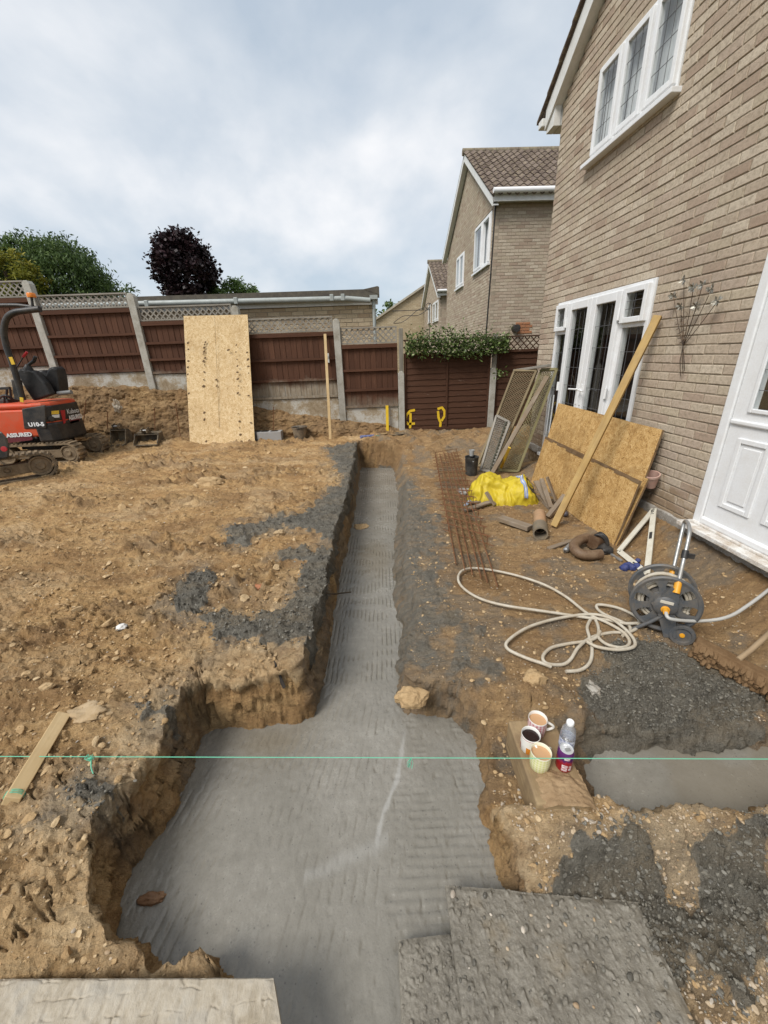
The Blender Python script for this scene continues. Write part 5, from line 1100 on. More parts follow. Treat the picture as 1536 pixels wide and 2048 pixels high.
can = thing('spray_can', 'small silver spray can lying on its side in front of the pipe bend', 'can', gpt(1133, 1100)); a, c_ = gpt(1131, 1101, .028), gpt(1142, 1090, .028); d = (c_ - a).normalized(); Mz = d.to_track_quat('Z', 'Y').to_matrix()
b = MB(); b.lathe([(.012, -.014), (.014, -.006), (.022, 0), (.026, .008), (.026, .12), (.02, .125)], 18, Mz, a); b.build('body', M_STEEL, can, smooth=40); b = MB(); b.lathe([(.008, -.016), (.010, -.012)], 12, Mz, a); b.build('nozzle', M_BLACK, can)
plank('chisel', 'thin steel bar with wooden grip on the ground between pipe bend and setting out square', 'tool', gpt(1222, 1108, .02), gpt(1244, 1122, .015), .022, .018, M_STEEL)
b = MB(); c0 = gpt(1264, 1133, .02)
for i in range(9): b.blob(c0 + Vector((random.gauss(0, .03), random.gauss(0, .02), random.uniform(-.005, .02))), random.uniform(.018, .035), 2, .2)
b.blob(gpt(1276, 1121, .03), .02, 2, .1); tag(b.build('blue_glove', dirty('blue_fabric', (.02, .04, .17), (.15, .12, .09), .35, .7, 30), None, smooth=60), 'crumpled dark blue glove under the setting out square', 'glove')
b = MB(); b.blob(gpt(1131, 1028, .03), .032, 2, .1); tag(b.build('blue_ball', dirty('dark_blue_rubber', (.03, .035, .06), (.2, .15, .1), .4, .5, 20), None, smooth=60), 'small dark blue lump at the foot of the front board', 'lump')
pot = thing('plant_pot', 'small pink terracotta pot wedged between the boards and brick wall', 'pot', onx(1303, 960, 2.60)); p = onx(1302, 962, 2.60); b = MB(); Mz = Vector((-.25, -.2, 1)).to_track_quat('Z', 'Y').to_matrix(); b.lathe([(.042, -.06), (.062, .055), (.068, .056), (.068, .075), (.058, .075), (.05, .0)], 22, Mz, p, (True, False)); b.build('body', dirty('pink_terracotta', (.50, .31, .25), (.4, .35, .3), .4, .8, 14), pot, smooth=40)
# ---- setting-out square
sq = thing('setting_out_square', 'white painted timber setting out square leaning on the plinth left of the hose reel', 'builders square', gpt(1270, 1125)); M_SQ = dirty('white_painted_bar', (.60, .57, .48), (.3, .24, .15), .35, .5, 14)
tp, lf, bt = onx(1308, 1018, 2.60), gpt(1238, 1102, .03), gpt(1294, 1147, .03); nn = (lf - tp).cross(bt - tp).normalized()
for a, c_ in ((tp, lf), (lf, bt), (bt, tp)): b = MB(); b.bar(a, c_, .045, .014, up=nn); b.build('bar', M_SQ, sq, bevel=.002)
b = MB(); m_ = bt.lerp(tp, .55); nf = nn if nn.dot(CAM_V - tp) > 0 else -nn
b.bar(bt.lerp(tp, .50) + nf * .008, bt.lerp(tp, .60) + nf * .008, .022, .006, up=nn); b.bar(lf.lerp(bt, .55) + nf * .008, lf.lerp(bt, .68) + nf * .008, .012, .006, up=nn)
for q in (tp.lerp(bt, .05), tp.lerp(bt, .09), tp.lerp(lf, .06), bt.lerp(lf, .08), lf.lerp(bt, .05)): b.blob(q + nf * .007, .006, 0)
b.build('slots', M_BLACK, sq)
# ---- hose reel
M_GREYP = dirty('grey_reel_plastic', (.075, .082, .090), (.26, .2, .13), .35, .42, 9); M_ORG = dirty('orange_plastic', (.72, .33, .02), (.4, .3, .2), .15, .4, 10); M_HOSE = dirty('cream_hose', (.50, .46, .38), (.30, .22, .13), .55, .45, 13)
RC = onz(1330, 1208, .085); reel = thing('hose_reel', 'grey hose reel cart with orange fittings standing by the house wall', 'hose reel', (RC.x, RC.y, -.13))
ax_ = Vector((-.52, -.85, .06)).normalized(); rx = Vector((0, 0, 1)).cross(ax_).normalized(); ry = ax_.cross(rx)
RM = Matrix((rx, ry, ax_)).transposed(); RR = .192
def rp_(x, y, z): return RC + RM @ Vector((x, y, z))
def flange(z, name):
    b = MB()
    prof = [(RR - .026, -.006), (RR - .004, -.012), (RR, -.004), (RR, .006), (RR - .010, .012), (RR - .026, .008), (RR - .026, -.006)]; b.lathe(prof, 48, RM, rp_(0, 0, z), (False, False))
    b.lathe([(.0, .010), (.085, .008), (.090, -.006), (.0, -.006)], 32, RM, rp_(0, 0, z), (False, False))
    for k in range(8):
        a = k * math.pi / 4 + .3; N = 5
        for s in (0,):
            w0, w1 = .30, .19; vs = []
            for j in range(N + 1):
                r = .082 + (RR - .022 - .082) * j / N; ww = w0 + (.27 - w0) * j / N if False else (.34 - .13 * math.sin(j / N * 3.14))
                for q in (-ww, ww): vs += [rp_(r * math.cos(a + q * .75), r * math.sin(a + q * .75), z + .006), rp_(r * math.cos(a + q * .75), r * math.sin(a + q * .75), z - .005)]
            fs = []
            for j in range(N): c_ = 4 * j; fs += [(c_, c_ + 2, c_ + 6, c_ + 4), (c_ + 1, c_ + 5, c_ + 7, c_ + 3), (c_, c_ + 4, c_ + 5, c_ + 1), (c_ + 2, c_ + 3, c_ + 7, c_ + 6)]
            b.add(vs, fs)
    return b.build(name, M_GREYP, reel, smooth=40)
flange(0, 'front_flange'); flange(-.19, 'rear_flange')
b = MB(); b.lathe([(.10, -.18), (.10, -.01)], 24, RM, RC); b.build('drum', M_GREYP, reel, smooth=40)
b = MB()
for lay in range(2):
    rr = .118 + lay * .018; nturn = 8 - lay; pts = [rp_(rr * math.cos(a), rr * math.sin(a), -.175 + .15 * a / (nturn * 6.283)) for a in [i * 6.283 / 22 for i in range(nturn * 22)]]; b.tube(pts, .0095, 7)
rr = .155; b.tube([rp_(rr * math.cos(a), rr * math.sin(a), -.05 - .10 * a / 12.5) for a in [i * 6.283 / 24 for i in range(48)]], .0095, 7)
b.build('coiled_hose', M_HOSE, reel, smooth=60)
b = MB(); b.lathe([(.0, .045), (.050, .042), (.066, .030), (.070, .008)], 28, RM, RC, (False, False)); 
b.prism([rp_(-.03, -.06, .012), rp_(.06, -.05, .012), rp_(.095, -.20, .012), rp_(.03, -.215, .012)], RM @ Vector((0, 0, .022))); b.prism([rp_(-.05, .03, .012), rp_(-.075, -.0, .012), rp_(-.02, -.06, .012), rp_(.06, .04, .012), rp_(.045, .13, .012), rp_(.005, .13, .012)], RM @ Vector((0, 0, .020)))
b.build('hub_bracket', M_GREYP, reel, smooth=35)
b = MB(); b.bar(rp_(-.035, .035, .044), rp_(.035, .032, .044), .02, .004, up=ax_); b.build('badge', dirty('pale_badge', (.55, .52, .44), (.4, .35, .3), .4, .4, 30), reel, bevel=.002)
b = MB(); b.lathe([(.0, .085), (.016, .085), (.018, .05), (.024, .048), (.024, .036)], 16, RM, rp_(.0, -.015, 0), (False, False)); b.build('hose_connector', M_ORG, reel, smooth=40)
hb, ht = rp_(.035, .12, .02), rp_(.035, .12, -.20); tf = ony(1379, 1068, 2.10) ; kx = (tf - hb).normalized(); tb_ = ht + (tf - hb)
for q in (hb, ht): b = MB(); b.tube([q - kx * .02, q + kx * .055], .020, 12); b.build('handle_collar', M_ORG, reel, smooth=40)
b = MB(); up_ = Vector((0, 0, 1)); b.tube(smooth_path([hb, hb.lerp(tf, .5), tf - kx * .03, tf + (tb_ - tf) * .12 + kx * .02, tf.lerp(tb_, .5) + kx * .035, tb_ - (tb_ - tf) * .12 + kx * .02, tb_ - kx * .03, ht.lerp(tb_, .5), ht], 6), .0115, 10); b.build('handle', M_STEEL, reel, smooth=60)
b = MB(); q = hb.lerp(tf, .62); b.tube([q - kx * .02, q + kx * .03], .019, 10); b.bar(q, q + rx * .05, .014, .03); b.build('clamp', M_BLACK, reel, smooth=40)
wl = gpt(1364, 1283, .0); 
for name_z, off in (('wheel', .02), ('wheel', -.23)):
    wc = rp_(.118, -.205, off); wc.z = float(hbase(wc.x, wc.y)) + .068; b = MB()
    b.lathe([(.0, .006), (.012, .010), (.030, .004), (.046, .006), (.050, .016), (.066, .016), (.070, .010), (.070, -.012), (.066, -.018), (.0, -.018)], 30, RM, wc, (False, False)); w_ = b.build('wheel', M_GREYP, reel, smooth=40)
    b = MB(); b.lathe([(.0, .016), (.013, .015), (.016, .006)], 14, RM, wc, (False, False)); b.build('wheel_cap', M_ORG, w_, smooth=40)
b = MB(); b.tube([rp_(.118, -.205, .02), rp_(.118, -.205, -.22)], .01, 8); b.build('axle', M_STEEL, reel)
for off in (.025, -.205): b = MB(); fo = rp_(-.14, -.15, off); fo.z = float(hbase(fo.x, fo.y)) + .015; b.tube([rp_(.0, -.07, off), rp_(-.06, -.14, off), fo], .012, 8); b.build('foot', M_GREYP, reel, smooth=60)
# ---- the loose hose
hz = lambda x, y, k=0.0: gpt(880 + x * .4271, 980 + y * .4271, .014 + k)
ch1 = [(590, 850), (660, 842), (703, 805), (712, 745), (700, 690), (690, 640), (715, 598), (738, 630), (740, 678), (700, 705), (600, 720), (520, 740), (482, 780), (500, 812), (570, 818), (610, 795), (650, 735), (710, 690), (800, 668), (880, 666), (928, 640), (925, 600), (860, 562), (790, 542), (738, 538), (738, 558), (775, 585), (840, 612), (885, 636), (888, 665), (855, 682)]
ch2 = [(965, 620), (870, 625), (780, 608), (690, 598), (500, 570), (300, 540), (180, 505), (105, 455), (85, 410), (110, 375), (180, 367), (330, 393), (480, 440), (590, 500), (690, 578), (780, 620), (850, 660), (885, 700), (880, 728), (840, 738), (780, 722), (742, 690), (750, 662)]
ch3 = [(520, 828), (480, 812), (400, 785), (315, 742), (325, 700), (420, 640), (560, 600), (700, 582), (790, 598), (860, 645), (908, 700), (905, 735), (830, 748), (740, 735), (690, 712)]
b = MB()
for ci_, chn in enumerate((ch1, ch2, ch3)): b.tube(smooth_path([hz(x, y, .012 + .009 * ci_ + .006 * math.sin(k * 1.7)) for k, (x, y) in enumerate(chn)], 8), .0105, 8)
tag(b.build('garden_hose', M_HOSE, None, smooth=60), 'muddy cream garden hose lying in loose loops on the ground left of the reel', 'hose')
b = MB(); cn = rp_(0, -.015, .08); b.tube(smooth_path([cn, cn + ax_ * .05 + Vector((.03, 0, -.02)), onz(1400, 1242, .01), onz(1455, 1234, .02), onz(1500, 1208, .05), onz(1560, 1162, .11), onz(1640, 1100, .2)], 10), .0105, 9)
tag(b.build('supply_hose', dirty('grey_hose', (.46, .46, .44), (.35, .3, .22), .25, .4, 12), None, smooth=60), 'grey supply hose sagging from the reel connector out past the right edge', 'hose')
# ---- broom
brm = thing('broom', 'mud caked yard broom lying on the right beside the reel wheel', 'broom', gpt(1450, 1340)); M_MUD = dirty('caked_mud', (.15, .09, .045), (.23, .15, .08), .7, .9, 18, .2, bump=.9)
a, c_ = gpt(1388, 1290, .05), gpt(1600, 1400, .05); d = (c_ - a).normalized(); sd_ = Vector((0, 0, 1)).cross(d)
b = MB(); b.bar(a + Vector((0, 0, .03)) - sd_ * .0, c_ + Vector((0, 0, .03)), .075, .05); b.build('head', M_MUD, brm, bevel=.01)
b = MB()
for i in range(44):
    s = (i + .5) / 44; p = a.lerp(c_, s)
    for k in range(3):
        q = p - sd_ * .03 + Vector((0, 0, .035 - .025 * k)); e = q - sd_ * random.uniform(.025, .05) + Vector((random.gauss(0, .012), 0, -.025 + random.gauss(0, .008))); b.tube([q, q.lerp(e, .6), e], [.014, .017, .010], 5)
b.build('bristles', M_MUD, brm, smooth=60)
b = MB(); h0 = a.lerp(c_, .42) + Vector((0, 0, .05)); b.tube([h0, gpt(1502, 1300, .09), gpt(1570, 1238, .12), gpt(1700, 1150, .15)], .0145, 10); b.build('handle', wood('muddy_handle', (.36, .27, .17), (.28, .20, .12), dirt=.5), brm, smooth=60)
# ---- reinforcement cage
rb = thing('rebar_cage', 'flat rusty reinforcement cage lying along the right bank of the trench', 'rebar', gpt(925, 1020))
def rz(px, py, k): return gpt(px, py, .03 + k)
longs = [((872, 912), (912, 1128)), ((880, 908), (930, 1140)), ((888, 905), (945, 1150)), ((896, 906), (962, 1155)), ((903, 906), (975, 1165)), ((908, 905), (995, 1172))]
for i, (a, c_) in enumerate(longs):
    for k in (0, .07):
        b = MB(); p, q = rz(*a, k), rz(*c_, k); p.y += k * .5; b.tube([p + (q - p) * s + Vector((0, 0, .012 * float(perlin(s * 3, i * 2 + k * 9)))) for s in [j / 8 for j in range(9)]], .0055, 6); b.build('long_bar', M_RUST, rb, smooth=60)
for j in range(17):
    s = .02 + .80 * (j / 16); l = longs[0][0], longs[0][1]; r = longs[-1][0], longs[-1][1]
    pl_ = rz(l[0][0], l[0][1], 0).lerp(rz(*l[1], 0), s); pr_ = rz(r[0][0], r[0][1], 0).lerp(rz(*r[1], 0), s); e = (pr_ - pl_); b = MB()
    b.tube([pl_ - e * .22 + Vector((0, 0, .0)), pr_ + e * .3], .0045, 6); b.tube([pl_ - e * .05 + Vector((0, 0, .085)), pr_ + e * .15 + Vector((0, 0, .08))], .0045, 6); b.tube([pr_ + e * .1, pr_ + e * .1 + Vector((0, 0, .085))], .0045, 6); b.tube([pl_ - e * .05, pl_ - e * .05 + Vector((0, 0, .085))], .0045, 6); b.build('link', M_RUST, rb)
# ---- black tub, cup and can by the trellis
tub = thing('black_tub', 'dented black tub standing by the foot of the short mesh screen', 'tub', gpt(942, 948)); p = gpt(942, 950); b = MB(); b.lathe([(.085, 0), (.10, .27), (.105, .28), (.105, .29), (.095, .285), (.08, .02)], 24, None, p, (True, False)); b.build('body', dirty('black_tub', (.02, .02, .021), (.16, .15, .13), .5, .5, 10), tub, smooth=40)
b = MB(); b.lathe([(.03, 0), (.042, .09), (.036, .09), (.026, .008)], 18, None, p + Vector((.01, .06, .285)), (True, False)); b.tube([p + Vector((-.10, .03, .26)), p + Vector((0, -.11, .235)), p + Vector((.1, .02, .26))], .005, 6); tag(b.build('grey_beaker', dirty('grey_cup', (.36, .37, .37), (.3, .25, .2), .3, .5, 20), None, smooth=40), 'small grey beaker standing on the black tub', 'beaker')
b = MB(); c0 = gpt(930, 985, .02)
for i in range(10): b.blob(c0 + Vector((random.gauss(0, .05), random.gauss(0, .05), random.uniform(0, .03))), (.05, .035, .012), 1, .3)
tag(b.build('rubble_scraps', dirty('pale_scrap', (.48, .46, .44), (.3, .25, .2), .5, .7, 18), None), 'pale plastic scraps heaped left of the yellow bag', 'scraps')
# ---- by the fence: blocks, pail, stick, stake, cartridge, trowel, pins
for (x, y, w), lab in (((540, 884, .46), 'pale grey hollow concrete block on its side right of the tall board'), ((516, 885, .10), 'dark end of a second concrete block tucked against the tall board')):
    h = thing('concrete_block', lab, 'block', gpt(x, y), 'concrete blocks'); p = gpt(x, y) + Vector((0, .1, 0)); b = MB()
    if w > .2: b.box(p + Vector((0, 0, .10)), (w, .20, .185)); b.build('body', M_BLOCK, h, bevel=.006); b = MB(); b.box(p + Vector((-.09, .0, .196)), (.13, .12, .004)); b.box(p + Vector((.09, .0, .196)), (.13, .12, .004)); b.build('hollow', M_BLACK, h)  # solid black plates on top paint the shade inside the block's hollows
    else: b.box(p + Vector((0, .02, .10)), (.11, .2, .185)); b.build('body', dirty('dark_block', (.13, .125, .12), (.2, .17, .13), .4, .95, 12), h, bevel=.006)
pail = thing('builders_pail', 'muddy black builders pail standing under the fence', 'pail', gpt(600, 880)); p = gpt(600, 881) + Vector((0, .1, -.01)); b = MB(); b.lathe([(.105, 0), (.145, .24), (.155, .245), (.155, .262), (.138, .26), (.10, .02)], 28, None, p, (True, False)); b.build('body', dirty('muddy_pail', (.03, .03, .03), (.26, .20, .13), .9, .6, 7, thr=.46), pail, smooth=40)
b = MB(); b.tube([p + Vector((.15 * math.cos(a), .15 * math.sin(a) - .02, .25 - .05 * math.sin(a))) for a in [3.3 + i * .29 for i in range(11)]], .004, 6); b.build('handle', M_STEEL, pail)
plank('timber_stick', 'thin pale timber stick leaning against the fence between pail and concrete post', 'stick', gpt(661, 879, 0), ony(650, 668, FY - .10), .05, .03, M_PINE, None, (0, -1, .2))
plank('painted_stake', 'yellow painted stake standing before the concrete gravel board', 'stake', ony(775, 862, FY - .12), ony(774, 811, FY - .08), .055, .03, M_YEL, None, (0, -1, 0))
tubo = thing('sealant_tube', 'blue sealant cartridge lying at the head of the trench', 'cartridge', gpt(735, 874)); a, c_ = gpt(721, 874, .045), gpt(748, 872, .045); d = (c_ - a).normalized(); Mz = d.to_track_quat('Z', 'Y').to_matrix(); Lc = (c_ - a).length
b = MB(); b.lathe([(.028, 0), (.03, .01), (.03, Lc), (.012, Lc + .01)], 18, Mz, a); b.build('body', dirty('blue_label', (.04, .07, .25), (.55, .55, .58), .55, .4, 60), tubo, smooth=40); b = MB(); b.lathe([(.011, Lc + .01), (.005, Lc + .12)], 10, Mz, a); b.build('nozzle', dirty('green_nozzle', (.1, .3, .25), (.4, .4, .35), .3, .4, 20), tubo)
tr_ = thing('trowel', 'pointing trowel with pale handle lying on the mound at the head of the trench', 'trowel', gpt(780, 866)); b = MB(); b.tube([gpt(752, 869, .05), gpt(774, 867, .05)], .013, 8); b.build('handle', M_PINE, tr_); b = MB(); q = [gpt(778, 869, .05), gpt(792, 871, .06), gpt(812, 867, .05), gpt(792, 862, .06)]; b.prism(q, (0, 0, .004)); b.build('blade', M_DKSTEEL, tr_)
for k, (x0_, y0_, x1_, y1_, lab) in enumerate([(166, 852, 172, 800, 'rusty steel pin in the bank just right of the excavator tail'), (215, 858, 215, 823, 'rusty steel pin in the bank behind the narrow digger bucket'), (310, 862, 309, 815, 'rusty steel pin in the bank behind the wide digger bucket'), (363, 888, 351, 806, 'tall rusty steel pin leaning in the bank left of the tall board'), (547, 868, 547, 813, 'rusty steel pin standing behind the pale concrete block')]):
    b = MB(); b.tube([ony(x0_, y0_, 7.74), ony(x1_, y1_, 7.74)], .008, 6); tag(b.build('steel_pin', M_RUST, None), lab, 'steel pin', 'rusty pins driven along the bank')
# digger buckets
def dig_bucket(label, px, py, w, hgt):
    c0 = gpt(px, py, -.01) + Vector((0, -.06, 0)); h = thing('digger_bucket', label, 'digger bucket', c0, 'spare digger buckets'); b = MB()
    prof = [(-.02, .0), (.10, -.01), (.20, .03), (.25, .12), (.24, .22), (.16, hgt), (.08, hgt + .01)]; th = .012
    vs = []
    for x in (-w / 2, w / 2):
        for y, z in prof: vs.append(c0 + Vector((x, y, z)))
    n = len(prof); b.add(vs, [(i, i + 1, n + i + 1, n + i) for i in range(n - 1)]); b.build('shell', M_DKSTEEL, h, smooth=50)
    for sx_ in (-1, 1):
        b = MB(); x = sx_ * w / 2; out = [c0 + Vector((x, y, z)) for y, z in prof] + [c0 + Vector((x, .03, hgt * .62)), c0 + Vector((x, -.04, .05))]; b.prism(out, (sx_ * .014, 0, 0)); b.build('side_plate', M_DKSTEEL, h)
        b = MB(); b.prism([c0 + Vector((sx_ * .05, .16, hgt)), c0 + Vector((sx_ * .05, .02, hgt + .02)), c0 + Vector((sx_ * .05, .0, hgt + .10)), c0 + Vector((sx_ * .05, .10, hgt + .12))], (.014, 0, 0)); b.build('ear', M_DKSTEEL, h)
    b = MB(); b.tube([c0 + Vector((-.07, .04, hgt + .07)), c0 + Vector((.07, .04, hgt + .07))], .016, 8); b.build('pin', M_STEEL, h); nt = 3 if w < .3 else 0
    for i in range(nt): b = MB(); x = (i - 1) * w * .4; b.prism([c0 + Vector((x - .025, -.0, .005)), c0 + Vector((x + .025, -.0, .005)), c0 + Vector((x + .015, -.09, .0)), c0 + Vector((x - .015, -.09, .0))], (0, 0, .02)); b.build('tooth', M_DKSTEEL, h)
    if not nt: b = MB(); b.box(c0 + Vector((0, -.03, .008)), (w + .02, .05, .016)); b.build('lip', M_DKSTEEL, h)
    b = MB(); b.box(c0 + Vector((0, .10, hgt - .01)), (w, .10, .014)); b.build('top_bar', M_DKSTEEL, h)
dig_bucket('narrow toothed digger bucket on the ground, left of the wide one', 243, 889, .26, .28); dig_bucket('wide flat lipped digger bucket on the ground left of the tall board', 297, 889, .42, .20)
# ================================================================ TREES AND PLANTS
def leaf_mat(name, cols, rough=.55, tr=.25):
    t = NT(name); col = t.ramp(t.attr('tint'), cols); t.out(col, rough, None, .3)
    td = t.node('ShaderNodeBsdfTranslucent'); t.link(col, td.inputs[0]); ms = t.node('ShaderNodeMixShader'); ms.inputs[0].default_value = tr
    t.link(t.b.outputs[0], ms.inputs[1]).link(td.outputs[0], ms.inputs[2]).link(ms.outputs[0], t.n['Material Output'].inputs[0]); return t.m
M_BARK = wood('bark', (.10, .075, .05), (.06, .045, .03), rough=.95)
def foliage(name, mat, parent, centre, rad, n, size, clumps=60, hang=0.0, aspect=.45, shape=None, gap=.0, spikes=0, shell=.55):
    """many leaf-sized faces gathered in clumps through an uneven crown"""
    C = Vector(centre); V = []; F = []; T = []; cl = []
    while len(cl) < clumps:
        d = Vector((random.gauss(0, 1), random.gauss(0, 1), random.gauss(0, 1))).normalized(); r = shell + (1 - shell) * random.random() ** .5
        p = Vector((d.x * rad[0], d.y * rad[1], d.z * rad[2])) * r * (1 + .14 * float(perlin(d.x * 2.2 + C.x, d.y * 2.2, d.z * 2.2)))
        if shape and not shape(p): continue
        cl.append((C + p, random.uniform(.55, 1.25), random.random()))
    for k in range(n):
        c, s, tn = random.choice(cl); sg = min(rad) * .17 * s
        p = c + Vector((max(-1.6 * sg, min(1.6 * sg, random.gauss(0, sg))), max(-1.6 * sg, min(1.6 * sg, random.gauss(0, sg))), max(-1.2 * sg, min(1.2 * sg, random.gauss(0, sg * .8)))))
        d = Vector((random.gauss(0, 1), random.gauss(0, 1), random.gauss(0, .6) - hang)).normalized(); L = size * random.uniform(.6, 1.35)
        w = d.cross(Vector((random.gauss(0, 1), random.gauss(0, 1), random.gauss(0, 1)))).normalized() * L * aspect * .5; i = len(V)
        V += [p, p + d * L * .5 + w, p + d * L, p + d * L * .5 - w]; F.append((i, i + 1, i + 2, i + 3)); tt = min(1, max(0, .55 * tn + .45 * random.random())); T += [tt] * 4
    for k in range(spikes):
        a = random.random() * 6.28; e = random.uniform(.35, 1.4); d0 = Vector((math.cos(a) * math.cos(e), math.sin(a) * math.cos(e), math.sin(e))); p = C + Vector((d0.x * rad[0], d0.y * rad[1], d0.z * rad[2])) * .84
        up = (d0 + Vector((0, 0, .9))).normalized(); Lb = random.uniform(.25, .6) * min(rad) * .42
        i = len(V); w0 = up.orthogonal().normalized() * .014; V += [p - w0, p + w0, p + up * Lb + w0 * .4, p + up * Lb - w0 * .4]; F.append((i, i + 1, i + 2, i + 3)); T += [.1] * 4
        for j in range(16):
            q = p + up * Lb * j / 15; d = Vector((random.gauss(0, 1), random.gauss(0, 1), .4)).normalized(); L = size * random.uniform(.5, .9) * (1.1 - .5 * j / 15); w = d.cross(up).normalized() * L * aspect * .5; i = len(V)
            V += [q, q + d * L * .5 + w, q + d * L, q + d * L * .5 - w]; F.append((i, i + 1, i + 2, i + 3)); T += [random.random()] * 4
    b = MB(); b.v = [tuple(v) for v in V]; b.f = F; b.lc = b.v; b.t = T
    return b.build(name, mat, parent, kind='stuff')
def trunk(parent, base, top, r, limbs=5, spread=1.0):
    b = MB(); base, top = Vector(base), Vector(top); pts = [base.lerp(top, i / 6) + Vector((random.gauss(0, .04), random.gauss(0, .04), 0)) * (i > 0) for i in range(7)]
    b.tube(pts, [r * (1.15 - .13 * i) for i in range(7)], 8)
    for k in range(limbs):
        s = pts[random.randint(2, 5)]; a = k * 2.4 + random.random(); e = s + Vector((math.cos(a) * spread, math.sin(a) * spread, random.uniform(.4, 1.2) * spread)); m = s.lerp(e, .5) + Vector((0, 0, .12)); b.tube([s, m, e], [r * .45, r * .3, r * .1], 6)
    return b.build('trunk', M_BARK, parent)
def tree(name, label, cat, centre, rad, zb, mat, n, size, group='trees beyond the fence', tr=.12, **k):
    h = thing(name, label, cat, (centre[0], centre[1], zb), group); trunk(h, (centre[0], centre[1], zb), (centre[0], centre[1], centre[2] + rad[2] * .3), tr, 6, min(rad) * .6); foliage('crown', mat, h, centre, rad, n, size, **k); return h
G_DARK = leaf_mat('cypress_leaf', [(0, (.024, .044, .014)), (.5, (.065, .108, .030)), (.85, (.12, .175, .05)), (1, (.16, .22, .07))])
G_YEL = leaf_mat('golden_leaf', [(0, (.07, .085, .012)), (.5, (.20, .20, .025)), (1, (.36, .30, .04))])
G_MAPLE = leaf_mat('maple_leaf', [(0, (.010, .006, .007)), (.5, (.022, .012, .014)), (.85, (.045, .022, .026)), (1, (.07, .035, .038))], .45, .15)
G_HEDGE = leaf_mat('hedge_leaf', [(0, (.035, .06, .015)), (.5, (.075, .13, .03)), (1, (.14, .20, .06))])
G_CLIMB = leaf_mat('climber_leaf', [(0, (.04, .06, .018)), (.45, (.10, .15, .04)), (.8, (.18, .25, .08)), (1, (.38, .43, .22))], .35)
c = ony(150, 545, 15.5); tree('weeping_tree', 'broad rounded dark green tree with drooping sprays beyond the left end of the fence', 'tree', (c.x - .80, 15.5, c.z - .46), (1.72, 1.6, 1.45), 0, G_DARK, 40000, .125, clumps=480, hang=1.3, aspect=.34, shell=.62)
c = ony(20, 520, 13.6); tree('golden_shrub', 'yellow green shrub in front of the broad dark tree at the left edge', 'shrub', (c.x - .25, 13.6, c.z - .50), (.95, .8, .80), 0, G_YEL, 5000, .12, clumps=70, hang=.3, aspect=.35, shell=.5, spikes=10)
c = ony(0, 480, 14.5); tree('feathery_tree', 'loose feathery green tree tip cut off by the left edge above the golden shrub', 'tree', (c.x - .5, 14.5, c.z - .0), (.75, .6, .35), 0, G_HEDGE, 1100, .16, clumps=22, hang=.5, aspect=.28, shell=.3)
c = ony(367, 530, 15.5); tree('purple_maple', 'dark purple leaved maple with spiky top rising behind the garage roof', 'tree', (c.x, 15.5, c.z - .16), (.90, .85, 1.02), 0, G_MAPLE, 13000, .12, clumps=150, hang=.15, aspect=.75, shell=.5, spikes=80)
c = ony(465, 590, 16.5); tree('clipped_tree', 'small clipped bright green tree just right of the purple maple', 'tree', (c.x, 16.5, c.z - .22), (1.05, .8, .72), 0, G_HEDGE, 9000, .11, clumps=110, hang=.1, aspect=.45, shell=.6)
c = ony(258, 575, 14.2); tree('sapling', 'thin pale sapling between the dark green tree and the purple maple', 'sapling', (c.x, 14.2, c.z - .1), (.28, .25, .38), 0, G_HEDGE, 170, .12, clumps=26, hang=.2, aspect=.3, shell=.1, tr=.02)
c = ony(790, 612, 31); tree('distant_tree', 'small dark tree far off between the garage and the fourth house', 'tree', (c.x, 31, c.z - .6), (2.0, 1, 1.0), 0, G_DARK, 1600, .28, clumps=40, aspect=.5)
# climber over the waney fence
cl = thing('climbing_shrub', 'leafy green climber spilling over the brown trellis of the waney fence', 'climber', (1.5, FY - .1, 1.3))
def cshape(p): return True
cA, cB = ony(812, 690, FY - .1), ony(1015, 690, FY - .1)
V = MB(); 
for k in range(3300):
    u = random.random(); x = cA.x + (cB.x - cA.x) * u; hz = .17 + .10 * float(perlin(x * 2.1, 4.4)) + (.09 if .15 < u < .8 else -.01); z = 1.66 + random.triangular(-.14 - .07 * (.3 < u < .75), hz + .12, .05); y = FY - .06 - random.random() * .20
    p = Vector((x, y, z)); d = Vector((random.gauss(0, 1), random.gauss(-.4, 1), random.gauss(-.1, .7))).normalized(); L = random.uniform(.035, .085); w = d.cross(Vector((random.gauss(0, 1), random.gauss(0, 1), random.gauss(0, 1)))).normalized() * L * .24
    V.add([p, p + d * L * .5 + w, p + d * L, p + d * L * .5 - w], [(0, 1, 2, 3)], None, random.random() ** 1.3)
for k in range(14):
    x = cA.x + (cB.x - cA.x) * random.random(); p = Vector((x, FY - .1, 1.78 + random.random() * .12)); up = Vector((random.gauss(0, .35), random.gauss(0, .2), 1)).normalized()
    for j in range(9):
        q = p + up * .035 * j; d = Vector((random.gauss(0, 1), random.gauss(0, 1), .3)).normalized(); w = d.cross(up).normalized() * .012; V.add([q, q + d * .028 + w, q + d * .055, q + d * .028 - w], [(0, 1, 2, 3)], None, random.random())
V.build('foliage', G_CLIMB, cl, kind='stuff')
b = MB()
for k in range(9):
    x = cA.x + (cB.x - cA.x) * (k + .5) / 9; b.tube([(x, FY - .05, 1.45), (x + .1 * random.gauss(0, 1), FY - .12, 1.65), (x + .25 * random.gauss(0, 1), FY - .08, 1.86)], .007, 5)
b.build('stems', M_BARK, cl)
c = ony(1000, 745, FY - .12); b = MB()
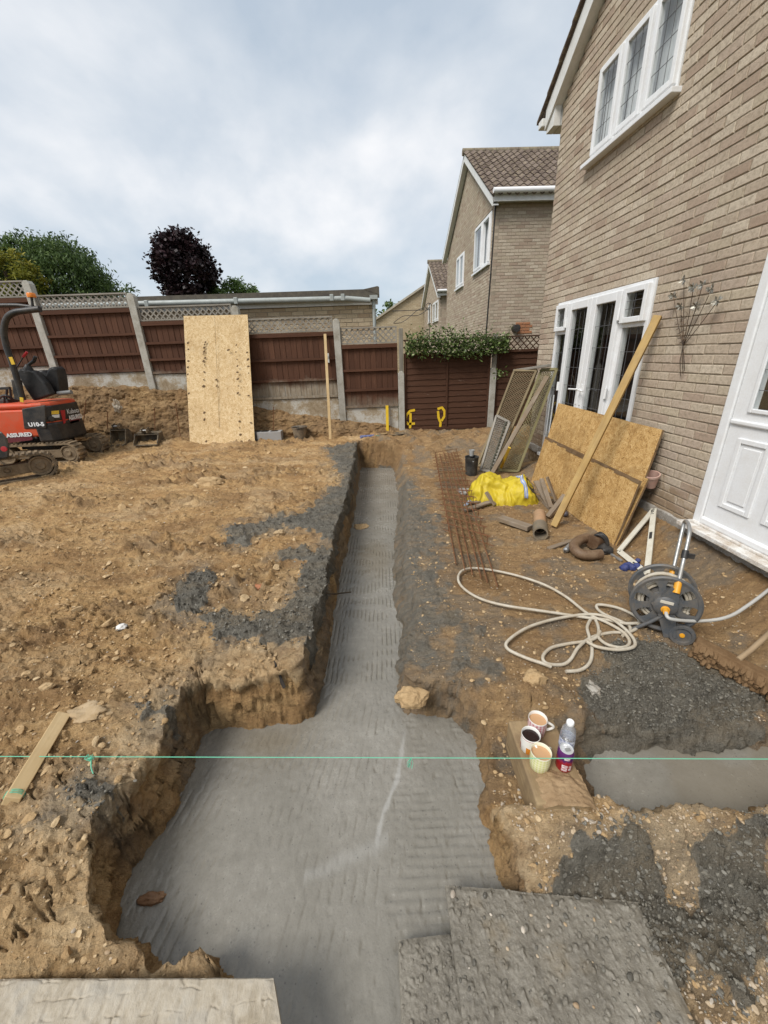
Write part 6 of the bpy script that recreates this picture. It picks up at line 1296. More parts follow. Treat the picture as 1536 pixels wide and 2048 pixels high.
for k in range(34):
    p = c + Vector((random.gauss(0, .06), random.gauss(0, .02), random.gauss(0, .06))); d = Vector((random.gauss(0, 1), random.gauss(0, .6), random.gauss(0, .6))).normalized(); w = d.cross(Vector((0, 1, .3))).normalized() * .014; b.add([p, p + d * .035 + w, p + d * .07, p + d * .035 - w], [(0, 1, 2, 3)], None, random.random())
b.build('stray_shoot', G_CLIMB, cl, kind='stuff')
# ================================================================ NEAR GROUND: sleeper and drinks, boards, string, peg
q = [onz(*p, -.075) for p in [(1015, 1438), (1108, 1441), (1186, 1603), (1073, 1605)]]; q[2] = q[1] + (q[3] - q[0])
M_CAKE = dirty('sleeper_mud', (.27, .18, .10), (.38, .27, .16), .7, .9, 14, .2, bump=.8)
slp = thing('timber_sleeper', 'muddy timber sleeper used as a table for mugs beside the trench', 'sleeper', (q[0] + q[2]) / 2 - Vector((0, 0, .2)))
b = MB(); N = 14; vs = []; lc = []
L_ = (q[3] - q[0]); Wd = (q[1] - q[0]); dn = Vector((0, 0, -.17))
for k, (a, c_) in enumerate([(q[0], q[1]), (q[0] + dn, q[1] + dn)]): pass
b.bar((q[0] + q[1]) / 2 + dn / 2, (q[2] + q[3]) / 2 + dn / 2, Wd.length, .17); b.build('beam', M_SLEEP, slp, bevel=.008)
b = MB()
def mudp(u, v):
    p = q[3] + (q[0] - q[3]) * (v * .42 - .05) + (q[2] - q[3]) * (.10 + .92 * u); hgt = .022 * (sstep(0, .25, u) * sstep(1.05, .8, u)) * sstep(1.0, .55, v + .25 * float(perlin(u * 4, 3.3))) + .006 * float(fbm(u * 9, v * 9, 2, 3))
    return p + Vector((0, 0, float(hgt) - .003))
b.grid(40, 40, mudp); b.build('mud_cake', M_CAKE, slp, smooth=60)
TZ = -.075
def at_top(px, py, dz=0): return onz(px, py, TZ + dz)
M_CERA = dirty('white_china', (.78, .77, .73), (.5, .4, .3), .08, .15, 8); M_TEA = dirty('milky_tea', (.50, .30, .16), (.5, .3, .16), 0, .12, 8); M_COFFEE = dirty('black_coffee', (.018, .008, .007), (.02, .01, .01), 0, .08, 8)
def gingham(name, a, c_, n, m_, mode='CHECK'):
    t = NT(name); lc = t.node('ShaderNodeAttribute', attribute_name='lc').outputs['Vector']; s = t.node('ShaderNodeSeparateXYZ'); t.link(lc, s.inputs[0]); an = t.math('ARCTAN2', s.outputs[1], s.outputs[0])
    u = t.math('FRACT', t.math('MULTIPLY', an, n / 6.2832)); v = t.math('FRACT', t.math('MULTIPLY', s.outputs[2], m_)); u = t.math('GREATER_THAN', u, .5); v = t.math('GREATER_THAN', v, .5); k = t.math('MULTIPLY', t.math('ADD', u, v), .5)
    return t.out(t.mix(k, a, c_), .2)
M_PINK = gingham('pink_gingham', (.72, .66, .64), (.50, .15, .20), 16, 90); M_LIME = gingham('lime_gingham', (.76, .74, .52), (.60, .62, .26), 20, 75)
t = NT('patchwork_print'); lc = t.node('ShaderNodeAttribute', attribute_name='lc').outputs['Vector']; s = t.node('ShaderNodeSeparateXYZ'); t.link(lc, s.inputs[0]); an = t.math('MULTIPLY', t.math('ARCTAN2', s.outputs[1], s.outputs[0]), 8 / 6.2832); cbn = t.node('ShaderNodeCombineXYZ'); t.link(t.math('FLOOR', an), cbn.inputs[0]); t.link(t.math('FLOOR', t.math('MULTIPLY', s.outputs[2], 24)), cbn.inputs[1])
wn_ = t.node('ShaderNodeTexWhiteNoise', noise_dimensions='2D'); t.link(cbn.outputs[0], wn_.inputs['Vector']); rr_ = t.ramp(wn_.outputs['Value'], [(0, (.62, .22, .02)), (.25, (.02, .02, .02)), (.45, (.72, .70, .66)), (.65, (.40, .08, .10)), (.85, (.62, .22, .02))]); rr_.node.color_ramp.interpolation = 'CONSTANT'
M_PATCH = t.out(rr_, .2)
def mug(label, px, py, r, h, body, drink, hang, handle_mat, grp='mugs on the sleeper'):
    c0 = at_top(px, py); m = thing('mug', label, 'mug', c0, grp); b = MB(); b.lathe([(r * .86, 0), (r * .93, .004), (r, h * .5), (r * 1.0, h - .004)], 36, None, c0, (True, False)); b.build('body', body, m, smooth=40)
    b = MB(); b.lathe([(r * 1.0, h - .004), (r * 1.005, h - .001), (r * .975, h + .0005), (r * .93, h - .002), (r * .91, h - .02)], 36, None, c0, (False, False)); b.build('rim', handle_mat, m, smooth=60)
    b = MB(); b.lathe([(0.0, h - .018), (r * .915, h - .0175)], 36, None, c0, (False, False)); b.build('drink', drink, m, smooth=60)
    d = Vector((math.cos(hang), math.sin(hang), 0)); b = MB(); b.tube([c0 + d * (r * .95 + .032 * math.sin(s * 3.1416)) + Vector((0, 0, h * (.80 - .58 * s))) for s in [i / 14 for i in range(15)]], .0058, 9); b.build('handle', handle_mat, m, smooth=60)
mug('white mug of milky tea with pink checks, farthest of the three', 1072, 1463, .042, .088, M_PINK, M_TEA, -.25, M_CERA)
mug('white mug of black coffee with orange patchwork print', 1058, 1496, .041, .090, M_PATCH, M_COFFEE, -1.45, M_CERA)
mug('pale lime checked mug of milky tea, nearest of the three', 1078, 1531, .043, .088, M_LIME, M_TEA, .55, dirty('cream_china', (.76, .74, .58), (.5, .4, .3), .08, .15, 8))
# bottle of water
c0 = at_top(1128, 1510); wb = thing('water_bottle', 'clear plastic water bottle with white cap behind the drink can', 'bottle', c0)
t = NT('clear_plastic'); fr = t.node('ShaderNodeLayerWeight'); fr.inputs[0].default_value = .35; gl = t.node('ShaderNodeBsdfGlossy'); gl.inputs['Roughness'].default_value = .08; tr = t.node('ShaderNodeBsdfTransparent'); tr.inputs[0].default_value = (.90, .92, .95, 1); df = t.node('ShaderNodeBsdfDiffuse'); df.inputs[0].default_value = (.75, .78, .84, 1); m1 = t.node('ShaderNodeMixShader'); m1.inputs[0].default_value = .22; t.link(tr.outputs[0], m1.inputs[1]).link(df.outputs[0], m1.inputs[2]); m2 = t.node('ShaderNodeMixShader'); t.link(t.math('MULTIPLY', fr.outputs['Facing'], .6), m2.inputs[0]).link(m1.outputs[0], m2.inputs[1]).link(gl.outputs[0], m2.inputs[2]).link(m2.outputs[0], t.n['Material Output'].inputs[0]); M_PET = t.m
b = MB(); b.lathe([(.026, 0), (.031, .006), (.031, .05), (.0295, .055), (.031, .06), (.031, .135), (.026, .165), (.015, .185), (.0125, .19)], 28, None, c0, (True, True)); b.build('body', M_PET, wb, smooth=40)
b = MB(); b.lathe([(.014, .187), (.0155, .19), (.0155, .204), (.013, .207)], 22, None, c0); b.build('cap', dirty('white_cap', (.80, .81, .82), (.6, .5, .4), .05, .35, 9), wb, smooth=40)
t = NT('bottle_label'); n_ = t.noise(t.coord('lc', (60, 60, 140)), 1, 2); M_BLAB = t.out(t.ramp(n_, [(.45, (.62, .64, .70)), (.55, (.25, .28, .42))]), .35); b = MB(); b.lathe([(.0316, .07), (.0316, .118)], 28, None, c0, (False, False)); b.build('label', M_BLAB, wb, smooth=60)
# drink can
c0 = at_top(1126, 1534); cn_ = thing('drink_can', 'red and purple drink can with silver top at the edge of the sleeper', 'can', c0)
t = NT('can_print'); lc = t.node('ShaderNodeAttribute', attribute_name='lc').outputs['Vector']; s = t.node('ShaderNodeSeparateXYZ'); t.link(lc, s.inputs[0]); n_ = t.noise(t.coord('lc', (70, 70, 40)), 1, 2); zz_ = t.math('ADD', s.outputs[2], t.math('MULTIPLY', t.math('SUBTRACT', n_, .5), .03))
M_CAN = t.out(t.ramp(t.math('MULTIPLY', zz_, 9), [(.0, (.42, .012, .02)), (.50, (.40, .015, .025)), (.60, (.35, .03, .08)), (.68, (.10, .02, .13)), (1, (.13, .03, .16))]), .28, None, .5, .35)
b = MB(); b.lathe([(.024, 0), (.029, .006), (.0325, .012), (.0325, .098), (.030, .105), (.0265, .112)], 32, None, c0, (True, False)); b.build('body', M_CAN, cn_, smooth=40)
b = MB(); b.lathe([(.0265, .112), (.0272, .1145), (.0258, .115), (.0245, .110), (.0, .110)], 32, None, c0, (False, False)); lid = b.build('lid', dirty('silver_lid', (.72, .73, .74), (.5, .5, .5), .1, .3, 9, .5, .6), cn_, smooth=40); b = MB(); b.box(c0 + Vector((.003, -.004, .1125)), (.022, .013, .0015)); b.build('ring_pull', M_STEEL, lid, bevel=.0005)
t = NT('can_panel'); n_ = t.noise(t.coord('lc', (50, 50, 420)), 1, 2, .6); M_CPAN = t.out(t.ramp(n_, [(.48, (.70, .68, .68)), (.56, (.40, .10, .12))]), .4)
for a0, a1, z0, z1 in ((-2.35, -1.65, .018, .052), (-1.5, -1.1, .022, .048), (-2.2, -1.5, .082, .096)):
    b = MB(); b.grid(8, 2, lambda u, v: c0 + Vector((.0329 * math.cos(a0 + (a1 - a0) * u), .0329 * math.sin(a0 + (a1 - a0) * u), z0 + (z1 - z0) * v))); b.build('print_panel', M_CPAN, cn_, smooth=60)
# ---- concrete-covered boards in the foreground right
t = NT('slurry_board'); c = t.coord('pos'); a = t.noise(t.coord('pos', (1.6, 1.2, 1)), 5, 6, .6, .4); f = t.noise(c, 60, 5, .7); v = t.voro(c, 45)
col = t.ramp(t.mix(.5, a, f), [(.33, (.10, .089, .070)), (.5, (.175, .158, .127)), (.66, (.245, .225, .185))]); col = t.mix(t.ramp(t.noise(c, 4, 4, .6), [(.60, 0), (.72, .6)]), col, (.19, .145, .085)); col = t.mix(t.ramp(t.voro(c, 75), [(.06, .8), (.10, 0)]), col, (.33, .30, .25))
M_SLURRY = t.out(col, t.ramp(f, [(.35, .32), (.65, .55)]), t.bump(a, .2, .008, t.bump(f, .8, .006)), .5)
def slab(name, label, cat, corners, th, mat, relief, nx=150, ny=150, grp=None):
    A, B_, C_, D_ = [Vector(p) for p in corners]; h = thing(name, label, cat, (A + B_ + C_ + D_) / 4 - Vector((0, 0, th)), grp)
    U, V = np.meshgrid(np.linspace(0, 1, nx), np.linspace(0, 1, ny)); U, V = U.ravel(), V.ravel()
    Pm = (np.array(A)[None] * (1 - U)[:, None] + np.array(B_)[None] * U[:, None]) * (1 - V)[:, None] + (np.array(D_)[None] * (1 - U)[:, None] + np.array(C_)[None] * U[:, None]) * V[:, None]
    ed = np.minimum(np.minimum(U, 1 - U), np.minimum(V, 1 - V)); Pm[:, 2] += relief(Pm[:, 0], Pm[:, 1]) - .006 * sstep(.02, .0, ed); b = MB(); o = np.arange(nx * ny).reshape(ny, nx)
    b.v = [tuple(p) for p in Pm]; b.f = [tuple(r) for r in np.stack([o[:-1, :-1], o[:-1, 1:], o[1:, 1:], o[1:, :-1]], -1).reshape(-1, 4)]; b.lc = b.v; b.t = [.5] * len(b.v); b.build('face', mat, h, smooth=80)
    b = MB(); b.prism([p - Vector((0, 0, .007)) for p in (A, B_, C_, D_)], (0, 0, -th)); b.build('edge', mat, h); return h
lumps = lambda x, y: .003 * fbm(x * 14, y * 14, 3, 3) + .020 * np.maximum(0, fbm(x * 34, y * 34, 7, 2) - .36) + .012 * np.maximum(0, fbm(x * 75, y * 75, 17, 2) - .3) + .004 * fbm(x * 6, y * 6, 2, 3)
zB = -.245; bA, bB = onz(890, 1768, zB), onz(1275, 1802, zB); e_ = Vector((-.03, -1, 0)).normalized()
sb1 = slab('slurry_board', 'wide board caked in grey concrete slurry lying in the right foreground', 'board', (bA, bB, bB + e_ * .95, bA + e_ * .95), .018, M_SLURRY, lumps, 230, 230, 'slurry covered boards')
def pebbles(h, A, B_, C_, D_, n, mm):
    b = MB()
    for _ in range(n):
        u, v = random.random(), random.random(); p = (A * (1 - u) + B_ * u) * (1 - v) + (D_ * (1 - u) + C_ * u) * v; r = .0022 * (4.5 ** (random.random() ** 1.8))
        b.blob(p + Vector((0, 0, r * .25 + float(lumps(np.array([p.x]), np.array([p.y]))[0]))), (r * 1.35, r, r * .7), 1, .12, None, random.random())
    b.build('embedded_stones', mm, h, kind='stuff')
pebbles(sb1, bA, bB, bB + e_ * .95, bA + e_ * .95, 650, M_SLURRY); pebbles(sb1, bA, bB, bB + e_ * .95, bA + e_ * .95, 200, M_CRUMB); pebbles(sb1, bA, bB, bB + e_ * .95, bA + e_ * .95, 70, M_STONE)
zC = -.285; cA_, cB_ = onz(796, 1878, zC), onz(905, 1866, zC)
sb2 = slab('slurry_board', 'narrow darker slurry covered board half under the wide one at the trench middle', 'board', (cA_, cB_, cB_ + e_ * .9, cA_ + e_ * .9), .018, M_SLURRY, lambda x, y: lumps(x, y) * 1.1, 60, 200, 'slurry covered boards')
pebbles(sb2, cA_, cB_, cB_ + e_ * .9, cA_ + e_ * .9, 260, M_SLURRY)
t = NT('plank_concrete'); c = t.coord('pos'); n = t.noise(c, 7, 6, .65); f = t.noise(t.coord('pos', (1, .5, 1)), 60, 5, .7); M_PLANKC = t.out(t.mix(t.ramp(n, [(.52, 0), (.68, .55)]), t.ramp(t.mix(.4, n, f), [(.33, (.27, .225, .16)), (.5, (.38, .335, .265)), (.7, (.45, .415, .35))]), (.23, .215, .19)), .8, t.bump(f, .6, .008, t.bump(n, .3, .01)), .3)
zP = -.125; pA, pB = onz(-60, 1956, zP), onz(546, 1954, zP); pC = onz(566, 2075, zP)
def pl_rel(x, y):
    x, y = x + .02 * fbm(x * 9, y * 9, 1, 3), y + .012 * fbm(x * 9, y * 9, 8, 3)
    k = sstep(.42, .5, np.abs(((x * 14 + .8 * np.floor(y * 26)) % 1) - .5)) * .5 + sstep(.40, .5, np.abs(((y * 26) % 1) - .5)) * .5
    return -.008 * k * sstep(-.05, .25, fbm(x * 13, y * 13, 3, 3)) + .003 * fbm(x * 18, y * 18, 5, 3) - .004 * np.maximum(0, fbm(x * 30, y * 16, 9, 2) - .2)
slab('textured_plank', 'pale grey buff textured plank lying across the bottom left corner', 'plank', (pA, pB, pC + (pC - pB) * .6, pA + Vector((0, -.35, 0))), .05, M_PLANKC, pl_rel, 260, 130)
# ---- builder's line with its knot, tail and peg
M_LINE = dirty('green_line', (.13, .52, .34), (.3, .5, .4), .2, .6, 40); zl = .045
sl_ = thing('builders_line', 'thin green builders line stretched straight across the trench', 'string line', onz(768, 1516, zl)); lA, lB = onz(-260, 1512, zl), onz(1800, 1519, zl)
b = MB(); b.tube([lA.lerp(lB, i / 20) for i in range(21)], .0016, 5); b.build('line', M_LINE, sl_, smooth=60)
b = MB(); kp = onz(180, 1516, zl); pts = [kp + Vector((random.gauss(0, .010), random.gauss(0, .006), random.gauss(0, .007))) for _ in range(34)]; b.tube(smooth_path(pts, 3), .0014, 4); pts = [kp, onz(182, 1535, .03), onz(188, 1552, .01), onz(186, 1568, -.02), gpt(194, 1585, .01)]; b.tube(smooth_path([p + Vector((random.gauss(0, .003), 0, 0)) for p in pts], 5), .0022, 5); b.build('knot', M_LINE, sl_)
b = MB(); kp = lA.lerp(lB, (875 + 260) / 2060)
for k in range(7): e = kp + Vector((random.gauss(-.006, .008), random.gauss(0, .006), -.045 - .025 * random.random())); b.tube([kp + Vector((.004, 0, 0)), kp.lerp(e, .5) + Vector((random.gauss(0, .004), 0, 0)), e], .0011, 4)
b.build('frayed_tail', M_LINE, sl_)
peg = thing('timber_peg', 'square pale timber peg lying on the soil at the left edge', 'peg', gpt(70, 1510)); a, c_ = gpt(126, 1432, .035), gpt(22, 1604, .03); b = MB(); b.bar(a, c_, .056, .05, up=(.5, .2, .8)); b.build('shaft', M_PINE, peg, bevel=.003)
b = MB(); d = (c_ - a).normalized(); q0 = a.lerp(c_, .93); sd2 = Vector((0, 0, 1)).cross(d).normalized()
for k in range(3): b.tube([q0 + d * .006 * k + sd2 * .034 * math.cos(s) + Vector((0, 0, .032 * math.sin(s))) for s in [i * 6.283 / 14 for i in range(15)]], .0015, 4)
b.build('twine', M_LINE, peg)
b = MB(); b.tube([gpt(-4, 1640, -.05), gpt(4, 1600, .02)], .008, 8); tag(b.build('steel_pin', M_RUST, None), 'rusty pin at the left edge beside the end of the timber peg', 'steel pin')
# ---- single lumps one can point to
def rock(name, label, cat, px, py, r, mat, dz=0, sub=3, jit=.02, z=None):
    c0 = gpt(px, py) if z is None else onz(px, py, z); b = MB(); iv, jf = ICO[sub]; o = random.random() * 40; vs = []
    for p in iv:
        k = 1 + .32 * float(fbm(p.x * 1.6 + o, p.y * 1.6, p.z * 1.6, 3)) + .10 * float(perlin(p.x * 5 + o, p.y * 5, p.z * 5)); vs.append(c0 + Vector((p.x * r[0] * k, p.y * r[1] * k, max(-.4, p.z) * r[2] * k + dz)))
    b.add(vs, jf); o_ = b.build(name, mat, None, smooth=55); return tag(o_, label, cat)
M_ROCK = dirty('clay_rock', (.36, .255, .14), (.47, .37, .25), .6, .9, 9, .2, bump=.8)
rock('stone', 'pale clay stone on the corner of the right bank where the trench widens', 'stone', 822, 1398, (.085, .055, .05), M_CLOD, .01)
rock('clod', 'big brown clod lying on the open soil left of the trench', 'clod', 420, 970, (.16, .11, .09), M_CLOD, .02)
rock('clod', 'wet brown clod stuck in the concrete at the lower left', 'clod', 305, 1798, (.050, .022, .022), dirty('red_clay', (.19, .10, .05), (.28, .17, .09), .5, .6, 18), .0, z=CZ); rock('clod', 'small brown clod fallen on the concrete halfway up the narrow trench', 'clod', 722, 1054, (.09, .07, .03), M_CLOD, .0, z=CZ)
rock('stone', 'white stone lying alone on the soil left of the trench', 'stone', 244, 1257, (.035, .026, .018), dirty('white_stone', (.66, .65, .62), (.5, .45, .38), .3, .7, 20), .012)
rock('clod', 'flat angular slab of dry clay right of the timber peg', 'clod', 178, 1432, (.11, .06, .035), M_ROCK, .01); rock('clod', 'muddy clod below the loose hose end', 'clod', 1068, 1362, (.06, .05, .05), M_CLOD, .01); rock('stone', 'grey flinty lump on the rim left of the dark concrete spill', 'stone', 1185, 1380, (.035, .05, .03), dirty('flint', (.34, .32, .28), (.2, .15, .1), .6, .6, 16), .01)
rock('brick_fragment', 'red brick fragment among the grey splashes left of the trench', 'brick', 516, 1178, (.06, .035, .022), dirty('red_brick', (.36, .13, .06), (.35, .25, .15), .5, .9, 14), .012); rock('clod', 'flaky clay lump by the concrete splash near the trench rim', 'clod', 560, 1068, (.05, .04, .035), M_ROCK, .01)
def rock_at(name, label, cat, c0, r, mat):
    b = MB(); iv, jf = ICO[3]; o = random.random() * 40; b.add([c0 + Vector((p.x * r[0], p.y * r[1], p.z * r[2])) * (1 + .5 * float(fbm(p.x * 1.8 + o, p.y * 1.8, p.z * 1.8, 4, .6))) for p in iv], jf); return tag(b.build(name, mat, None, smooth=40), label, cat)
rock_at('mortar_lump', 'white chalky lump of old mortar stuck in the clay bank above the digger buckets', 'mortar lump', ony(234, 812, 7.66), (.06, .05, .11), dirty('chalky_mortar', (.50, .46, .39), (.33, .24, .14), .9, .9, 7, bump=.8))
b = MB(); b.prism([ony(548, 1322, 1.74), ony(556, 1340, 1.72), ony(570, 1375, 1.68), ony(566, 1378, 1.69), ony(553, 1350, 1.72)], (.004, .004, 0)); tag(b.build('plastic_strip', M_BLACK, None), 'torn black plastic strip sticking out of the cut clay face', 'plastic strip')
b = MB(); b.tube(smooth_path([onz(652, 1186, -.02), onz(668, 1188, -.1), onz(685, 1186, -.18), onz(702, 1184, -.22)], 4), .006, 6); tag(b.build('root', M_BARK, None), 'thin root poking out of the left trench wall', 'root')
# ================================================================ MACHINES AT THE LEFT EDGE
M_RED = dirty('orange_red_paint', (.62, .075, .025), (.30, .2, .12), .30, .35, 5, .5); M_BLK = dirty('machine_black', (.018, .018, .019), (.14, .11, .08), .35, .4, 6); M_RUB = dirty('muddy_rubber', (.06, .052, .042), (.30, .22, .135), .9, .8, 8, .2, bump=.6, thr=.44)
M_SEAT = dirty('black_vinyl', (.014, .014, .015), (.1, .09, .08), .3, .45, 10); M_YST = dirty('yellow_sticker', (.75, .48, .03), (.1, .1, .1), .3, .4, 60); M_WST = dirty('white_sticker', (.72, .71, .68), (.2, .2, .2), .25, .4, 50); M_REDS = dirty('red_stripe', (.42, .02, .025), (.2, .1, .1), .2, .4, 20); M_MAR = dirty('maroon_sticker', (.14, .025, .035), (.25, .1, .1), .3, .4, 40); M_TXT = dirty('white_print', (.78, .78, .77), (.5, .5, .5), .1, .5, 40); M_HUB = dirty('muddy_idler', (.16, .115, .07), (.28, .21, .13), .8, .8, 12)
def track(parent, F, L, H, wd, nl, hubs):
    """rubber crawler belt in the local x-z plane, y across"""
    R = H / 2; pts = []; N = 14
    for i in range(N + 1): a = -math.pi / 2 + math.pi * i / N; pts.append((L / 2 - R + R * math.cos(a), R + R * math.sin(a)))
    for i in range(N + 1): a = math.pi / 2 + math.pi * i / N; pts.append((-L / 2 + R + R * math.cos(a), R + R * math.sin(a)))
    n = len(pts); cx_ = 0; b = MB(); th = .030; vs = []
    for x, z in pts:
        d = Vector((x - (L / 2 - R if x > L / 2 - R else (-L / 2 + R if x < -L / 2 + R else x)), 0, z - R)); d.normalize(); i_ = Vector((x, 0, z)) - d * th
        vs += [F @ Vector((x, -wd / 2, z)), F @ Vector((x, wd / 2, z)), F @ Vector((i_.x, wd / 2, i_.z)), F @ Vector((i_.x, -wd / 2, i_.z))]
    fs = []
    for k in range(n): a, c_ = 4 * k, 4 * ((k + 1) % n); fs += [(a + j, a + (j + 1) % 4, c_ + (j + 1) % 4, c_ + j) for j in range(4)]
    b.add(vs, fs); belt = b.build('track', M_RUB, parent, smooth=50)
    per = 2 * (L - 2 * R) + 2 * math.pi * R; b = MB()
    for k in range(nl):
        s = per * k / nl
        if s < L - 2 * R: p, d = (-L / 2 + R + s, 0), Vector((0, 0, -1))
        elif s < L - 2 * R + math.pi * R: a = -math.pi / 2 + (s - L + 2 * R) / R; p, d = (L / 2 - R + R * math.cos(a), R + R * math.sin(a)), Vector((math.cos(a), 0, math.sin(a)))
        elif s < 2 * (L - 2 * R) + math.pi * R: p, d = (L / 2 - R - (s - (L - 2 * R) - math.pi * R), 2 * R), Vector((0, 0, 1))
        else: a = math.pi / 2 + (s - 2 * (L - 2 * R) - math.pi * R) / R; p, d = (-L / 2 + R + R * math.cos(a), R + R * math.sin(a)), Vector((math.cos(a), 0, math.sin(a)))
        Fr = F.to_3x3(); tn = Vector((-d.z, 0, d.x)); M = Fr @ Matrix((tn, Vector((0, 1, 0)), d)).transposed(); b.box(F @ (Vector((p[0], 0, p[1])) + d * .008), (.035, wd * .96, .02), M, jit=.003)
    b.build('tread', M_RUB, belt)
    b = MB(); fbox(b, F, -L / 2 + R, L / 2 - R, -wd * .3, wd * .3, R * .55, R * 1.35); b.build('track_frame', M_HUB, parent, bevel=.01)
    My = F.to_3x3() @ Matrix.Rotation(math.pi / 2, 3, 'X')
    for x, r in hubs: b = MB(); b.lathe([(0, wd * .42), (r * .35, wd * .44), (r * .45, wd * .36), (r * .8, wd * .34), (r * .86, wd * .42), (r, wd * .42), (r, -wd * .42)], 26, My, F @ Vector((x, 0, R)), (False, True)); b.build('wheel', M_HUB, parent, smooth=40)
YN, YF_ = 6.62, 7.45; XR = -5.06
ex = thing('mini_excavator', 'orange and black mini excavator with roll bar and muddy rubber tracks by the left fence', 'mini excavator', (-5.6, 7.05, .08))
for yy in (6.70, 7.36): track(ex, Matrix.Translation((-5.48, yy, .105)), 1.34, .34, .19, 44, ((.50, .125), (-.50, .14), (.15, .05), (-.15, .05)))
b = MB(); b.box((-5.55, 7.03, .42), (.5, .55, .16)); b.lathe([(.24, .40), (.24, .56)], 24, None, (-5.5, 7.03, 0)); b.build('undercarriage', M_BLK, ex)
plan = [(-6.35, YN), (-5.30, YN), (-5.17, YN + .03), (-5.09, YN + .12), (XR, YN + .26), (XR, YF_ - .26), (-5.09, YF_ - .12), (-5.17, YF_ - .03), (-5.30, YF_), (-6.35, YF_)]
def wrap(z0, z1, off, x_from=None, mat=M_RED, name='body', bev=.03):
    cx_, cy_ = -5.7, (YN + YF_) / 2; P_ = []
    for x, y in plan:
        if x_from is not None and x < x_from: x = x_from
        P_.append(Vector((x + (off if x > -5.2 else 0), y + (off if y > cy_ else -off), z0)))
    b = MB(); b.prism(P_, (0, 0, z1 - z0)); return b.build(name, mat, ex, bevel=bev)
wrap(.56, 1.0, 0, None, M_RED, 'lower_body'); wrap(1.0, 1.09, -.004, None, M_RED, 'hood', .035)
wrap(.46, .78, .014, -5.36, M_BLK, 'counterweight', .04); wrap(.785, 1.035, .010, -5.32, M_BLK, 'rear_panel', .02)
sp = MB(); sp.prism([ony(43, 818, YN - .012), ony(90, 810, YN - .012), ony(92, 857, YN - .012), ony(48, 858, YN - .012)], (0, .02, 0)); side = sp.build('side_panel', M_BLK, ex, bevel=.01)
def dec(name, pts, mat, par, y=None, x=None, off=(0, 0, 0)):
    b = MB(); P_ = [ony(*p, y) if y is not None else onx(*p, x) for p in pts]; b.prism(P_, (0, .004, 0) if y is not None else (-.004, 0, 0)); return b.build(name, mat, par)
p = ony(58, 853, YN - .016); text('U10-5', .085, frame(p, (1, 0, 0), (0, -1, 0)), M_TXT, side, sx=1.15, bold=.004)
st = dec('sticker', [(13, 868), (63, 866), (65, 880), (17, 886)], M_MAR, ex, y=YN - .004); p = ony(14, 875, YN - .009); text('ASSURED', .085, frame(p, (1, 0, .02), (0, -1, 0)), M_TXT, st, sx=1.15, bold=.004)
for i in range(2): b = MB(); b.blob(ony(72, 876 - 0 * i, YN - .004), (.02, .006, .02), 2, 0, Matrix.Identity(3)); b.build('bolt', M_BLK, ex) if i == 0 else None
xr = XR + .014; rear = MB(); 
b = MB(); b.prism([onx(121, 821, xr + .002), onx(130, 820, xr + .002), onx(131.5, 845, xr + .002), onx(128, 848, xr + .002)], (-.006, 0, 0)); b.build('tail_stripe', M_REDS, ex)
cz_ = Vector((-5.12, YN + .05, .95)); nrm_c = Vector((.7, -.7, 0)); cn2 = Vector((-5.105, YN + .062, 0)) + Vector((.7, -.7, 0)) * .014
def corner_quad(px0, px1, py0, py1, mat, name):
    pl = lambda px, py: CAM_V + Vector(rd(px, py)) * ((cn2 - CAM_V).dot(nrm_c) / Vector(rd(px, py)).dot(nrm_c)); b = MB(); b.prism([pl(px0, py0), pl(px1, py0 - 1), pl(px1, py1 - 1), pl(px0, py1)], -nrm_c * .004); return b.build(name, mat, ex), pl
corner_quad(103, 118, 822, 829, M_YST, 'sticker'); corner_quad(104, 119, 830, 836, M_WST, 'sticker')
p = onx(135, 828, xr + .001); text('Kubota', .11, frame(p, (0, 1, -.02), (1, 0, 0)), M_TXT, ex, sx=.9, shear=.1)
b = MB(); b.prism([onx(139, 836, xr), onx(158, 832, xr), onx(160, 842, xr), onx(141, 848, xr)], (-.003, 0, 0)); st2 = b.build('sticker', M_MAR, ex); p = onx(139, 840, xr + .004); text('ASSURED', .10, frame(p, (0, 1, -.02), (1, 0, 0)), M_TXT, st2, sx=.8, bold=.003)
b = MB(); b.lathe([(.0, .012), (.035, .010), (.045, 0)], 18, nrm_c.to_track_quat('Z', 'Y').to_matrix(), cn2 + Vector((0, 0, .83)), (False, False)); b.build('fuel_cap', M_BLK, ex, smooth=40)
# seat, consoles, levers
ys = 6.80; b = MB(); b.prism([ony(31, 742, ys), ony(40, 737, ys), ony(66, 742, ys), ony(88, 766, ys), ony(101, 790, ys), ony(66, 802, ys), ony(50, 778, ys)], (0, .14, 0)); b.build('console', M_SEAT, ex, bevel=.025)
b = MB(); b.prism([ony(66, 742, 7.0), ony(82, 740, 7.0), ony(95, 752, 7.0), ony(100, 788, 7.0), ony(80, 796, 7.0)], (0, .2, 0)); b.build('seat_base', M_SEAT, ex, bevel=.03)
q = [ony(*p, 7.0) for p in [(93, 790), (88, 752), (95, 737), (105, 732), (112, 739), (117, 760), (120, 789)]]; b = MB(); b.prism(q, (.0, .24, 0)); b.build('backrest', M_SEAT, ex, bevel=.035)
b = MB(); b.tube([ony(116, 787, 6.95), ony(143, 784, 6.95)], .034, 12); b.build('engine_pad', dirty('grey_pad', (.17, .175, .175), (.3, .25, .2), .3, .5, 12), ex, smooth=60)
b = MB(); jb = ony(57, 742, 6.87); b.lathe([(.075, -.03), (.07, .02), (.05, .06), (.03, .10)], 16, Vector((.25, 0, 1)).to_track_quat('Z', 'Y').to_matrix(), jb); b.tube([jb + Vector((.03, 0, .09)), ony(68, 722, 6.87), ony(71, 713, 6.87)], [.02, .026, .024], 10); b.build('joystick', M_SEAT, ex, smooth=50)
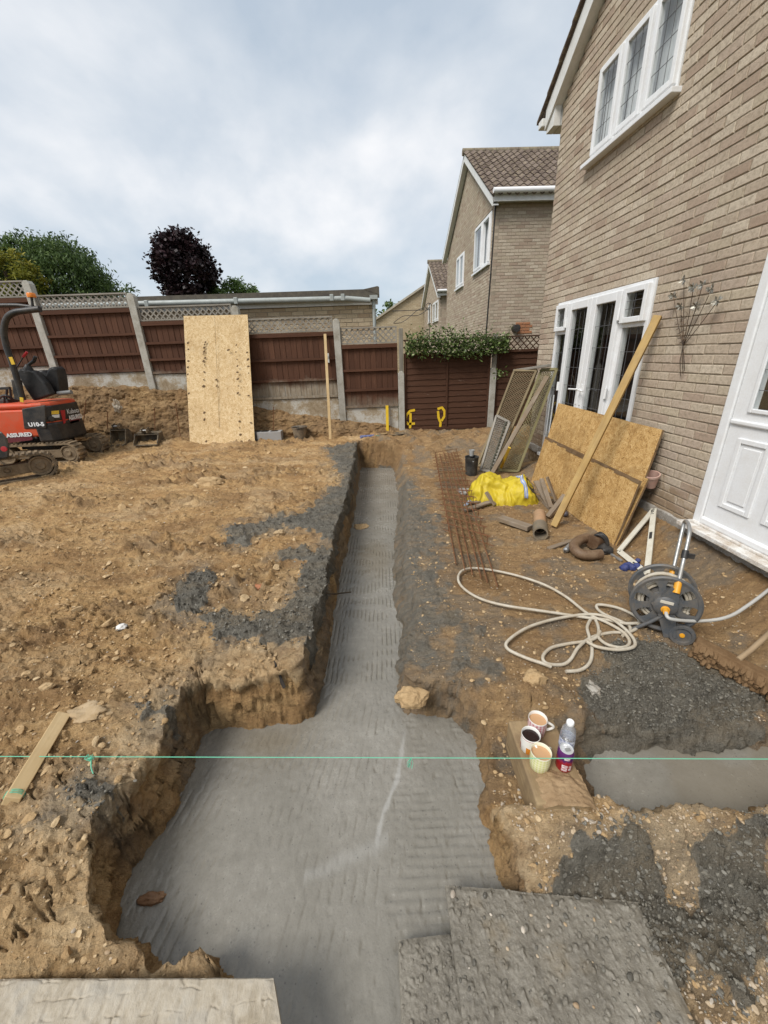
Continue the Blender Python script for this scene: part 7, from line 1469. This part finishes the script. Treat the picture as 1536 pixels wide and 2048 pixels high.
b = MB(); b.tube([ony(33, 736, 6.78), ony(48, 712, 6.78)], .008, 6); lv = b.build('lever', M_BLK, ex); b = MB(); b.tube([ony(46, 714, 6.78), ony(54, 704, 6.78)], .018, 8); b.build('lever_grip', M_REDS, lv)
# roll bar with beacon
for yy, pts in ((6.68, [(46, 800), (36, 765), (24, 725), (12, 690), (8, 660), (14, 636), (30, 625), (55, 621), (80, 618)]), (7.25, [(-30, 612), (0, 611), (35, 611), (60, 614), (74, 616)])):
    b = MB(); b.tube(smooth_path([ony(*p, yy) for p in pts], 5), .042 if yy < 7 else .03, 12); b.build('roll_bar', M_BLK, ex, smooth=60)
b = MB(); b.bar(ony(80, 618, 6.68), ony(74, 616, 7.25), .05, .05); b.build('cross_bar', M_BLK, ex)
b = MB(); b.bar(ony(21, 714, 6.63), ony(27, 729, 6.63), .05, .01, up=(0, -1, 0)); b.build('sticker', M_YST, ex); b = MB(); b.bar(ony(43, 795, 6.62), ony(44, 804, 6.62), .05, .01, up=(0, -1, 0)); b.build('sticker', M_YST, ex)
bcn = ony(63, 592, 6.9); b = MB(); b.tube([ony(66, 618, 6.9), bcn], .018, 8); bs = b.build('beacon_stem', M_BLK, ex); b = MB(); b.lathe([(.055, -.02), (.058, 0), (.055, .03), (.05, .04)], 18, None, bcn); b.build('beacon', dirty('orange_lens', (.75, .22, .02), (.5, .3, .2), .1, .25, 10), bs, smooth=40)
b = MB(); b.bar(ony(40, 800, 6.7), ony(33, 760, 6.7), .10, .09, up=(0, -1, 0)); b.build('bar_foot', M_BLK, ex, bevel=.01)
# controls and boom root at the cut-off front
b = MB()
for x0_, y0_, x1_, y1_ in ((-8, 800, 26, 798), (0, 830, 40, 845), (-5, 850, 36, 870), (6, 790, 10, 830)): b.tube(smooth_path([ony(x0_, y0_, 6.9), ony((x0_ + x1_) / 2, (y0_ + y1_) / 2 - 8, 6.85), ony(x1_, y1_, 6.9)], 5), .022, 8)
b.box(ony(14, 812, 7.0), (.34, .3, .22)); b.box(ony(4, 845, 6.9), (.30, .3, .30)); b.build('control_stand', M_BLK, ex, bevel=.012)
b = MB(); b.bar(ony(-40, 780, 7.0), ony(20, 776, 7.0), .04, .04); b.tube([ony(14, 778, 7.0), ony(12, 808, 7.0)], .016, 6); b.tube([ony(20, 778, 7.0), ony(24, 808, 7.0)], .016, 6); b.build('hand_rail', M_BLK, ex)
b = MB(); b.box(ony(-25, 840, 7.03), (.5, .26, .5)); b.tube([ony(-20, 850, 7.03), ony(-60, 760, 7.03), ony(-160, 720, 7.03)], .10, 8); b.build('boom', M_RED, ex, bevel=.02)
# ---- second tracked machine, cut off by the left edge
dm = thing('tracked_machine', 'black tracked machine with red disc, cut off by the left edge before the excavator', 'tracked machine', (-5.2, 5.5, .06)); ang = math.radians(38)
ce = onz(118, 948, .08); Ft = Matrix.Translation((ce.x, ce.y, .08)) @ Matrix.Rotation(ang, 4, 'Z') @ Matrix.Translation((-.66, 0, 0)); track(dm, Ft, 1.35, .37, .24, 44, ((.49, .14), (-.49, .14), (.12, .05), (-.14, .05)))
bc2 = ony(-62, 895, 5.75); b = MB(); b.box(bc2 + Vector((-.25, .2, .02)), (.62, .62, .42), Matrix.Rotation(ang, 3, 'Z')); b.build('body', M_BLK, dm, bevel=.10)
b = MB(); nn_ = Vector((.35, -.9, .1)).normalized(); bp = ony(8, 898, 5.40); b.lathe([(0, .012), (.032, .010), (.036, 0)], 20, nn_.to_track_quat('Z', 'Y').to_matrix(), bp, (False, False)); b.build('red_disc', M_REDS, dm); b = MB(); b.prism([ony(-40, 860, 5.44), ony(2, 862, 5.44), ony(14, 876, 5.44), ony(20, 896, 5.44), ony(18, 918, 5.44), ony(-40, 925, 5.44)], (-.10, .10, 0)); b.build('shroud', M_BLK, dm, bevel=.03)
